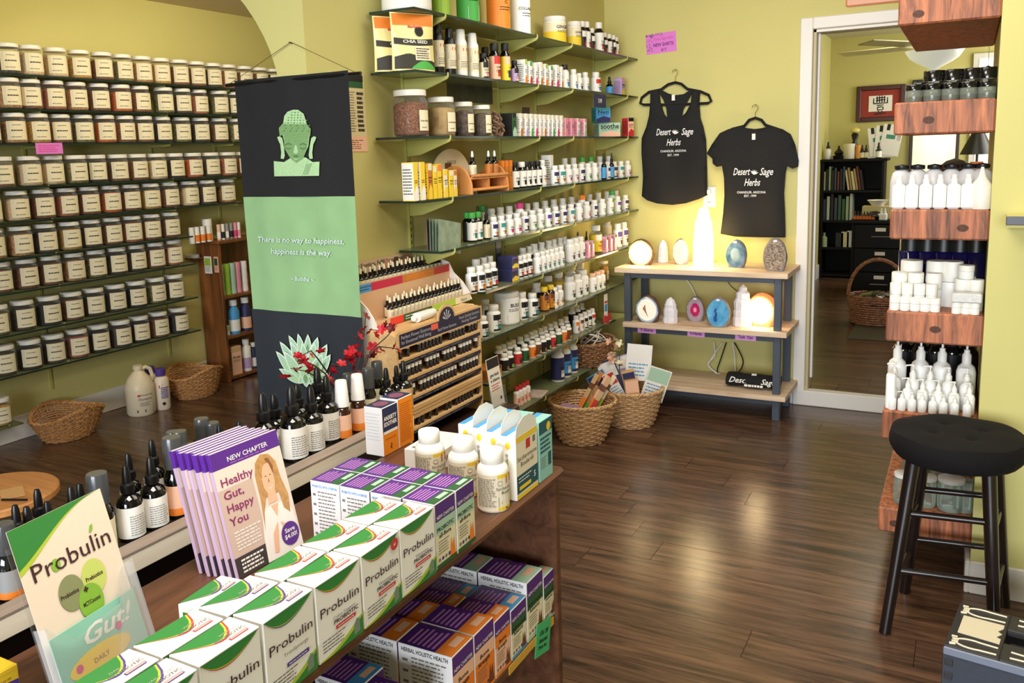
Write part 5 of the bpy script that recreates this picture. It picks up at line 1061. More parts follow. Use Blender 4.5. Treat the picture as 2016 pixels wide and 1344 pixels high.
# cords under the table
def cord(name, lbl, pts, M, rr=.0035):
    P_ = [Vector(p) for p in pts]; o = []
    for i in range(len(P_)-1):
        p0, p1, p2, p3 = P_[max(i-1, 0)], P_[i], P_[i+1], P_[min(i+2, len(P_)-1)]
        for s in range(8):
            t = s/8; o.append(.5*((2*p1)+(-p0+p2)*t+(2*p0-5*p1+4*p2-p3)*t*t+(-p0+3*p1-3*p2+p3)*t**3))
    o.append(P_[-1]); return ob(name, MB().tube(o, rr, 7).mesh('cord', M), None, (0, 0, 0), label=lbl, cat='cord')
YC = 4.80
cp = lambda *q: [tuple(at(x, y, Y=YC)) for x, y in q]
cord('power_cable', 'white lamp cord hanging to the bottom shelf, furthest from the doorway', cp((1405, 672), (1407, 700), (1394, 716), (1412, 735), (1430, 738)), WHITE)
cord('power_cable', 'white lamp cord looping beside the black one under the middle shelf', cp((1422, 674), (1400, 706), (1396, 722), (1420, 737), (1440, 736)), WHITE)
cord('power_cable', 'black lamp cord between white ones beneath the middle shelf', cp((1430, 674), (1420, 704), (1412, 730), (1420, 741)), BLACKP)
cord('power_cable', 'white lamp cord dropping straight beneath the middle shelf', cp((1442, 674), (1446, 700), (1448, 732), (1452, 741)), WHITE)
cord('power_cable', 'dark lamp cord bending down to the folded shirt', cp((1446, 674), (1462, 706), (1460, 724), (1448, 738)), BLACKP)
cord('power_cable', 'white cord running behind the magenta agate lamp', cp((1352, 551), (1362, 566), (1370, 584), (1376, 600)), WHITE)
cord('power_cable', 'thin dark cord running behind the tall stepped tower', cp((1432, 553), (1440, 564), (1454, 576), (1462, 590)), BLACKP, .002)
# folded shirts on the bottom shelf
BKC = mat('black_jersey', (17, 16, 17), .85, var=.3, vscale=500)
sx = xat(1432, ty0+.12, .16); r = thing('folded_shirt', 'rolled black shirt with white lettering on the bottom table shelf', 'shirt', (sx, ty0+.08, .1434))
fm_ = MB(); fm_.grid(lambda u, v: (u*.27, .055+.06*math.cos(2*PI*v)+.004*math.sin(9*u), .034+.034*math.sin(2*PI*v)*(1+.08*math.sin(14*u))), 24, 18); 
for e in (0, .27): fm_.flat([(.055+.06*math.cos(a*PI/9), .034+.034*math.sin(a*PI/9)) for a in range(18)], 0, 0, frame((e, 0, 0), (0, 1, 0), (0, 0, 1)))
ob('shirt_roll', fm_.mesh('roll', BKC), r)
lt = MB(); T = frame((0, 0, 0), (1, 0, 0), (0, .35, .94)); T.translation = Vector((.0, -.006, .018)); text(lt, 'Desert', .075, .012, .042, 0, .005, shear=.35, bold=.015, T=T); text(lt, 'Sage', .22, .012, .042, 0, .005, shear=.35, bold=.015, T=T); scribble(lt, .1, .2, -.006, .008, 1, 0, .004, T, h=.8)
ob('lettering', lt.mesh('t', PAPER), r); ob('paper_tag', MB().box(.13, .155, .03, .045, .066, .074).mesh('t', PAPER), r)

# ================================================================== shirts on hangers, wall sign, outlet
def garment(name, label, outline, hanger, hookpx, textc, scale, neck, tagpx, back=None, Yw=YB-.035):
    """black garment: front cloth with soft relief, plus a back layer; all points are photo points on the wall plane"""
    q = [at(x, y, Y=Yw) for x, y in outline]; cx_ = sum(p.x for p in q)/len(q); z0 = min(p.z for p in q)
    r = thing(name, label, 'shirt', (cx_, Yw, z0))
    b = bmesh.new(); vs_ = [b.verts.new((p.x-cx_, 0, p.z-z0)) for p in q]; f = b.faces.new(vs_); b.normal_update()
    if f.normal.y > 0: bmesh.ops.reverse_faces(b, faces=[f])
    bmesh.ops.triangulate(b, faces=b.faces[:])
    for _ in range(4):
        es = [e for e in b.edges if e.calc_length() > .035]
        if es: bmesh.ops.subdivide_edges(b, edges=es, cuts=1); bmesh.ops.triangulate(b, faces=b.faces[:])
    b.verts.ensure_lookup_table(); b.verts.index_update(); nv = len(b.verts)
    fv = []; bvs = []
    edge_v = {v.index for e in b.edges if len(e.link_faces) == 1 for v in e.verts}
    for v in b.verts:
        dy = 0 if v.index in edge_v else -.006
        fv.append((v.co.x, dy-.010+.006*math.sin(v.co.x*26+v.co.z*5)+.004*math.sin(v.co.x*11-v.co.z*17), v.co.z)); bvs.append((v.co.x, .012, v.co.z))
    mb_ = MB(); mb_.add(fv+bvs, [tuple(v.index for v in f.verts) for f in b.faces]+[tuple(v.index+nv for v in reversed(f.verts)) for f in b.faces]+[(l.vert.index+nv, l.link_loop_next.vert.index+nv, l.link_loop_next.vert.index, l.vert.index) for f in b.faces for l in f.loops if len(l.edge.link_faces) == 1], 0, True)
    b.free()
    me = mb_.mesh('cloth', BKC, angle=60)
    ob('shirt_front' if back else 'shirt_body', me, r)
    if back:
        for k, bo in enumerate(back):
            m = MB(); m.prism([(at(x, y, Y=Yw).x-cx_, at(x, y, Y=Yw).z-z0) for x, y in bo], -.012, -.006, 0, F_Y((0, 0, 0))); ob('shirt_back', m.mesh('bk', BKC), r)
    m = MB(); T = F_Y((0, -.026, 0)); 
    for s, x, y, sz, w, sh in textc:
        p = at(x, y, Y=Yw); text(m, s, p.x-cx_, p.z-z0, sz, 0, 0, shear=sh, bold=.012, T=T, fit=w)
    sp = at(scale[0], scale[1], Y=Yw); sx_, sz_ = sp.x-cx_, sp.z-z0
    for k in range(-2, 3):
        a_ = PI/2+k*.42-.25; L = .028; c_, s_ = math.cos(a_), math.sin(a_); m.flat([(sx_, sz_-.012), (sx_+c_*L*.5-s_*.004, sz_-.012+s_*L*.5+c_*.004), (sx_+c_*L, sz_-.012+s_*L), (sx_+c_*L*.5+s_*.004, sz_-.012+s_*L*.5-c_*.004)], .0002*k+.001, 0, T)
    ob('lettering', m.mesh('t', mat('white_shirt_print', (226, 226, 226), .7)), r)
    p = at(*tagpx, Y=Yw); ob('neck_label', MB().box(-.009, .009, -.002, 0, 0, .032).mesh('n', PAPER), r, (p.x-cx_, -.028 if not back else -.012, p.z-z0))
    # hanger
    def hp(x, y): s = at(x, y, Y=Yw); return (s.x, s.z)
    c = [hp(*k) for k in hanger]; hx = hp(*hookpx)
    h = thing('clothes_hanger', {'tank_top': 'black velvet hanger with a gold hook holding the tank top', 't_shirt': 'black velvet hanger with a gold hook holding the T-shirt'}[name], 'hanger', (hx[0], Yw, c[0][1]))
    pts = [(x-hx[0], .012, z-c[0][1]) for x, z in c]; ob('hanger_frame', MB().tube(pts, .0075, 8, closed=True).mesh('h', mat('black_velvet', (14, 14, 15), .9)), h)
    top = max(p[2] for p in pts); zz_ = [(0, .012, top), (0, .012, top+.03), (.012, .012, top+.045), (.014, .012, top+.062), (.002, .012, top+.072), (-.014, .012, top+.066), (-.017, .012, top+.055)]
    ob('hook', MB().tube(zz_, .0016, 6).mesh('hk', mat('gold_wire', (206, 176, 90), .3, metal=.8)), h)
    ob('wall_hook', MB().tube([(0, 0, 0), (0, -.03, 0), (0, -.03, .006)], .002, 6).mesh('w', STEEL), None, (hx[0]+.001, YB, c[0][1]+top+.066), label={'tank_top': 'tiny hook in the wall above the tank top', 't_shirt': 'tiny hook in the wall above the T-shirt'}[name], cat='hook')
tank = [(1281, 180), (1296, 176), (1299, 200), (1307, 225), (1313, 232), (1328, 233), (1341, 232), (1352, 222), (1361, 205), (1364, 178), (1377, 178), (1376, 205), (1378, 232), (1384, 250), (1389, 275), (1391, 330), (1392, 384), (1375, 392), (1350, 400), (1325, 403), (1295, 400), (1275, 394), (1264, 386), (1266, 350), (1264, 300), (1265, 272), (1274, 250), (1279, 228), (1281, 200)]
tback = [[(1292, 176), (1300, 176), (1315, 184), (1330, 187), (1345, 185), (1358, 177), (1364, 178), (1352, 200), (1344, 216), (1341, 233), (1313, 233), (1311, 214), (1305, 196)]]
garment('tank_top', 'black racerback tank top with white lettering on the wall', tank, [(1328, 162), (1340, 165), (1352, 175), (1378, 180), (1394, 187), (1399, 199), (1392, 203), (1328, 206), (1266, 206), (1259, 203), (1262, 192), (1276, 181), (1300, 176), (1314, 166)], (1328, 150),
        [('Desert', 1308, 266, .052, .085, .35), ('Sage', 1355, 265, .052, .066, .35), ('Herbs', 1328, 286, .052, .082, .35), ('CHANDLER, ARIZONA', 1328, 299, .017, .148, 0), ('EST. 1999', 1328, 307, .017, .064, 0)], (1331, 260), None, (1327, 198), tback)
tee = [(1459, 250), (1470, 252), (1486, 254), (1502, 252), (1516, 248), (1540, 254), (1556, 264), (1565, 285), (1572, 316), (1571, 328), (1560, 332), (1549, 326), (1546, 340), (1543, 380), (1545, 420), (1546, 467), (1500, 467), (1450, 465), (1419, 460), (1424, 420), (1427, 385), (1427, 350), (1423, 326), (1412, 328), (1404, 322), (1403, 312), (1391, 302), (1402, 284), (1418, 262), (1435, 254)]
garment('t_shirt', 'black V-neck T-shirt with white lettering hanging nearest the doorway', tee, [(1486, 232), (1498, 236), (1506, 246), (1530, 254), (1545, 266), (1540, 272), (1486, 274), (1430, 274), (1424, 266), (1440, 254), (1464, 248), (1474, 236)], (1486, 222),
        [('Desert', 1461, 344, .054, .09, .35), ('Sage', 1510, 344, .054, .07, .35), ('Herbs', 1482, 365, .054, .085, .35), ('CHANDLER, ARIZONA', 1481, 380, .017, .152, 0), ('EST. 1999', 1479, 387, .017, .064, 0)], (1486, 339), None, (1486, 275), None)
ob('neckline_back', MB().tube([tuple(at(x, y, Y=YB-.062)) for x, y in ((1461, 252), (1472, 275), (1486, 281), (1500, 275), (1514, 250))], .0018, 5).mesh('n', mat('black_rib', (34, 33, 34), .8)), bpy.data.objects['t_shirt'], label='stitched neckline') if False else None
a, b = at(1273, 69, Y=YB-.002), at(1332, 103, Y=YB-.002); w_, h_ = b.x-a.x, a.z-b.z
m = MB().box(0, w_, -.001, 0, 0, h_); T = F_Y((0, -.0012, 0)); text(m, 'NEW SHIRTS!', w_*.58, h_*.34, h_*.24, 1, .0003, bold=.02, T=T, fit=w_*.68); text(m, '$17', w_*.58, h_*.1, h_*.18, 1, .0003, bold=.02, T=T); text(m, 'Desert Sage Herbs', w_*.58, h_*.66, h_*.18, 2, .0003, shear=.3, T=T, fit=w_*.66)
R_ = random.Random(4)
for i in range(46):
    x = R_.uniform(0, w_*.22) if i < 24 else R_.uniform(0, w_*.55); y = R_.uniform(h_*.1, h_) if i < 24 else R_.uniform(h_*.88, h_); s = .004; m.flat([(x-s, y), (x, y-s*.6), (x+s, y), (x, y+s*.6)], .0003, 3, T)
ob('wall_sign', m.mesh('sign', [mat('orchid_card', (220, 120, 210), .6), mat('plum_ink', (90, 20, 100), .6), mat('pink_ink', (200, 60, 130), .6), mat('grey_flower_print', (110, 70, 90), .7)]), None, (a.x, YB-.0005, b.z), (0, -.05, 0), label='orchid pink NEW SHIRTS card taped above the tank top', cat='sign')
a = at(1397, 388, Y=YB); r = thing('wall_outlet', 'white wall outlet with a plug behind the tank top hem', 'outlet', (a.x, YB, a.z-.057))
ob('cover_plate', MB().box(-.036, .036, -.006, 0, 0, .115).mesh('p', TRIM, .003), r); ob('plug', MB().box(-.012, .012, -.035, -.0065, .075, .1).mesh('pl', WHITE, .004), r); ob('socket_slots', MB().box(-.006, -.003, -.0066, -.006, .024, .036).box(.003, .006, -.0066, -.006, .024, .036).mesh('s', INK), r)
a, b = at(1665, 15, Y=YB-.002), at(1790, -30, Y=YB-.002)
ob('door_plaque', MB().box(a.x, b.x, -.012, 0, 0, .12).mesh('pl', mat('copper_wood', (222, 150, 110), .35, var=.15, vscale=8), .008), None, (0, YB-.0005, a.z+.0), label='copper-coloured plaque above the doorway', cat='plaque')
# ================================================================== thick timber shelves beside the doorway
TWD = wood('stained_timber', (210, 128, 84), (74, 40, 28), 'z', 13, .55, .10, bump=.5)
TX0, TX1, TY1 = -.212, XR-.001, 3.86
TZ = [1.845, 1.531, 1.207, .887, .563, .235]; TB = [.088, .097, .092, .096, .095, .083]
TN = ['top', 'second', 'third', 'fourth', 'fifth', 'lowest']
KN = mat('dark_knot', (92, 56, 40), .7, var=.5, vscale=160)
for i, (z, t_) in enumerate(zip(TZ, TB)):
    r = thing('timber_shelf', f'{["top", "second from top", "third from top", "fourth from top", "fifth from top", "lowest"][i]} thick stained timber shelf on the wall behind the stool', 'shelf', (TX0, YR, z), 0, 'timber shelves')
    m = MB(); n = 12
    fn = lambda u, v: 0
    m.box(0, TX1-TX0, .0, TY1-YR, -t_, 0); ob('timber_board', m.mesh('board', TWD, .005), r)
    kx, kz = [(.055, -.058), (.095, -.055), (.2, -.055), (.14, -.05), (.05, -.05), (.05, -.05)][i]
    ob('knot', MB().prism([(kx+.016*math.cos(a*PI/7), kz+.011*math.sin(a*PI/7)) for a in range(14)], 0, .0008, 0, F_Y((0, -.0002, 0))).mesh('k', KN), r)
def tput(i, px, Y, desc, name, cat, protos, z=0, rz=0, group=None, rot=None):
    X = xat(px, Y, TZ[i]+.05); X = min(max(X, TX0+.02), TX1-.025); STOCK.append((i, desc, name, cat, protos, (X, Y, TZ[i]+.0005+z), rz, group))
def tflush(i, nm): flush(f'the {nm} timber shelf', 'x')
# second shelf: stacked black-lidded glass jars
def blackjar(r, h):
    return [('glass_body', cached(('bjb', r, h), lambda: MB().lathe([(r*.95, 0), (r, .004), (r, h*.62), (r*.93, h*.68)], 20).mesh('b', glassy('smoky_glass', (190, 196, 180), .8)))), ('contents', cached(('bjc', r, h), lambda: MB().lathe([(r*.9, .003), (r*.9, h*.3), (0, h*.3)], 16).mesh('c', mat('dark_salve', (30, 28, 22), .3)))), ('lid', cached(('bjd', r, h), lambda: MB().lathe([(r*.99, h*.66), (r*1.02, h*.67), (r*1.02, h*.97), (r*.97, h), (0, h)], 24).mesh('l', mat('gloss_black_lid', (12, 12, 13), .15, coat=.5))))]
for k in range(5): tput(1, 1800+36*k, YR+.035, 'black-lidded glass jar in the bottom front row', 'salve_jar', 'jar', blackjar(.024, .052))
for k in range(5): tput(1, 1812+35*k, YR+.10, 'black-lidded glass jar in the middle row', 'salve_jar', 'jar', blackjar(.026, .06))
for k in range(4): tput(1, 1838+37*k, YR+.16, 'tall black-lidded jar at the back', 'salve_jar', 'jar', blackjar(.03, .098))
tflush(1, 'second')
# third shelf: white bottles in front of frosted domes with black tops
def whitesq(w, h): return [('bottle_body', cached(('ws', w, h), lambda: MB().box(-w/2, w/2, -w/2, w/2, 0, h*.72).mesh('b', WHITE, .006))), ('spray_cap', cached(('wsc', w, h), lambda: MB().lathe([(w*.26, h*.72), (w*.26, h*.86), (w*.2, h*.88), (w*.22, h*.97), (w*.12, h), (0, h)], 14).mesh('c', CAPW)))]
for k in range(6): tput(2, 1768+27.5*k, YR+.03, 'white square bottle with nozzle cap, front row', 'spray_bottle', 'bottle', whitesq(.036, .105))
tput(2, 1932, YR+.035, 'frosted rounded bottle at the wall end', 'pump_bottle', 'bottle', [('bottle_body', MB().lathe([(.028, 0), (.03, .01), (.03, .07), (.012, .095), (.004, .125), (0, .125)], 18).mesh('b', mat('frosted_plastic', (226, 220, 208), .4)))])
def dome(r, h): return [('frosted_body', cached(('fd', r, h), lambda: MB().lathe([(r, 0), (r, h*.6), (r*.8, h*.8), (r*.4, h*.88)], 20).mesh('b', mat('frosted_grey_plastic', (206, 204, 206), .35)))), ('black_top', cached(('fdt', r, h), lambda: MB().lathe([(r*.62, h*.88), (r*.66, h*.9), (r*.66, h*.97), (0, h)], 18).mesh('c', BLACKP)))]
for k in range(6): tput(2, 1772+33*k, YR+.11, 'frosted rounded jar with black top, back row', 'frosted_jar', 'jar', dome(.032, .135))
tflush(2, 'third')
# fourth shelf: stacked white jars, cobalt jars behind, clear tub
def wjar(r, h): return [('jar_body', cached(('wj', r, h), lambda: MB().lathe([(r*.96, 0), (r, .003), (r, h*.55)], 22).mesh('b', WHITE))), ('lid', cached(('wjl', r, h), lambda: MB().lathe([(r*1.0, h*.56), (r*1.03, h*.57), (r*1.03, h*.97), (r*.98, h), (0, h)], 24).mesh('l', CAPW)))]
def wsq(w, d, h): return [('jar_body', cached(('wq', w, d, h), lambda: MB().box(-w/2, w/2, -d/2, d/2, 0, h).mesh('b', WHITE, .004)))]
for k, px in enumerate((1762, 1782, 1802, 1822, 1842)): tput(3, px, YR+.03, 'small white jar in the front row', 'cream_jar', 'jar', wjar(.0145, .042))
for k, px in enumerate((1763, 1786, 1810, 1834)): tput(3, px, YR+.062, 'white jar in the second row', 'cream_jar', 'jar', wjar(.0165, .082))
for k, px in enumerate((1770, 1802, 1838)): tput(3, px, YR+.10, 'white jar in the third row', 'cream_jar', 'jar', wjar(.023, .112))
for k, px in enumerate((1793, 1844, 1872)): tput(3, px, YR+.155, 'wide white jar at the back', 'cream_jar', 'jar', wjar(.032, .145))
for k, px in enumerate((1884, 1903, 1922)): tput(3, px, YR+.022, 'white cylinder under the ribbed tub', 'cream_jar', 'jar', wjar(.0135, .036))
tput(3, 1903, YR+.024, 'ribbed translucent tub lying on three jars', 'clear_tub', 'tub', [('tub_body', MB().box(-.041, .041, -.02, .02, 0, .028).mesh('b', mat('ribbed_clear_plastic', (214, 212, 208), .3, var=.2, vscale=120), .003))], z=.0365)
tput(3, 1894, YR+.095, 'large white jar with blue-grey tint', 'cream_jar', 'jar', wjar(.022, .098)); tput(3, 1924, YR+.09, 'large white jar beside the wall', 'cream_jar', 'jar', wjar(.022, .098))
STOCK.append((3, 'tilted white jar balanced on the others', 'cream_jar', 'jar', wjar(.022, .042), (xat(1903, YR+.09, TZ[3]+.13), YR+.092, TZ[3]+.1), 0, None))
for k in range(5): tput(3, 1790+32*k, YR+.26, 'tall cobalt glass jar', 'cobalt_jar', 'jar', [('glass_body', cached('cob', lambda: MB().lathe([(.036, 0), (.037, .16), (.033, .165)], 20).mesh('b', COBALT))), ('lid', cached('cobl', lambda: MB().lathe([(.034, .165), (.034, .21), (0, .212)], 20).mesh('b', BLACKP)))])
tflush(3, 'fourth')
# fifth shelf: white pump bottles
def pump(r, h, cl=False):
    return [('bottle_body', cached(('pu', r, h), lambda: MB().lathe([(r*.95, 0), (r, .004), (r, h*.52), (r*.85, h*.60), (r*.42, h*.66), (r*.42, h*.68)], 18).mesh('b', WHITE))),
            ('pump_collar', cached(('puc', r, h), lambda: MB().lathe([(r*.48, h*.66), (r*.48, h*.78), (r*.3, h*.82), (r*.3, h*.86), (r*.12, h*.87), (r*.12, h*.94)], 14).mesh('c', CAPW))),
            ('pump_spout', cached(('pus', r, h), lambda: MB().tube([(r*.22, 0, h*.965), (-r*.15, 0, h*.98), (-r*.95, 0, h*.965), (-r*1.05, 0, h*.945)], r*.13, 8).lathe([(r*.14, h*.93), (r*.24, h*.96), (r*.2, h), (0, h)], 12).mesh('s', CAPW)))]
for k, px in enumerate((1757, 1776, 1796, 1816, 1837, 1858, 1880, 1905)): tput(4, px, YR+.022, 'small white pump bottle in the front row', 'pump_bottle', 'bottle', pump(.0125, .062), rz=.2*(k % 3))
for k, px in enumerate((1756, 1787, 1816, 1847, 1878, 1908)): tput(4, px, YR+.055, 'white pump bottle in the second row', 'pump_bottle', 'bottle', pump(.0165, .10), rz=.3*(k % 3)-.2)
for k, px in enumerate((1760, 1796, 1830, 1866, 1902)): tput(4, px, YR+.10, 'white pump bottle in the third row', 'pump_bottle', 'bottle', pump(.021, .135), rz=.25*(k % 2))
for k, px in enumerate((1765, 1810, 1852, 1900)): tput(4, px, YR+.165, 'large white pump bottle at the back', 'pump_bottle', 'bottle', pump(.029, .21), rz=.3*(k % 3)-.3)
for k in range(5): tput(4, 1775+32*k, YR+.3, 'tall glossy black bottle', 'black_bottle', 'bottle', pill_protos(.032, .205, 'black', 'black', 'black', 'black', 'black'))
tput(4, 1748, YR+.03, 'tall plain white square bottle at the doorway end', 'square_bottle', 'bottle', wsq(.028, .03, .115))
tflush(4, 'fifth')
# lowest shelf: clear jars with white rims
def rimjar(r, h): return [('glass_body', cached(('rj', r, h), lambda: MB().lathe([(r*.9, 0), (r, .01), (r, h*.7), (r*.85, h*.8)], 22).mesh('b', GLASS))), ('white_ring', cached(('rr', r, h), lambda: MB().lathe([(r*.9, h*.8), (r*1.0, h*.82), (r*1.0, h*.92), (r*.88, h*.93)], 24).mesh('w', WHITE)))]
for k, px in enumerate((1780, 1822, 1872)): tput(5, px, YR+.07, 'clear jar with white rim', 'glass_jar', 'jar', rimjar(.032 if k < 2 else .04, .11 if k < 2 else .115))
for k, px in enumerate((1800, 1855)): tput(5, px, YR+.18, 'clear jar with white rim in the back row', 'glass_jar', 'jar', rimjar(.038, .14))
tput(5, 1905, YR+.08, 'clear jar without its lid', 'glass_jar', 'jar', [('glass_body', MB().lathe([(.03, 0), (.032, .1), (.028, .1), (.026, .01), (0, .01)], 20).mesh('b', GLASS))])
tflush(5, 'lowest')

# ================================================================== stool with tufted round cushion, folding step stool
SW = mat('espresso_wood', (26, 18, 17), .3, coat=.3); CU = mat('black_cushion_cloth', (20, 17, 19), .9, var=.3, vscale=300, spec=.25)
cs = Vector((.004, 2.70, 0)); SEAT = .547
st = thing('stool', 'round backless dark wood stool with a tufted black cushion', 'stool', cs)
ft = [Vector((-.160, -.118, 0)), Vector((.120, -.085, 0)), Vector((.150, .195, 0)), Vector((-.125, .160, 0))]
tp = [Vector((v.x*.66, v.y*.62, SEAT-.012)) for v in ft]
for a, b_ in zip(ft, tp): ob('leg', MB().tube([a, a.lerp(b_, .5), b_], .0165, 12, r2=.0195).mesh('leg', SW), st)
for zf, pairs in ((.36, ((0, 1), (3, 2))), (.68, ((0, 1), (3, 2))), (.27, ((0, 3), (1, 2))), (.60, ((0, 3), (1, 2)))):
    for i, j in pairs: ob('rung', MB().tube([ft[i].lerp(tp[i], zf), ft[j].lerp(tp[j], zf)], .0095, 10).mesh('rung', SW), st)
ob('seat', MB().lathe([(.14, SEAT-.025), (.155, SEAT-.02), (.155, SEAT), (0, SEAT)], 32).mesh('seat', SW), st)
tufts = [(.07*math.cos(a), .07*math.sin(a)) for a in (.5, 2.07, 3.64, 5.2)]
def cfn(u, v):
    a = 2*PI*u; R_ = .172
    if v < .78:
        q = v/.78; r_ = R_*q; z = SEAT+.058-.012*q**4
    else:
        q = (v-.78)/.22; r_ = R_+.006*math.sin(PI*q)+.007*(abs(math.sin(19*a+2*math.sin(3*a)))-.5)*q*math.sin(PI*q*.9)-.016*q**3; z = SEAT+.046-.072*q
    x, y = r_*math.cos(a), r_*math.sin(a)
    if v < .78:
        for tx_, ty_ in tufts:
            d_ = math.hypot(x-tx_, y-ty_); z -= .008*math.exp(-(d_/.014)**2)+.006*math.exp(-(d_/.05)**2)
        z -= .002*math.sin(6*a)*q**2
    return (x, y, z)
cuo = ob('cushion', MB().grid(cfn, 84, 40).mesh('cushion', CU), st)
bt_ = MB(); 
for tx_, ty_ in tufts: bt_.lathe([(.006, -.002), (.007, .002), (.004, .004), (0, .004)], 10, 0, Matrix.Translation((tx_, ty_, SEAT+.041)))
ob('tuft_buttons', bt_.mesh('buttons', CU), cuo)

# folding step stool
SGm = mat('blue_grey_plastic', (58, 64, 76), .45, var=.1, vscale=60); SDm = mat('charcoal_plastic', (46, 44, 46), .5, bump=.3, vscale=300); SCm = mat('cream_rubber', (222, 212, 186), .6)
s0 = at(1858, 1268, Z=.22); s1_ = at(1895, 1180, Z=.22)
ss = thing('step_stool', 'folding grey plastic step stool with cream footprint pads', 'step stool', (s0.x, s0.y, 0), -.14)
SWd, SD_, SH_ = .32, .235, .22
m = MB(); m.box(0, .115, 0, SD_, SH_-.018, SH_).box(.175, SWd, 0, SD_, SH_-.018, SH_).box(.115, .175, 0, .085, SH_-.018, SH_).box(.115, .175, .155, SD_, SH_-.018, SH_)
ob('top_panel', m.mesh('top', SDm, .002), ss)
T = frame((0, 0, 0), (1, 0, 0), (0, 0, 1)); n = 12
arch = [(SWd*.5+.10*math.cos(PI*i/n), .0+.13*math.sin(PI*i/n)) for i in range(n+1)]
for y0_ in (.0, SD_-.02):
    m = MB()
    for i in range(n):
        (xa, za), (xb, zb) = arch[i], arch[i+1]; m.prism([(xb, zb), (xa, za), (xa, SH_-.02), (xb, SH_-.02)], -.02-y0_, -y0_, 0, T)
    m.box(0, SWd*.5-.10, y0_, y0_+.02, 0, SH_-.02).box(SWd*.5+.10, SWd, y0_, y0_+.02, 0, SH_-.02)
    ob('arched_panel', m.mesh('fp', SGm, .0), ss)
m = MB()
for x_ in (0, SWd-.02):
    m.box(x_, x_+.02, .02, SD_-.02, .0, SH_-.02)
ob('side_panel', m.mesh('sp', SGm, .001), ss)
m = MB()
for k in range(7): m.box(-.004, 0, .02+.03*k, .036+.03*k, .03, SH_-.03)
for k in range(5): m.box(.004, .022, -.003, .0, .03+.035*k, .048+.035*k)
ob('hinge_knuckles', m.mesh('hk', SDm, .001), ss)
ob('front_rim', MB().box(0, SWd, -.006, 0, SH_-.022, SH_-.002).mesh('rim', mat('light_blue_grey_plastic', (120, 128, 146), .4), .002), ss)
T = F_Z((0, 0, SH_+.0002))
m = MB(); m.prism([(.018, .075), (.108, .07), (.108, .095), (.098, .10), (.108, .12), (.098, .13), (.108, .15), (.108, .168), (.018, .168)], 0, .0014, 0, T); ob('grip_pad', m.mesh('pad', SCm), ss)
m = MB(); m.prism([(.188, .07), (.262, .065), (.272, .075), (.272, .165), (.188, .165)], 0, .0014, 0, T); ob('grip_pad', m.mesh('pad', SCm), ss)
for yy in (.033, .2):
    m = MB(); lobes = [(.055+.036*math.cos(a), yy+.02*math.sin(a)) for a in [PI*.35+PI*1.3*i/14 for i in range(15)]]
    m.tube([(x, y, SH_+.001) for x, y in [(.108, yy+.016)]+lobes+[(.108, yy-.016)]], .0024, 6); m.tube([(x, y, SH_+.001) for x, y in [(.135, yy+.014), (.2, yy+.01), (.23, yy+.018), (.262, yy+.012), (.268, yy), (.262, yy-.012), (.23, yy-.018), (.2, yy-.01), (.135, yy-.014)]], .0024, 6)
    for k in range(4): m.tube([(.028-.004*abs(k-1.5), yy-.016+.011*k, SH_+.001), (.014-.003*abs(k-1.5), yy-.02+.012*k, SH_+.001)], .0035, 6)
    ob('footprint', m.mesh('fp', SCm), ss)
ob('carry_handle', MB().box(.12, .17, .088, .152, SH_-.05, SH_-.03).mesh('h', SDm, .004), ss)

# ================================================================== wicker baskets by the supplement wall
bA = Vector((-1.63, 3.815, 0)); wicker('wicker_basket', 'pale wicker basket of incense in front of the lamp table', bA, .10, .165, .20, WK, 1.0, 0, rings=17)
bB = Vector((-1.40, 4.14, 0)); bB = at(1238, 822, Z=0); bB.y = 4.16; bB.x = -1.50; wicker('wicker_basket', 'golden wicker basket of boxes and books half under the lamp table', bB, .11, .165, .19, WK, 1.0, .4, rings=16)
# small basket of cables on its own low shelf end
bC = at(1182, 708, X=XM+.17)
wicker('wicker_basket', 'brown braided oval basket of white cables on the ninth glass shelf', (XM+.150, 4.20, SZ['S9']+.0005), .085, .118, .12, WK3, 1.35, 0, rings=10)
m = MB(); R_ = random.Random(9)
for k in range(5):
    x0_, y0_ = XM+.15+R_.uniform(-.02, .02), 4.20+R_.uniform(-.05, .06); pts = []
    for t in range(20):
        a = 2*PI*t/20; pts.append((x0_+.04*math.cos(a)+.02*k*.3, y0_+.085*math.sin(a), SZ['S9']+.128+.036*math.sin(a*1+k)+.02*k*.3))
    m.tube(pts, .0035, 6, closed=True)
ob('cable_coil', m.mesh('c', WHITE), None, label='coiled white cables heaped in the brown braided basket', cat='cable')
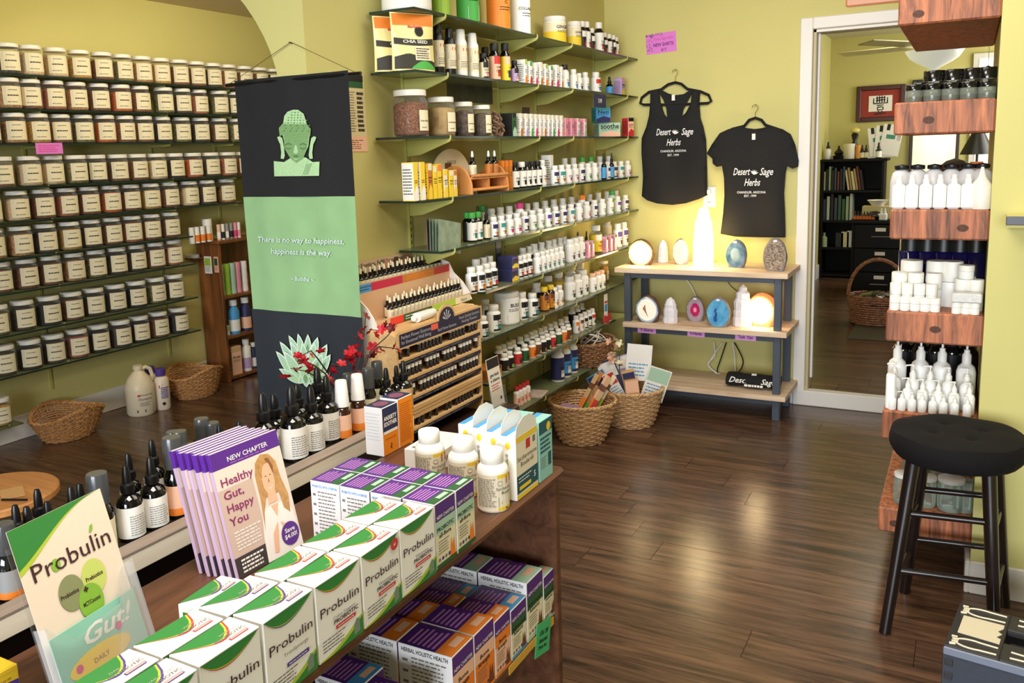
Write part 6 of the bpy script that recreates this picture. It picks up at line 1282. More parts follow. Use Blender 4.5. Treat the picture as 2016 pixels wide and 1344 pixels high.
# incense packs, sticks and card in the first basket
def slab(name, lbl, cat, p, size, rot, base, print_=None, word=None, group=None, inkc=None):
    w, d, h = size; m = MB().box(-w/2, w/2, -d/2, d/2, 0, h, 0); T = F_Y((0, -d/2-.0004, 0))
    if print_: m.rect(-w*.46, w*.46, h*.55, h*.96, 0, 1, T)
    if word: text(m, word, 0, h*.7, w*.24, 2, .0003, bold=.02, T=T, fit=w*.8)
    scribble(m, -w*.4, w*.4, h*.1, h*.5, 4, 2, .0003, T, seed=int(h*1000))
    return ob(name, m.mesh('s', [P(base), P(print_ or base), P(inkc or 'brown')]), None, p, rot, label=lbl, cat=cat, group=group)
for k, (dx, dy, ry, rx, c) in enumerate(((-.02, .02, .55, -.25, 'tan'), (.0, .05, .50, -.3, 'amber'), (.03, .02, .62, -.2, 'peach'), (.05, -.01, .66, -.25, 'tan'), (.06, .03, .7, -.3, 'cream'))):
    m = MB().box(-.011, .011, -.004, .004, 0, .25, 0).box(-.0112, .0112, -.0042, .0042, .05, .12, 1).box(-.0112, .0112, -.0042, .0042, .17, .2, 2)
    ob('incense_packet', m.mesh('i', [P(c), P(['orange', 'green', 'orange', 'red', 'lime'][k]), P('brown')]), None, (bA.x+dx-.03, bA.y+dy, .10), (rx, ry*.8, .1*k), label=f'slim {["green-banded", "tan and lime", "orange-banded", "cream", "pale striped"][k]} incense packet leaning in the front basket, {ORD[k]} from its near side', cat='packet', group='incense packets')
for k in range(3):
    ob('wooden_stick', cached('wst', lambda: MB().box(-.009, .009, -.006, .006, 0, .17).mesh('w', wood('palo_santo', (216, 176, 120), (170, 120, 70), 'z', 20, .6), .002)), None, (bA.x-.03+.028*k, bA.y+.07, .09), (-.1, .35-.1*k, .3*k), label=f'pale wooden stick standing in the front basket, {ORD[k]} of three', cat='stick', group='wooden sticks')
slab('price_card', 'lilac handwritten card inside the front wicker basket', 'price card', (bA.x-.075, bA.y-.03, .115), (.05, .18, -.15), 'lilac', word='3.00', inkc='purple') if False else ob('price_card', (lambda m: (m.box(-.045, .045, -.0008, .0008, 0, .06), text(m, '$1.25', 0, .03, .02, 1, .0003, shear=.3, T=F_Y((0, -.0009, 0))), m)[-1])(MB()).mesh('c', [P('lilac'), P('purple')]), None, (bA.x-.05, bA.y-.04, .13), (.1, .15, .35), label='lilac handwritten card inside the front wicker basket', cat='price card')
# boxes and books in the second basket
for k, (sz, dx, dy, dz_, rot, base, pc, word, nm, cat_) in enumerate((((.10, .012, .16), -.09, -.06, .13, (-.1, -.55, .3), 'blue', 'navy', None, 'sky blue booklet', 'booklet'), ((.10, .012, .20), -.06, -.01, .14, (-.1, -.4, .3), 'navy', 'white', None, 'navy booklet with white stripes', 'booklet'),
        ((.06, .03, .15), -.03, -.06, .15, (-.1, -.5, .5), 'white', 'red', 'MUG', 'white and red carton', 'carton'), ((.065, .04, .14), .03, -.05, .16, (0, -.2, .5), 'tan', 'navy', 'Golden', 'dark blue and tan carton', 'carton'), ((.07, .03, .15), .05, -.085, .11, (-.1, -.1, .5), 'tan', 'peach', None, 'tan carton with a face print', 'carton'),
        ((.13, .004, .19), .02, .05, .22, (-.1, .08, .3), 'white', 'white', None, 'tall white card with blue print', 'card'), ((.12, .004, .17), .10, .03, .13, (-.1, .35, .5), 'white', 'mint', None, 'white and mint folded leaflet', 'leaflet'), ((.09, .004, .15), -.03, .06, .2, (-.1, -.3, .2), 'lilac', 'white', None, 'pale lilac bag', 'bag'))):
    slab(cat_, f'{nm} standing in the basket by the lamp table', cat_, (bB.x+dx, bB.y+dy, dz_), sz, rot, base, pc, word, inkc='blue' if base == 'white' else 'brown')
# silk flowers between the baskets
def blossom(m, p, s, mi, R_, n=5):
    T = Matrix.Translation(p) @ Euler((R_.uniform(-1.2, 1.2), R_.uniform(-1.2, 1.2), R_.uniform(0, 6))).to_matrix().to_4x4()
    for k in range(n):
        a = 2*PI*k/n; ca, sa = math.cos(a), math.sin(a)
        pts = [(0, 0, 0), (.4, .36, .18), (.95, .3, .32), (1.05, 0, .28), (.95, -.3, .32), (.4, -.36, .18)]
        m.add([((x*ca-y*sa)*s, (x*sa+y*ca)*s, z*s) for x, y, z in pts], [(0, 1, 5), (1, 2, 4, 5), (2, 3, 4)], mi, True, T)
r = thing('silk_flower_spray', 'pink and cream silk flowers between the cable basket and the lower baskets', 'flowers', (bB.x-.06, bB.y+.0, .34)); fm_ = MB(); R_ = random.Random(11)
for k in range(12): blossom(fm_, (R_.uniform(-.05, .05), R_.uniform(-.03, .03), -.03+.012*k), .022, k % 2, R_)
ob('blossoms', fm_.mesh('f', [P('peach'), P('cream')]), r, kind='stuff'); ob('stem', MB().tube([(0, 0, -.15), (0, 0, 0), (.02, 0, .1)], .002, 6).mesh('s', P('dkgreen')), r)
# candy-cane card holder clipped on the shelf end
a = at(1202, 610, X=XM+.2)
r = thing('display_card', 'small red and white leaflet stand clipped on the eighth glass shelf', 'card', (XM+.18, a.y-.02, SZ['S8']))
m = MB(); T = F_X((.0016, 0, 0)); m.box(0, .0014, -.025, .025, .03, .155, 0); m.rect(-.02, .02, .105, .118, 0, 1, T); m.rect(-.02, .02, .06, .1, 0, 2, T); ob('card', m.mesh('c', [PAPER, P('red'), P('blue')]), r)
m = MB(); T = F_X((.006, 0, 0)); m.prism([(-.045, .0), (.05, .0), (.06, .02), (.045, .035), (.055, .05), (.03, .045), (0, .03), (-.03, .045), (-.05, .035), (-.06, .015)], 0, .003, 0, T); m.tube([(.008, -.045, -.0), (.008, 0, -.006), (.008, .05, .002)], .0025, 6, 1); ob('candy_border', m.mesh('c', [P('red'), P('white')]), r)
# ================================================================== foreground display shelf
DW = wood('walnut_shelf_wood', (118, 76, 52), (62, 38, 26), 'y', 6, .38, .08); 
FX, BX_, TOP, Y0_, Y1_ = -.768, -1.195, .72, .30, 1.70
u = thing('display_shelf', 'low walnut-brown shelf unit of supplement boxes in the foreground', 'shelf unit', (BX_, Y0_, 0)); UW, UL = FX-BX_, Y1_-Y0_
ob('top', MB().box(0, UW, 0, UL, TOP-.024, TOP).mesh('top', DW, .008), u)
ob('side_panel', MB().box(.0, UW-.012, UL-.032, UL-.010, 0, TOP-.024).mesh('side', DW, .002), u); ob('side_panel', MB().box(.0, UW-.012, .0, .022, 0, TOP-.024).mesh('side', DW, .002), u)
ob('back_panel', MB().box(0, .01, .022, UL-.032, 0, TOP-.024).mesh('back', DW), u)
for z in (.372, .06): ob('shelf', MB().box(.01, UW-.02, .022, UL-.032, z-.02, z).mesh('shelf', DW, .002), u)
ob('shelf_edge_tape', MB().box(UW-.02, UW-.0185, UL-.26, UL-.04, .353, .3715).mesh('tape', mat('yellow_tape', (206, 160, 60), .6)), u)
def fb(nm, lbl, protos, x, y, z=TOP, rz=0, group=None, cat='box'): return spawn(protos, nm, lbl, cat, (x, y, z+.0006), rz, group)
# white and green probiotic cartons
def swoosh(x0, x1, y0, y1, side=1):
    n = 10; return [(x0+(x1-x0)*i/n, y1-(y1-y0)*(math.sin(PI*(i/n)**.8)*.9)*(1-.3*i/n)) for i in range(n+1)]
def probulin(w, d, h, acc, word2, extra=None, seal=False):
    def body(): return MB().box(-d/2, d/2, -w/2, w/2, 0, h).mesh('carton', mat('white_gloss_card', (242, 240, 234), .28), .0012)
    def pr_():
        m = MB(); T = F_X((d/2+.0004, 0, 0)); hw = w*.485
        n = 12
        # leaf on the front's upper left, two thin outlines
        def leaf(T, X0, X1, Yt, dep, lift=0, k=1):
            for s, mi in ((1.0, 3 if acc != 'purple' else 6), (.92, 2), (.84, 1)):
                top = [(X0, Yt), (X1, Yt)]; cur = [(X1-(X1-X0)*(i/n), Yt-dep*s*math.sin(PI*min(1, .02+(i/n)))**.75*(.55+.45*(i/n))) for i in range(n+1)]
                m.flat([(X0, Yt)]+[(x, min(y, Yt)) for x, y in reversed(cur)][::1], lift+.0001*(k), mi, T); k += 1
        leaf(T, -hw, hw*.92, h*.985, h*.23)
        m.flat([(-hw, h*.985), (hw, h*.985), (hw*.9, h*.975), (-hw, h*.97)], .0006, 1, T)
        text(m, 'Probulin', w*.0, h*.56, h*.165, 4, .0008, T=T, fit=w*.86)
        if word2: text(m, word2[0], w*.08, h*.44, h*.06, 5, .0008, T=T, fit=w*.5)
        text(m, word2[1] if word2 else '', w*.12, h*.375, h*.075, 4, .0008, bold=.02, T=T, fit=w*.55)
        m.rect(-w*.12, w*.33, h*.30, h*.35, .0008, 6 if acc == 'purple' else 3, T); scribble(m, -w*.08, w*.3, h*.31, h*.34, 1, 7, .001, T)
        scribble(m, -w*.42, w*.1, h*.1, h*.27, 4, 5, .0008, T)
        m.flat([(-hw, h*.015), (hw, h*.015), (hw, h*.28)]+[(hw-(2*hw)*i/8, h*(.28-.25*math.sin(PI/2*i/8))) for i in range(1, 9)], .0008, 2, T)
        m.flat([(-hw*.7, h*.015), (hw, h*.015), (hw, h*.25)]+[(hw-(1.7*hw)*i/8, h*(.25-.235*math.sin(PI/2*i/8)**.8)) for i in range(1, 9)], .001, 1, T)
        m.flat([(hw*.55, h*.05), (hw*.85, h*.07), (hw*.85, h*.22), (hw*.72, h*.26), (hw*.58, h*.2)], .0012, 8, T)
        if seal: m.flat([(hw*.72+w*.1*math.cos(a*PI/8), h*.86+w*.1*math.sin(a*PI/8)) for a in range(16)], .0012, 3, T); text(m, '60', hw*.72, h*.84, h*.05, 7, .0015, bold=.02, T=T)
        # lid print: leaf at the near corner, words, pill
        T3 = frame((0, 0, h+.0004), (0, 1, 0), (-1, 0, 0))
        hd = d*.47
        for s, mi, lf in ((1, 3 if acc != 'purple' else 6, 0), (.92, 2, .0002), (.84, 1, .0004)):
            m.flat([(-hw, hd), (-hw+w*.84*(.6+.4*s), hd)]+[(-hw+w*.84*(.6+.4*s)*t_, hd-d*.70*s*math.sin(PI*t_**1.5)**.75) for t_ in [1-i/n for i in range(1, n)]], lf, mi, T3)
        if extra != 'blank': text(m, 'PROBIOTIC', w*.17, -d*.20, d*.15, 5, .0006, bold=.01, T=T3, fit=w*.48); text(m, 'DAILY CARE' if acc == 'purple' else 'WOMEN', w*.2, -d*.03, d*.10, 9, .0006, T=T3, fit=w*.4)
        m.rect(w*.08, w*.38, -d*.38, -d*.27, .0006, 6 if acc == 'purple' else 3, T3); m.rect(w*.09, w*.37, -d*.365, -d*.285, .0008, 9, T3)
        T2 = F_Y((0, -w/2-.0004, 0)); m.rect(-d*.3, d*.3, h*.83, h*.9, 0, 1, T2); scribble(m, -d*.4, d*.4, h*.2, h*.8, 10, 9, .0002, T2)
        return m.mesh('print', [PAPER, mat('leaf_green', (52, 130, 62), .4), mat('leaf_lime', (176, 196, 60), .4), mat('rose_red', (206, 64, 70), .4), mat('plum_black_ink', (60, 30, 40), .5), GREY, P('purple'), PAPER, mat('grey_green_glass_print', (120, 140, 120), .4), mat('pale_grey_ink', (190, 160, 155), .6)])
    return [('carton_body', cached(('prb', w, d, h), body)), ('print', cached(('prp', w, d, h, acc, str(word2), extra, seal), pr_))]
PW, PD, PH = .098, .052, .118
cols = [(1.102, 'red', ('Womens', 'PROBIOTIC'), False), (1.000, 'red', ('Womens', 'PROBIOTIC'), True), (.898, 'red', ('Colon Support', 'PROBIOTIC'), False), (.795, 'purple', ('TrimSynergy', ''), False), (.692, 'red', ('UT', ''), False), (.590, 'purple', ('Daily Care', ''), False)]
dsc = ['next to the purple-topped cartons', 'with a round red seal', 'third from the purple-topped cartons', 'with a purple pill mark', 'second from the acrylic holder', 'closest to the acrylic holder']
for i, (y, acc, w2, seal) in enumerate(cols):
    fb('probiotic_carton', f'white and green probiotic carton, front row, {dsc[i]}', probulin(PW, PD, PH, acc, w2, None, seal), FX+.004-PD/2, y, rz=random.uniform(-.02, .02), group='white and green probiotic cartons')
    fb('probiotic_carton', f'white and green probiotic carton, back row, {["nearest the purple-topped cartons", "second from the purple-topped cartons", "third from the purple-topped cartons", "fourth, with purple marks", "fifth from the purple-topped cartons", "nearest the acrylic holder"][i]}', probulin(PW, PD, PH, acc, w2, None, False), FX+.002-PD*1.5-.002, y-.006, rz=random.uniform(-.03, .03), group='white and green probiotic cartons')
fb('probiotic_carton', 'purple-sided probiotic carton showing at the end of the back row by the booklets', probulin(PW*.9, PD*.8, PH*.86, 'purple', ('Daily Care', ''), None, False), -.912, .80, rz=.1)
# purple and green topped cartons
def allflora(w, d, h, side='white', lidband='dkgreen', front='PROBIOTIC', art='cream', sky='mint'):
    def body(): return MB().box(-d/2, d/2, -w/2, w/2, 0, h).mesh('carton', mat('white_satin_card', (236, 234, 234), .4), .0012)
    def pr_():
        m = MB(); T = F_X((d/2+.0004, 0, 0)); hw = w*.49
        m.rect(-hw, hw, h*.01, h*.985, 0, 3, T); m.rect(-hw, hw, h*.72, h*.985, .0002, 1, T); m.rect(-hw, hw, h*.52, h*.72, .0002, 4, T)
        text(m, 'NEW CHAPTER', 0, h*.75, w*.14, 5, .0005, bold=.01, T=T, fit=w*.86); text(m, front, -w*.02, h*.56, w*.16, 0, .0005, bold=.02, T=T, fit=w*.84)
        text(m, 'all-flora' if front == 'PROBIOTIC' else 'Strength' if front == 'Bone' else 'Advanced', -w*.05, h*.46, w*.16, 0, .0005, bold=.02, T=T, fit=w*.6)
        scribble(m, -hw*.8, hw*.3, h*.2, h*.42, 5, 7, .0005, T); m.flat([(hw*.3, h*.06), (hw*.9, h*.06), (hw*.75, h*.34), (hw*.6, h*.2), (hw*.5, h*.36)], .0006, 6, T); m.rect(-hw, hw, h*.01, h*.07, .0006, 2, T)
        for k in range(4): m.flat([(-hw*.75+hw*.33*k+.0035*math.cos(a*PI/4), h*.13+.0035*math.sin(a*PI/4)) for a in range(8)], .0007, 1 if k % 2 else 7, T)
        T3 = frame((0, 0, h+.0004), (0, 1, 0), (-1, 0, 0)); hd = d*.49
        m.rect(-hw, hw, -hd, hd, 0, 1, T3); m.rect(-hw, hw, -hd, -hd+d*.3, .0002, 2, T3); m.rect(-hw*.2, hw*.75, -hd+d*.08, -hd+d*.22, .0004, 8, T3)
        for k in range(6): m.rect(-hw*.8, hw*.75-.004*(k % 3), -hd+d*(.36+.09*k), -hd+d*(.40+.09*k), .0004, 9, T3)
        T2 = F_Y((0, -w/2-.0004, 0)); text(m, 'PROBIOTICS WITH A PURPOSE' if front == 'PROBIOTIC' else 'HERBAL HOLISTIC HEALTH', 0, h*.90, d*.1, 10 if front == 'PROBIOTIC' else 0, 0, bold=.02, T=T2, fit=d*.86); scribble(m, -d*.25, d*.42, h*.1, h*.86, 13, 7, 0, T2)
        for k in range(5): m.rect(-d*.42, -d*.32, h*(.12+.16*k), h*(.16+.16*k), 0, 7, T2)
        return m.mesh('print', [INK, mat('deep_purple_card', (84, 44, 130) if lidband == 'dkgreen' and front == 'PROBIOTIC' else (52, 24, 70), .35), P(lidband), P(art), P(sky), PAPER, P('orange') if front == 'PROBIOTIC' else P('brown'), GREY, P('mint') if lidband == 'dkgreen' else P('peach'), mat('lilac_ink', (190, 130, 200), .5), P('blue')])
    return [('carton_body', cached(('afb', w, d, h), body)), ('print', cached(('afp', w, d, h, lidband, front, art, sky), pr_))]
for r_ in range(2):
    for c_ in range(4):
        fb('purple_topped_carton', f'purple and green topped probiotic carton, {["near", "far"][r_]} line, {["at the aisle edge", "second from the aisle edge", "third from the aisle edge", "nearest the booklets"][c_]}', allflora(.064, .066, .118), FX+.003-.033-.069*c_, 1.188+.067*r_+.001*c_, rz=random.uniform(-.02, .02), group='purple and green topped cartons')
# boxes on the shelf below
LZ = .3722; LXc = FX-.022-.06
low = [(1.266, .079, .12, .139, 'orange', 'Bone', 'orange', 'peach', 'orange-topped bone formula carton, nearest of the lower shelf'), (1.347, .079, .12, .139, 'orange', 'Bone', 'orange', 'peach', 'orange-topped bone formula carton, second on the lower shelf'), (1.422, .068, .10, .124, 'orange', 'Bone', 'peach', 'orange', 'shorter orange-topped bone carton beside the blue-topped one'),
       (1.494, .072, .11, .112, 'blue', 'Advanced', 'cream', 'dkgreen', 'blue-topped purple carton on the lower shelf'), (1.573, .080, .12, .138, 'mint', 'Advanced', 'cream', 'dkgreen', 'tall green-topped purple carton on the lower shelf'), (1.645, .058, .10, .112, 'mint', 'Advanced', 'cream', 'dkgreen', 'green-topped carton against the end panel, lower shelf')]
for i, (y, w_, d_, h_, lb, fr, art, sky, lbl) in enumerate(low):
    fb('boxed_supplement', lbl, allflora(w_-.002, d_, h_, 'white', lb, fr, art, sky), LXc+(.12-d_)/2, y, LZ, group='cartons on the lower shelf')
    fb('boxed_supplement', lbl.split(' on the')[0].split(',')[0]+f', back row, {ORD[i]} along the lower shelf', allflora(w_-.002, d_, h_-.004*(i % 2), 'white', lb, fr, art, sky), LXc+(.12-d_)/2-d_-.003, y, LZ, group='cartons on the lower shelf')
fb('boxed_supplement', 'purple carton low in shadow near the camera end, front', allflora(.074, .10, .124, 'white', 'purple', 'Advanced', 'cream', 'blue'), LXc-.0, 1.105, LZ); fb('boxed_supplement', 'blue-topped carton low in shadow behind the purple one', allflora(.074, .10, .126, 'white', 'blue', 'Advanced', 'cream', 'blue'), LXc-.10, 1.13, LZ)
fb('boxed_supplement', 'small flower-printed carton deep in the shadow of the lower shelf', allflora(.05, .05, .14, 'white', 'purple', 'Advanced', 'cream', 'pink'), LXc-.17, 1.03, LZ)
# green diamond price card hanging from the lower shelf edge
m = MB(); T = F_X((.0012, 0, 0)) @ Matrix.Rotation(-.42, 4, 'Z'); s = .037
m.prism([(-s, -s), (s, -s), (s, s), (-s, s)], -.001, 0, 0, T @ Matrix.Rotation(PI/4*0, 4, 'Z')); text(m, '15% Off', 0, .008, .014, 1, .0004, bold=.03, T=T); text(m, 'Selected', 0, -.008, .013, 1, .0004, bold=.03, T=T); text(m, 'Price Inc.', 0, -.022, .012, 1, .0004, bold=.03, T=T)
ob('price_card', m.mesh('card', [mat('emerald_card', (66, 176, 110), .7), INK]), None, (FX-.0185, 1.60, .352), (.2, 0, 0), label='emerald green tilted price card on the lower shelf edge', cat='price card')
# big white bottles and hang-tab cartons
def jarbottle():
    r, h = .0335, .136
    m = MB(); wrap(m, r+.0006, 0, lambda t: (t.rect(-.05, .05, .004, .086, 0, 0),))
    n = 24; m = MB()
    for k in range(n):
        a, b_ = 2*PI*k/n, 2*PI*(k+1)/n
        for z0_, z1_, mi in ((.004, .012, 1 if k < 7 or k > 21 else 0), (.012, .078, 0), (.078, .087, 1 if (k < 7 or k > 21) else 0)):
            m.add([((r+.0006)*math.cos(a), (r+.0006)*math.sin(a), z0_), ((r+.0006)*math.cos(b_), (r+.0006)*math.sin(b_), z0_), ((r+.0006)*math.cos(b_), (r+.0006)*math.sin(b_), z1_), ((r+.0006)*math.cos(a), (r+.0006)*math.sin(a), z1_)], [(0, 1, 2, 3)], mi)
    wrap(m, r+.0008, .1, lambda t: (t.rect(.0, .022, .064, .082, .0003, 2), text(t, 'Saccharomyces', .0, .052, .0095, 3, .0003, fit=.05), text(t, 'Boulardii', .004, .042, .0095, 3, .0003, fit=.034), t.rect(-.02, .03, .014, .036, .0003, 4), t.rect(-.014, .02, .019, .024, .0006, 1), scribble(t, -.018, .028, .025, .034, 2, 5, .0006), text(t, '90', .0, .005, .007, 3, .0006, bold=.03), t.flat([(-.016+.006*math.cos(a*PI/6), .068+.005*math.sin(a*PI/6)) for a in range(12)], .0003, 6), t.flat([(-.016+.005*math.cos(a*PI/6), .068+.004*math.sin(a*PI/6)) for a in range(12)], .0005, 0)))
    wrap(m, r+.0008, -1.25, lambda t: scribble(t, -.022, .022, .014, .080, 17, 6, .0003, h=.4))
    return [('bottle_body', cached('jbb', lambda: MB().lathe([(r*.95, 0), (r, .004), (r, .090), (r*.93, .098), (r*.72, .106), (r*.66, .109)], 28).mesh('body', mat('white_gloss_plastic', (244, 244, 240), .25)))),
            ('cap', cached('jbc', lambda: MB().lathe([(r*.70, .107), (r*.72, .108), (r*.72, .133), (r*.68, h), (0, h)], 32).mesh('cap', CAPW))), ('label', cached('jbl', lambda: m.mesh('label', [mat('pale_cream_label', (236, 226, 204), .5), P('yellow'), P('red'), INK, mat('petrol_print', (24, 84, 100), .5), PAPER, GREY])))]
JBP = jarbottle()
for i, (x, y) in enumerate(((-.806, 1.432), (-.895, 1.468), (-.988, 1.484))): spawn(JBP, 'supplement_bottle', f'large white capsule bottle with yellow-banded label, {["at the aisle edge", "the middle of three", "nearest the orange cartons"][i]}', 'bottle', (x, y, TOP+.0006), -.25, 'large white capsule bottles', None, (.95, .95, .89))
def hangcarton(w, d, h, teal=False):
    def body():
        m = MB().box(-d/2, d/2, -w/2, w/2, 0, h)
        return m.mesh('carton', mat('white_gloss_card', (242, 240, 234), .28) if not teal else mat('aqua_card', (150, 206, 200), .35), .001)
    def tab():
        m = MB(); T = F_X((d/2-.0008, 0, 0)); m.prism([(-w/2, h-.001), (w/2, h-.001), (w*.44, h+.02), (w*.15, h+.034), (-w*.15, h+.034), (-w*.44, h+.02)], 0, .0007, 0, T @ Matrix.Translation((0, 0, 0))); return m.mesh('tab', mat('white_gloss_card', (242, 240, 234), .28))
    def pr_():
        m = MB(); T = F_X((d/2+.0004, 0, 0)); hw = w*.49
        if not teal:
            m.rect(-hw, hw, h*.01, h*.985, 0, 0, T); m.rect(-hw, hw, h*.90, h*.985, .0002, 1, T); m.rect(-hw*.1, hw*.3, h*.73, h*.88, .0003, 2, T); m.rect(hw*.55, hw*.8, h*.77, h*.87, .0003, 6, T)
            text(m, 'Saccharomyces', 0, h*.60, h*.105, 3, .0003, T=T, fit=w*.9); text(m, 'Boulardii', 0, h*.50, h*.105, 3, .0003, T=T, fit=w*.6)
            m.rect(-hw, hw, h*.1, h*.38, .0003, 4, T); scribble(m, -hw*.85, hw*.4, h*.25, h*.35, 2, 5, .0006, T); m.rect(-hw*.8, hw*.3, h*.14, h*.2, .0006, 1, T); text(m, '5', hw*.68, h*.2, h*.13, 5, .0006, bold=.03, T=T); m.rect(-hw, hw, h*.01, h*.07, .0004, 1, T)
        else:
            m.rect(-hw, hw, h*.78, h*.985, 0, 4, T); scribble(m, -hw*.85, hw*.85, h*.45, h*.74, 4, 4, .0003, T, h=.5); scribble(m, -hw*.85, hw*.1, h*.2, h*.4, 5, 6, .0003, T); m.rect(hw*.3, hw*.75, h*.2, h*.42, .0003, 4, T); m.flat([(hw*.4+.01*math.cos(a*PI/6), h*.86+.01*math.sin(a*PI/6)) for a in range(12)], .0004, 1, T)
        T2 = F_Y((0, -w/2-.0004, 0)); text(m, 'Saccharomyces Boulardii', 0, h*.42, h*.075, 3, 0, T=T2, fit=h*.62, rot=PI/2); m.flat([(d*.0+.006*math.cos(a*PI/6), h*.86+.008*math.sin(a*PI/6)) for a in range(12)], 0, 1, T2)
        T3 = F_Z((0, 0, h+.0003)); m.rect(-d*.48, -d*.1, -w*.48, w*.48, 0, 7, T3)
        return m.mesh('print', [mat('pale_cream_label', (236, 226, 204), .5), P('yellow'), P('red'), INK, mat('petrol_print', (24, 84, 100), .5), PAPER, GREY, P('blue')])
    o = [('carton_body', cached(('hcb', w, d, h, teal), body)), ('print', cached(('hcp', w, d, h, teal), pr_))]
    if not teal: o.append(('hang_tab', cached(('hct', w, d, h), tab)))
    return o
for i in range(4): spawn(hangcarton(.098, .036, .134), 'hang_tab_carton', f'cream and yellow hang-tab carton, {["at the aisle edge", "second from the aisle", "third from the aisle", "fourth from the aisle"][i]}', 'carton', (FX-.025-.040*i, 1.524+.012*i, TOP+.0006), 0, 'cream hang-tab cartons')
for i in range(2): spawn(hangcarton(.066, .036 if i == 0 else .08, .134, True), 'aqua_carton', f'aqua carton behind the hang-tab cartons, {["at the aisle edge", "further from the aisle"][i]}', 'carton', (FX-.025-.064*i, 1.615, TOP+.0006), 0, 'aqua cartons')
m = MB().box(-.045, .045, -.07, .07, 0, .045, 0); T3 = F_Z((0, 0, .0454)); 
for k in range(5): m.flat([(-.03, -.06+.024*k), (-.02, -.055+.024*k), (-.022, -.045+.024*k), (-.034, -.05+.024*k)], 0, 1 if k % 2 else 2, T3)
text(m, 'PASCALITE', 0, .015, .022, 2, 0, bold=.02, T=F_X((.0454, 0, 0)), fit=.1)
ob('flat_box', m.mesh('fb', [PAPER, P('red'), GREY], .001), None, (-1.055, 1.615, TOP+.0006), (0, 0, .05), label='low white box with small red and grey print, behind the capsule bottles', cat='box')
# orange calming remedy cartons
def anx(back=False):
    w, d, h = .062, .052, .118 if not back else .122
    m = MB(); T = F_X((d/2+.0004, 0, 0)); hw = w*.49
    if not back:
        m.rect(-hw, hw, h*.01, h*.985, 0, 1, T); m.rect(-hw, hw, h*.50, h*.985, .0002, 2, T); text(m, 'ANXIETY', 0, h*.72, h*.12, 3, .0005, bold=.03, T=T, fit=w*.84); text(m, 'SOOTHER', 0, h*.60, h*.12, 3, .0005, bold=.03, T=T, fit=w*.84); m.rect(-hw*.9, hw*.9, h*.44, h*.50, .0004, 3, T); scribble(m, -hw*.7, hw*.7, h*.3, h*.36, 1, 4, .0005, T)
        m.flat([(0, h*.24), (.004, h*.17), (.001, h*.165), (.003, h*.08), (-.004, h*.15), (-.001, h*.155)], .0005, 5, T)
    else: m.rect(-hw, hw, h*.01, h*.985, 0, 1, T); scribble(m, -hw*.8, hw*.8, h*.1, h*.9, 18, 4, .0003, T, h=.4)
    T3 = frame((0, 0, h+.0004), (0, 1, 0), (-1, 0, 0)); m.rect(-w*.48, w*.48, -d*.48, d*.48, 0, 2, T3); m.flat([(w*.34*math.cos(a*PI/10), d*.34*math.sin(a*PI/10)) for a in range(20)], .0003, 6, T3)
    T2 = F_Y((0, -w/2-.0004, 0)); scribble(m, -d*.4, d*.4, h*.3, h*.9, 9, 7, 0, T2, h=.25)
    return [('carton_body', MB().box(-d/2, d/2, -w/2, w/2, 0, h).mesh('carton', mat('white_satin_card', (236, 234, 234), .4), .0012)), ('print', m.mesh('print', [PAPER, mat('vivid_orange_card', (240, 140, 30), .45), mat('dark_navy_card', (38, 44, 84), .45), PAPER, mat('burnt_orange_ink', (190, 90, 20), .6), INK, mat('purple_berry_print', (150, 90, 120), .5, var=.5, vscale=300), mat('pale_blue_ink', (200, 210, 225), .6)]))]
fb('remedy_carton', 'orange and navy anxiety remedy carton with white side', anx(), -1.196-.012, 1.612, cat='carton'); fb('remedy_carton', 'all-orange remedy carton back, beside the navy-topped one', anx(True), -1.190-.018, 1.677, cat='carton')

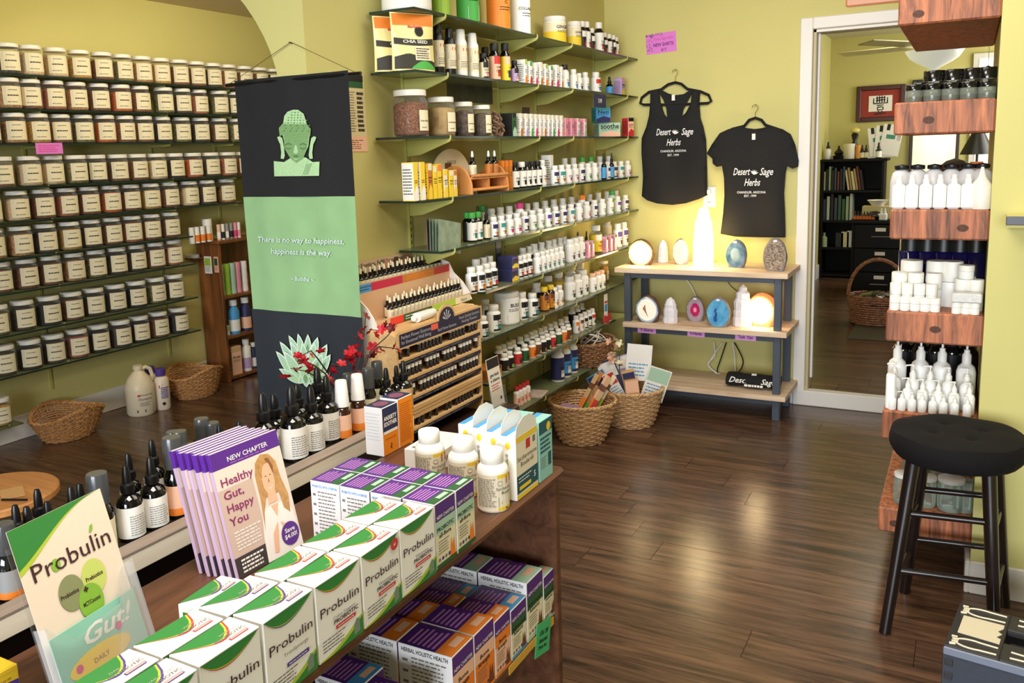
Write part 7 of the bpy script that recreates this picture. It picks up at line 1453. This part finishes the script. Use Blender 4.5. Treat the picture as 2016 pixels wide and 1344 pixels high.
# magazine booklets
BWd, BH = .154, .218; lean = -.235
bkr = []
def booklet_print():
    m = MB(); T = F_X((.0022, 0, 0)); w, h = BWd, BH
    m.rect(0, w, 0, h, 0, 0, T); m.rect(0, w, h*.86, h*.995, .0002, 1, T); text(m, 'NEW CHAPTER', w*.52, h*.895, h*.055, 2, .0004, bold=.01, T=T, fit=w*.6); scribble(m, w*.25, w*.8, h*.87, h*.885, 1, 3, .0004, T)
    m.rect(0, w*.5, 0, h*.16, .0002, 9, T); m.rect(0, w*.5, h*.16, h*.7, .0001, 8, T)
    for i, s_ in enumerate(('Healthy', 'Gut,', 'Happy', 'You')): text(m, s_, [.29, .20, .25, .19][i]*w, h*(.72-.105*i), h*.092, 4, .0006, bold=.01, T=T, fit=w*[.46, .28, .38, .26][i])
    scribble(m, w*.08, w*.48, h*.2, h*.36, 6, 2, .0005, T, h=.4); scribble(m, w*.08, w*.42, h*.02, h*.14, 4, 2, .0005, T, h=.5)
    # woman in a white shirt with long fair hair
    def P_(pts, mi, lift): m.flat([(x*w, y*h) for x, y in pts], lift, mi, T)
    P_([(.44, 0), (.46, .2), (.5, .34), (.58, .42), (.86, .42), (.96, .32), (1.0, .1), (1.0, 0)], 2, .0003)
    P_([(.55, .4), (.5, .25), (.54, .5), (.54, .7), (.58, .80), (.68, .85), (.80, .83), (.88, .75), (.90, .6), (.95, .45), (.92, .3), (.84, .36), (.82, .5), (.62, .5)], 5, .0005)
    P_([(.64, .44), (.78, .44), (.77, .54), (.66, .54)], 6, .0007); P_([(.66, .42), (.77, .42), (.72, .32)], 6, .0007)
    P_([(.62, .66), (.62, .58), (.66, .52), (.71, .50), (.77, .53), (.80, .60), (.80, .70), (.76, .765), (.67, .76)], 6, .0009)
    P_([(.60, .72), (.64, .8), (.74, .82), (.70, .765), (.65, .74), (.63, .66)], 5, .0011); P_([(.82, .72), (.78, .8), (.72, .81), (.77, .75), (.80, .66)], 7, .0011)
    P_([(.67, .575), (.715, .56), (.76, .58), (.715, .55)], 2, .0011); P_([(.655, .665), (.695, .672), (.695, .66)], 7, .0011); P_([(.74, .672), (.775, .665), (.74, .66)], 7, .0011); P_([(.712, .65), (.722, .61), (.705, .608)], 7, .0011)
    P_([(.56, .05), (.6, .2), (.7, .28), (.68, .2), (.62, .04)], 6, .0009); P_([(.9, .05), (.86, .2), (.74, .27), (.78, .17), (.82, .04)], 6, .0009)
    m.flat([(w*.84+.021*math.cos(a*PI/12), h*.14+.021*math.sin(a*PI/12)) for a in range(24)], .0012, 1, T); text(m, 'Save', w*.84, h*.155, h*.05, 2, .0015, bold=.02, T=T, fit=.024); text(m, '$4.00!', w*.84, h*.105, h*.05, 2, .0015, bold=.02, T=T, fit=.03)
    return m
bkm = MB().box(-.006, .002, 0, BWd, 0, BH).mesh('pages', mat('booklet_pages', (214, 204, 226), .5)); strip_ = MB().box(-.006, .0021, -.0004, .0, .0, BH*.86, 1).box(-.006, .0021, -.0004, 0, BH*.86, BH, 0).mesh('spine', [mat('violet_card', (96, 40, 160), .45), mat('mauve_pages', (206, 176, 206), .5)])
cover = booklet_print().mesh('cover', [mat('cover_cream', (232, 214, 204), .4), mat('cover_purple', (88, 40, 140), .4), PAPER, mat('lilac_ink', (190, 130, 200), .5), mat('plum_red_ink', (140, 34, 100), .5), mat('fair_hair', (206, 156, 96), .5, var=.3, vscale=120), mat('skin_print', (236, 184, 150), .5), mat('brown_shadow_print', (140, 90, 60), .5), mat('warm_grey_print', (206, 180, 166), .5), mat('dark_grey_print', (60, 54, 54), .5)])
NB = 8
for i in range(NB):
    b_ = thing('booklet', (f'front booklet of the stack showing a smiling woman and purple header' if i == 0 else f'thin purple-edged booklet leaning in the stack, {ORD[i]} from the front'), 'booklet', (-1.055-.0108*i, .985-.001*i-.004*(i % 3), TOP+.001), group='stack of booklets', rot=(.0, lean, -.05))
    ob('pages', bkm, b_); ob('spine', strip_, b_); ob('cover_print', cover, b_)
ob('booklet_stand', MB().box(-.10, .012, 0, BWd, 0, .002).box(-.102, -.100, 0, BWd, .002, .10).mesh('stand', CLEARP), None, (-1.055-.0085*NB+.06-.075, .985, TOP+.0003), (0, 0, -.05), label='clear stand under and behind the leaning booklets', cat='stand') if False else None
# acrylic leaflet holder with the tall card
hx, hy = -1.018, .638
r = thing('leaflet_holder', 'clear acrylic holder with a tall white and green card, nearest the camera', 'holder', (hx, hy, TOP+.0006), rot=(0, -.26, .13))
HW_, HH_ = .163, .238
ob('back_plate', MB().box(-.026, -.024, 0, HW_, 0, HH_*.9).mesh('bp', CLEARP), r)
m = MB(); T = F_X((0, 0, 0)); m.prism([(0, 0), (HW_, 0), (HW_, .125)]+[(HW_-.01-.03*math.sin(PI/2*i/6), .125-.05*(1-math.cos(PI/2*i/6))) for i in range(7)]+[(HW_*.42, .07), (HW_*.25, .066), (HW_*.08, .085), (0, .105)], 0, .0018, 0, T); ob('front_pocket', m.mesh('fp', CLEARP), r)
ob('pocket_side', MB().box(-.024, 0, 0, .0015, 0, .1).mesh('ps', CLEARP), r); ob('pocket_side', MB().box(-.024, 0, HW_-.0015, HW_, 0, .12).mesh('ps', CLEARP), r); ob('pocket_floor', MB().box(-.026, .0018, 0, HW_, -.0015, 0).mesh('pf', CLEARP), r)
m = MB(); T = F_X((-.0155, 0, 0)); w, h = HW_-.004, HH_
m.box(-.017, -.016, .002, .002+w, .001, h); T = F_X((-.0158, .002, 0)); n = 14
m.flat([(0, h), (w, h)]+[(w-w*i/n, h-h*.27*(i/n)**1.0*(math.sin(PI*.5*(i/n))**1.3)) for i in range(1, n+1)], .0002, 2, T); m.flat([(0, h), (w*.98, h)]+[(w*.98-w*.98*i/n, h-h*.235*(i/n)**1.0*(math.sin(PI*.5*(i/n))**1.3)) for i in range(1, n+1)], .0005, 1, T)
text(m, 'Probulin', w*.52, h*.665, h*.145, 3, .0007, T=T, fit=w*.84); m.flat([(w*.335+.0075*math.cos(a*PI/8), h*.702+.009*math.sin(a*PI/8)) for a in range(16)], .0006, 4, T); m.flat([(w*.745, h*.785), (w*.77, h*.82), (w*.80, h*.825), (w*.79, h*.795), (w*.765, h*.78)], .0008, 4, T)
for cx_, cy_, mi, s_, lf in ((w*.66, h*.53, 5, 'Prebiotics', .0005), (w*.40, h*.51, 6, 'Probiotics', .0009), (w*.56, h*.405, 4, 'MCT/Coconut', .0013)):
    m.flat([(cx_+.021*math.cos(a*PI/14), cy_+.025*math.sin(a*PI/14)) for a in range(28)], lf, mi, T); text(m, s_, cx_+(0 if cx_ != w*.40 else -.004), cy_-.003, .0085, 3, lf+.0003, bold=.02, T=T, fit=.03)
text(m, '+', w*.535, h*.465, .014, 3, .002, bold=.05, T=T)
ob('tall_card', m.mesh('card', [mat('card_cream', (232, 216, 198), .5), mat('leaf_green', (52, 130, 62), .4), mat('leaf_lime', (176, 196, 60), .4), mat('plum_black_ink', (60, 30, 40), .5), mat('apple_green_print', (130, 180, 60), .5), mat('yellow_green_print', (196, 210, 110), .5), mat('moss_grey_print', (136, 142, 100), .5)]), r)
m = MB(); w2 = HW_-.012; m.box(-.009, -.0075, .006, .006+w2, .002, .082); T = F_X((-.0072, .006, 0)); text(m, 'Gut!', w2*.58, .046, .034, 1, 0, shear=.35, bold=.02, T=T, fit=w2*.6); m.flat([(w2*(.45+.36*math.cos(a*PI/10)), .022+.018*math.sin(a*PI/10)) for a in range(20)], .0002, 2, T)
m.flat([(w2*.2+.006*math.cos(a*PI/6), .024+.006*math.sin(a*PI/6)) for a in range(12)], .0004, 3, T); m.flat([(w2*.72+.006*math.cos(a*PI/6), .046+.006*math.sin(a*PI/6)) for a in range(12)], .0004, 3, T); text(m, 'DAILY', w2*.45, .018, .010, 4, .0004, T=T)
ob('small_leaflet', m.mesh('lf', [mat('aqua_leaflet', (140, 200, 180), .45), PAPER, P('yellow'), P('magenta'), P('brown')]), r)
fb('snack_box', 'corner of a yellow and purple box beneath the leaflet holder', carton_protos(.07, .05, .03, 'yellow', 'yellow', 'purple', None, 'cream'), -1.14, .60)

# ================================================================== tincture counter
CW = wood('cream_painted_board', (250, 240, 220), (230, 216, 190), 'y', 6, .5, .02, bump=.03); GW = wood('grey_brown_board', (160, 144, 130), (120, 104, 92), 'y', 6, .5, .02)
ct = thing('tincture_counter', 'dark counter with a cream front lip behind the foreground shelf', 'counter', (-1.54, .30, 0)); CL_ = 1.57
ob('counter_body', MB().box(0, .215, 0, CL_, 0, TOP-.002).mesh('body', wood('near_black_wood', (44, 32, 26), (26, 18, 15), 'y', 6, .4, .05)), ct)
ob('front_lip', MB().box(.2155, .25, 0, CL_, .692, .728).mesh('lip', CW, .002), ct); ob('lip_cap', MB().box(.214, .251, 0, CL_, .728, .734).mesh('cap', GW, .001), ct)
def tinc(px, X, h, r, kind='dropper', lab='white', lab2=None, note=''):
    y = yat(px, X, TOP+.03); TI.append((y, X, h, r, kind, lab, lab2, note))
TI = []
for px, X, h, r in ((580, -1.375, .178, .031), (617, -1.37, .162, .027), (648, -1.385, .168, .028)): tinc(px, X, h, r, 'dropper', 'white', None, 'large')
for px in (676, 707): tinc(px, -1.365, .15, .0205, 'spray', 'peach', 'orange', 'white-capped')
for px, X, h, r, lb in ((763, -1.37, .135, .022, 'white'), (783, -1.375, .128, .02, 'lime'), (797, -1.36, .14, .023, 'tan')): tinc(px, X, h, r, 'dropper', lb, None, 'medium')
for px, X, h, r in ((258, -1.37, .145, .0245), (305, -1.37, .142, .0245)): tinc(px, X, h, r, 'dropper', 'white', None, 'pale-labelled')
tinc(349, -1.37, .165, .0225, 'tall', 'peach', 'orange', 'tall'); tinc(203, -1.37, .15, .0225, 'tall', 'cream', None, 'tall'); tinc(20, -1.36, .13, .02, 'tall', 'grey', 'orange', 'orange-labelled')
for px, X, h in ((262, -1.43, .142), (308, -1.44, .148), (395, -1.375, .14), (440, -1.38, .15), (478, -1.37, .145), (152, -1.37, .145), (105, -1.37, .135), (66, -1.37, .14), (42, -1.42, .13), (85, -1.44, .135), (166, -1.43, .12)): tinc(px, X, h, .021, 'dropper', 'white', None, 'medium')
for px, X, h in ((524, -1.40, .178), (545, -1.44, .15), (590, -1.45, .15), (630, -1.46, .17)): tinc(px, X, h, .029, 'dropper', 'white', None, 'large')
for px, X, h in ((362, -1.43, .148), (379, -1.385, .13), (405, -1.45, .15), (350, -1.46, .14), (425, -1.43, .14), (690, -1.44, .13), (728, -1.40, .14), (745, -1.45, .13)): tinc(px, X, h, .019, 'tall', 'cream', None, 'tall')
TI.sort(); cnt = {}
for y, X, h, r, kind, lab, lab2, note in TI:
    if kind == 'dropper': pr0 = dropper_protos(r, h, 'black', 'black', lab, lab2); d_ = f'{note} black dropper bottle'
    elif kind == 'spray':
        pr0 = [('bottle_body', cached(('spb', r, h), lambda: MB().lathe([(r*.95, 0), (r, .004), (r, h*.46), (r*.8, h*.53), (r*.45, h*.57)], 18).mesh('b', AMBER))), ('label', cached(('spl', r, h), lambda: MB().lathe([(r+.0006, h*.03), (r+.0006, h*.16), (r+.0006, h*.42)], 20, [0, 1]).mesh('l', [P('orange'), P('peach')]))), ('spray_cap', cached(('spc', r, h), lambda: MB().lathe([(r*.92, h*.56), (r*.9, h*.60), (r*.72, h*.98), (r*.65, h), (0, h)], 22).mesh('c', mat('translucent_white_cap', (240, 238, 236), .35))))]; d_ = 'amber spray bottle with tall white cap'
    else:
        pr0 = [('bottle_body', cached(('tlb', r, h), lambda: MB().lathe([(r*.95, 0), (r, .004), (r, h*.5), (r*.75, h*.6), (r*.6, h*.64)], 18).mesh('b', BLACKG))), ('label', cached(('tll', r, h, lab, lab2), lambda: MB().lathe([(r+.0006, h*.05), (r+.0006, h*.14), (r+.0006, h*.42)], 20, [0, 1]).mesh('l', [P(lab2 or lab), P(lab)]))), ('overcap', cached(('tlc', r, h), lambda: MB().lathe([(r*.85, h*.62), (r*.85, h*.97), (r*.78, h), (0, h)], 20).mesh('c', mat('grey_clear_overcap', (70, 72, 74), .2))))]; d_ = 'dark bottle with tall grey overcap' if note == 'tall' else 'orange-labelled dark bottle'
    k = cnt.get(d_, 0); cnt[d_] = k+1
    tot = sum(1 for q in TI if (q[4], q[7]) == (kind, note))
    spawn(pr0, 'tincture_bottle', f'{d_}, {od(k)} such from the leaflet holder' if tot > 1 else f'{d_} beside the tall leaflet card', 'bottle', (X, y, TOP-.0014), random.uniform(-.3, .3), 'bottles on the tincture counter')
# round wooden stool with papers by the counter
sc_ = Vector((-2.43, 1.38, 0)); r = thing('wooden_stool', 'round honey-coloured stool top beyond the counter, bottom corner', 'stool', sc_)
ob('seat', MB().lathe([(.16, .475), (.17, .48), (.17, .495), (.165, .5), (0, .5)], 40).mesh('seat', wood('honey_seat', (214, 152, 92), (176, 114, 62), 'x', 5, .45)), r)
for k in range(3): ob('leg', MB().tube([(.15*math.cos(k*2.1), .15*math.sin(k*2.1), 0), (.1*math.cos(k*2.1), .1*math.sin(k*2.1), .476)], .014, 10).mesh('l', WD), r)
ob('paper_note', MB().box(-.05, .04, -.04, .03, 0, .003).mesh('n', mat('buff_paper', (222, 190, 140), .7), .001), None, (sc_.x+.02, sc_.y-.05, .5005), (0, 0, .4), label='buff paper note on the round honey-coloured stool', cat='paper'); ob('paper_note', MB().box(-.04, .05, -.03, .03, 0, .0025).mesh('n', mat('tan_paper', (206, 160, 104), .7), .001), None, (sc_.x+.055, sc_.y+.02, .5005), (0, 0, -.5), label='darker tan paper on the round stool', cat='paper'); ob('pen', MB().tube([(0, 0, .004), (.07, .03, .004)], .003, 6).mesh('p', BLACKP), None, (sc_.x+.085, sc_.y-.03, .5), (0, 0, .0), label='black pen lying on the round honey-coloured stool', cat='pen')

# red silk blossom branches standing among the bottles
r = thing('blossom_branches', 'dark branches of red silk blossom standing between bottles and banner', 'flowers', (-1.47, 1.84, TOP))
bm_ = MB(); fm_ = MB(); R_ = random.Random(21); base = Vector((0, 0, 0))
def bpnt(px, py, X=-1.5): q = at(px, py, X=X); return Vector((q.x+1.47, q.y-1.84, q.z-TOP))
br_ = [[(690, 790), (700, 735), (712, 690), (716, 660), (720, 622)], [(700, 770), (730, 690), (760, 664), (782, 640)], [(705, 760), (720, 705), (745, 682), (775, 685), (790, 690)], [(680, 790), (650, 740), (625, 705), (612, 690), (594, 700)], [(670, 780), (640, 735), (620, 720), (596, 708), (585, 712)], [(690, 775), (680, 720), (692, 700), (706, 690)], [(685, 770), (640, 750), (600, 730), (572, 725)], [(720, 775), (690, 760), (662, 730)]]
for b_ in br_: bm_.tube([bpnt(x, y, -1.47-.02*((x*7) % 3-1)) for x, y in b_], .0026, 6, r2=.001)
ob('branches', bm_.mesh('branches', mat('dark_twig', (58, 34, 28), .8)), r)
fl = [(720, 623), (716, 650), (708, 662), (702, 668), (760, 640), (752, 648), (740, 660), (728, 655), (771, 646), (783, 690), (778, 682), (733, 683), (742, 694), (728, 700), (702, 682), (692, 690), (687, 696), (706, 700), (694, 710), (700, 722), (708, 735), (700, 742), (688, 706), (594, 704), (598, 712), (585, 700), (612, 700), (632, 692), (590, 726), (603, 720), (612, 728), (580, 730), (620, 735), (566, 742), (560, 744), (645, 745), (662, 722), (655, 730), (672, 716), (650, 752), (735, 700), (750, 690)]
for x, y in fl: blossom(fm_, bpnt(x, y, -1.47-.03*R_.random()), R_.uniform(.010, .017), R_.choice((0, 0, 1)), R_)
ob('blossoms', fm_.mesh('blossoms', [mat('crimson_silk', (190, 22, 40), .5), mat('dark_crimson_silk', (120, 14, 30), .5)]), r, kind='stuff')
r = thing('vase', 'honey wooden pen box standing behind the dropper bottles', 'box', (-1.50, 1.955, TOP-.001)) if False else None
lf = MB(); T = F_X((0, 0, 0)); lf.tube([(0, .0, 0), (0, .03, .04), (0, .06, .05), (0, .07, .03), (0, .05, .0), (0, .0, 0)], .0016, 5)
for k in range(5): lf.tube([(0, .012+.011*k, .010+.004*k), (0, .03+.009*k, .044-.004*k)], .0012, 5)
ob('leaf_ornament', lf.mesh('leaf', P('lime')), None, (-1.45, 1.82, .765), (0, 0, 0), label='lime green openwork leaf ornament by the dropper bottles', cat='ornament')

# ================================================================== low cabinet, vial rack and tiered tester display
LC = ob('low_cabinet', MB().box(XM+.02, -1.50, 1.98+.06, 2.90, 0, .449).mesh('cab', wood('dark_cabinet_wood', (70, 46, 34), (38, 24, 18), 'y', 6, .35, .05), .004), None, label='low dark wooden cabinet under the vial rack', cat='cabinet')
RX, RY0, RY1 = -1.60, 2.235, 2.79; RL = RY1-RY0
PW_ = wood('pale_pine', (232, 196, 142), (206, 160, 104), 'y', 9, .5, .05, bump=.03); NP = mat('midnight_print', (30, 30, 62), .45)
rk = thing('vial_rack', 'pale wooden rack with four rows of tiny flower essence vials', 'rack', (RX-.11, RY0, .4495))
z0 = .4495; D2 = .11
sp = MB().prism([(0, 0), (D2, 0), (D2, .395), (D2-.03, .41), (0, .41)], 0, .012, 0, frame((0, .012, 0), (1, 0, 0), (0, 0, 1))).mesh('side', PW_, .001)
ob('side_panel', sp, rk); ob('side_panel', sp, rk, (0, RL-.012, 0)); ob('back_panel', MB().box(0, .006, .012, RL-.012, 0, .40).mesh('b', mat('dark_backing', (24, 22, 26), .7)), rk)
ob('top', MB().box(.006, D2, .012, RL-.012, .398, .408).mesh('t', PW_, .001), rk)
RZ = [.315, .247, .178, .068]
for k, z in enumerate(RZ): 
    ob('ledge', MB().box(.006, D2+.004, .012, RL-.012, z-.010, z).mesh('l', PW_, .001), rk)
    m = MB().box(D2-.001, D2+.003, .012, RL-.012, z-.021, z-.010, 0); T = F_X((D2+.0034, 0, 0)); scribble(m, .03, RL-.03, z-.019, z-.012, 1, 1, 0, T, seed=k+2); ob('printed_strip', m.mesh('s', [NP, GREY]), rk)
dr_ = ob('drawer', MB().box(D2-.012, D2+.004, .013, RL-.013, .098, .142).mesh('d', PW_, .002), rk); ob('drawer_groove', MB().box(D2+.0041, D2+.0044, .014, RL-.014, .125, .1265).box(D2+.0041, D2+.0044, .014, RL-.014, .113, .1145).mesh('g', mat('groove_brown', (120, 84, 50), .7)), dr_)
# header with round emblem
m = MB(); T = F_X((D2+.002, 0, 0)); 
hp_ = [(0, .350), (RL, .350), (RL, .405), (RL*.66, .405)]+[(RL*.55+.058*math.cos(PI*i/10), .405+.048*math.sin(PI*i/10)) for i in range(11)]+[(0, .405)]
m.prism(hp_, 0, .004, 1, T, 1); hq = [(.012, .356), (RL-.01, .356), (RL-.01, .400), (RL*.64, .400)]+[(RL*.55+.050*math.cos(PI*i/10), .401+.042*math.sin(PI*i/10)) for i in range(11)]+[(.012, .400)]
m.flat(hq, .0046, 0, T); text(m, 'Perfect Flower Essences', RL*.2, .382, .017, 2, .005, T=T, fit=RL*.32); text(m, 'for Emotional Well Being', RL*.2, .365, .017, 2, .005, T=T, fit=RL*.32); text(m, 'Finest Quality Essences', RL*.83, .382, .015, 2, .005, T=T, fit=RL*.26); text(m, 'Healing Flowers', RL*.83, .366, .015, 2, .005, T=T, fit=RL*.2)
text(m, 'Bach Flower Essences', RL*.55, .366, .015, 2, .005, T=T, fit=RL*.22)
for a in (.3, .9, 1.6, 2.3, 2.9): m.flat([(RL*.55, .398), (RL*.55+.024*math.cos(a-.15), .402+.03*math.sin(a-.15)), (RL*.55+.028*math.cos(a), .402+.034*math.sin(a)), (RL*.55+.024*math.cos(a+.15), .402+.03*math.sin(a+.15))], .005, 2, T)
m.rect(RL*.36, RL*.44, .378, .398, .006, 3, T); ob('header_panel', m.mesh('hd', [NP, PW_, mat('grey_lettering', (190, 190, 196), .6), mat('coral_sticker', (240, 100, 80), .6)]), rk)
VG = mat('dark_vial_glass', (40, 34, 36), .12, spec=.8)
vp = [('vial_body', MB().lathe([(.0078, 0), (.008, .002), (.008, .026)], 10).mesh('v', VG)), ('vial_cap', MB().lathe([(.0085, .0265), (.0085, .039), (0, .0392)], 10).mesh('c', CAPW)), ('vial_label', None)]
wl = MB(); wrap(wl, .0083, 0, lambda t: (t.rect(-.006, .006, .010, .023, 0, 0), t.rect(-.004, .004, .013, .019, .0002, 1))); vl = wl.mesh('vl', [mat('vial_label_grey', (150, 146, 146), .6), INK])
for rr_, z in enumerate(RZ):
    R_ = random.Random(rr_+4); n = 0
    for k in range(23):
        if R_.random() < .2: continue
        y = .03+(RL-.06)*k/22; v = thing('essence_vial', f'tiny white-capped essence vial, {od(n)} from the banner, {["top", "second", "third", "bottom"][rr_]} row of the rack', 'vial', (RX-.11+.101, RY0+y, z0+z+.0005), group=f'vials in the {["top", "second", "third", "bottom"][rr_]} row'); n += 1
        ob('vial_body', vp[0][1], v); ob('vial_cap', vp[1][1], v); ob('vial_label', vl, v)
# tiered cardboard tester display
CBM = mat('display_cardboard', (214, 172, 134), .6); CBW = mat('display_white_card', (236, 226, 216), .6)
td = thing('tester_display', 'two-tier cardboard display of remedy dropper bottles above the vial rack', 'display', (0, 0, 0))
ya, yb = 2.245, 2.865
def Xp(pts, x0, x1, mi=0): return None
xb, xm_, xf = -1.872, -1.775, -1.685
ob('cabinet_riser', MB().box(XM+.02, RX-.115, 2.245, yb, .4495, .80).mesh('rz', CBW), td)
m = MB(); side = [(xb, .80), (-1.7125, .80), (-1.7125, .862), (xf+.008, .862), (xf-.005, .895), (xf-.03, .93), (xm_+.02, .965), (xm_, 1.005), (xb+.02, 1.035), (xb, 1.06)]
sm_ = MB().prism(side, 0, .005, 0, frame((0, .005, 0), (1, 0, 0), (0, 0, 1))).mesh('sd', CBW); ob('side_panel', sm_, td, (0, ya, 0)); ob('side_panel', sm_, td, (0, yb-.005, 0))
ob('tier_board', MB().box(xb, xm_, ya+.005, yb-.005, .963, .967).box(xm_, xf, ya+.005, yb-.005, .862, .866).mesh('tb', CBM), td)
m = MB(); m.box(xm_, xm_+.003, ya+.005, yb-.005, .866, 1.0, 0); T = F_X((xm_+.0034, 0, 0))
for a_, b_, mi in ((0, .16, 1), (.16, .47, 2), (.47, .82, 3), (.82, 1, 4)): m.rect(ya+.008+(yb-ya-.016)*a_, ya+.008+(yb-ya-.016)*b_, .970, .998, 0, mi, T)
scribble(m, ya+.02, ya+.11, .975, .993, 2, 6, .0003, T); scribble(m, ya+.32, ya+.5, .975, .993, 2, 5, .0003, T)
ob('upper_front_panel', m.mesh('uf', [CBM, P('blue'), mat('crimson_print', (196, 34, 70), .6), P('amber'), P('red'), P('orange'), P('navy')]), td)
m = MB(); m.box(xf, xf+.003, ya+.005, yb-.005, .862, .887, 0); T = F_X((xf+.0034, 0, 0))
for a_, b_, mi in ((.12, .25, 1), (.25, .55, 2), (.55, .82, 3), (.82, 1, 4)): m.rect(ya+.008+(yb-ya-.016)*a_, ya+.008+(yb-ya-.016)*b_, .860, .884, 0, mi, T)
text(m, 'Nature', (ya+(yb-ya)*.91), .866, .016, 5, .0003, T=T); scribble(m, ya+.17, ya+.32, .863, .880, 2, 6, .0003, T)
ob('lower_front_panel', m.mesh('lf', [CBM, mat('scarlet_print', (220, 60, 40), .6), P('dkgreen'), P('lime'), P('cream'), P('dkgreen'), PAPER]), td)
m = MB(); m.box(xb-.004, xb, ya+.0, yb-.02, .80, 1.058, 0); T = F_X((xb+.0004, 0, 0)); m.rect(ya, yb-.02, .99, 1.056, 0, 1, T); text(m, 'Manage Your Emotions, Fulfill Your Potential', ya+(yb-ya)*.42, 1.034, .022, 2, .0004, bold=.02, T=T, fit=(yb-ya)*.66)
for cy_, rr_, mi in ((ya+.04, .025, 3), (ya+.40, .025, 4), (ya+.47, .028, 3), (ya+.55, .024, 5), (ya+.34, .02, 3)): m.flat([(cy_+rr_*math.cos(a*PI/8), 1.025+rr_*math.sin(a*PI/8)) for a in range(16)], .0006, mi, T)
ob('header_card', m.mesh('hc', [CBM, mat('header_tan_card', (206, 178, 146), .6), INK, mat('portrait_peach', (206, 140, 120), .6), mat('portrait_brown', (90, 60, 44), .6), mat('portrait_green', (90, 110, 60), .6)]), td)
tp_ = dropper_protos(.0125, .078, 'black', 'cream', 'cream', 'tan')
for tier, (x, z, px0, px1, n) in enumerate(((-1.815, .9675, 700, 872, 20), (-1.725, .8665, 768, 925, 19))):
    ys = [yat(px0, x, z+.05), yat(px1, x, z+.05)]; ys[0] = max(ys[0], ya+.02); ys[1] = min(ys[1], yb-.02)
    for k in range(n):
        y = ys[0]+(ys[1]-ys[0])*k/(n-1)
        spawn(tp_, 'tester_bottle', f'cream-topped tester bottle, {od(k)} from the banner, front row of the {["upper", "lower"][tier]} tier', 'bottle', (x, y, z), 0, f'tester bottles, {["upper", "lower"][tier]} tier')
        if k % 2: spawn(tp_, 'tester_bottle', f'cream-topped tester bottle, {od(k//2)} from the banner, back row of the {["upper", "lower"][tier]} tier', 'bottle', (x-.034, y+.008, z+.006 if False else z), 0, f'tester bottles, {["upper", "lower"][tier]} tier')
ob('lotion_tube', MB().lathe([(.014, 0), (.016, .03), (.017, .11), (.008, .112), (.010, .13), (0, .13)], 16).mesh('t', WHITE), None, (-1.635, 2.52, .875), (PI/2, 0, 0.02), label='white lotion tube lying on top of the vial rack', cat='tube')
# yellow wooden tester box left of the rack
m = MB().box(-.03, .03, -.04, .04, 0, .19, 0); ob('wooden_box', m.mesh('wb', PW_, .002), None, (-1.56, 2.165, .4496), label='narrow pale wooden box standing at the banner end of the rack', cat='box')
r = thing('leaflet_holder', 'grey acrylic leaflet holder at the far end of the vial rack', 'holder', (-1.56, 2.86, .4496), rot=(0, -.14, 0))
m = MB().box(-.012, -.010, -.048, .048, 0, .19); T = F_X((-.0096, 0, 0)); m.rect(-.046, .046, .15, .188, 0, 1, T); text(m, 'give back', 0, .118, .018, 2, .0003, bold=.02, T=T, fit=.07); text(m, 'a chance', 0, .098, .018, 2, .0003, bold=.02, T=T, fit=.07); scribble(m, -.035, .035, .06, .09, 3, 3, .0003, T); m.rect(.02, .032, .02, .032, .0003, 2, T)
ob('leaflet', m.mesh('l', [PAPER, INK, INK, P('red')]), r); ob('pocket', MB().box(-.015, .002, -.05, .05, 0, .07).mesh('p', CLEARP), r)
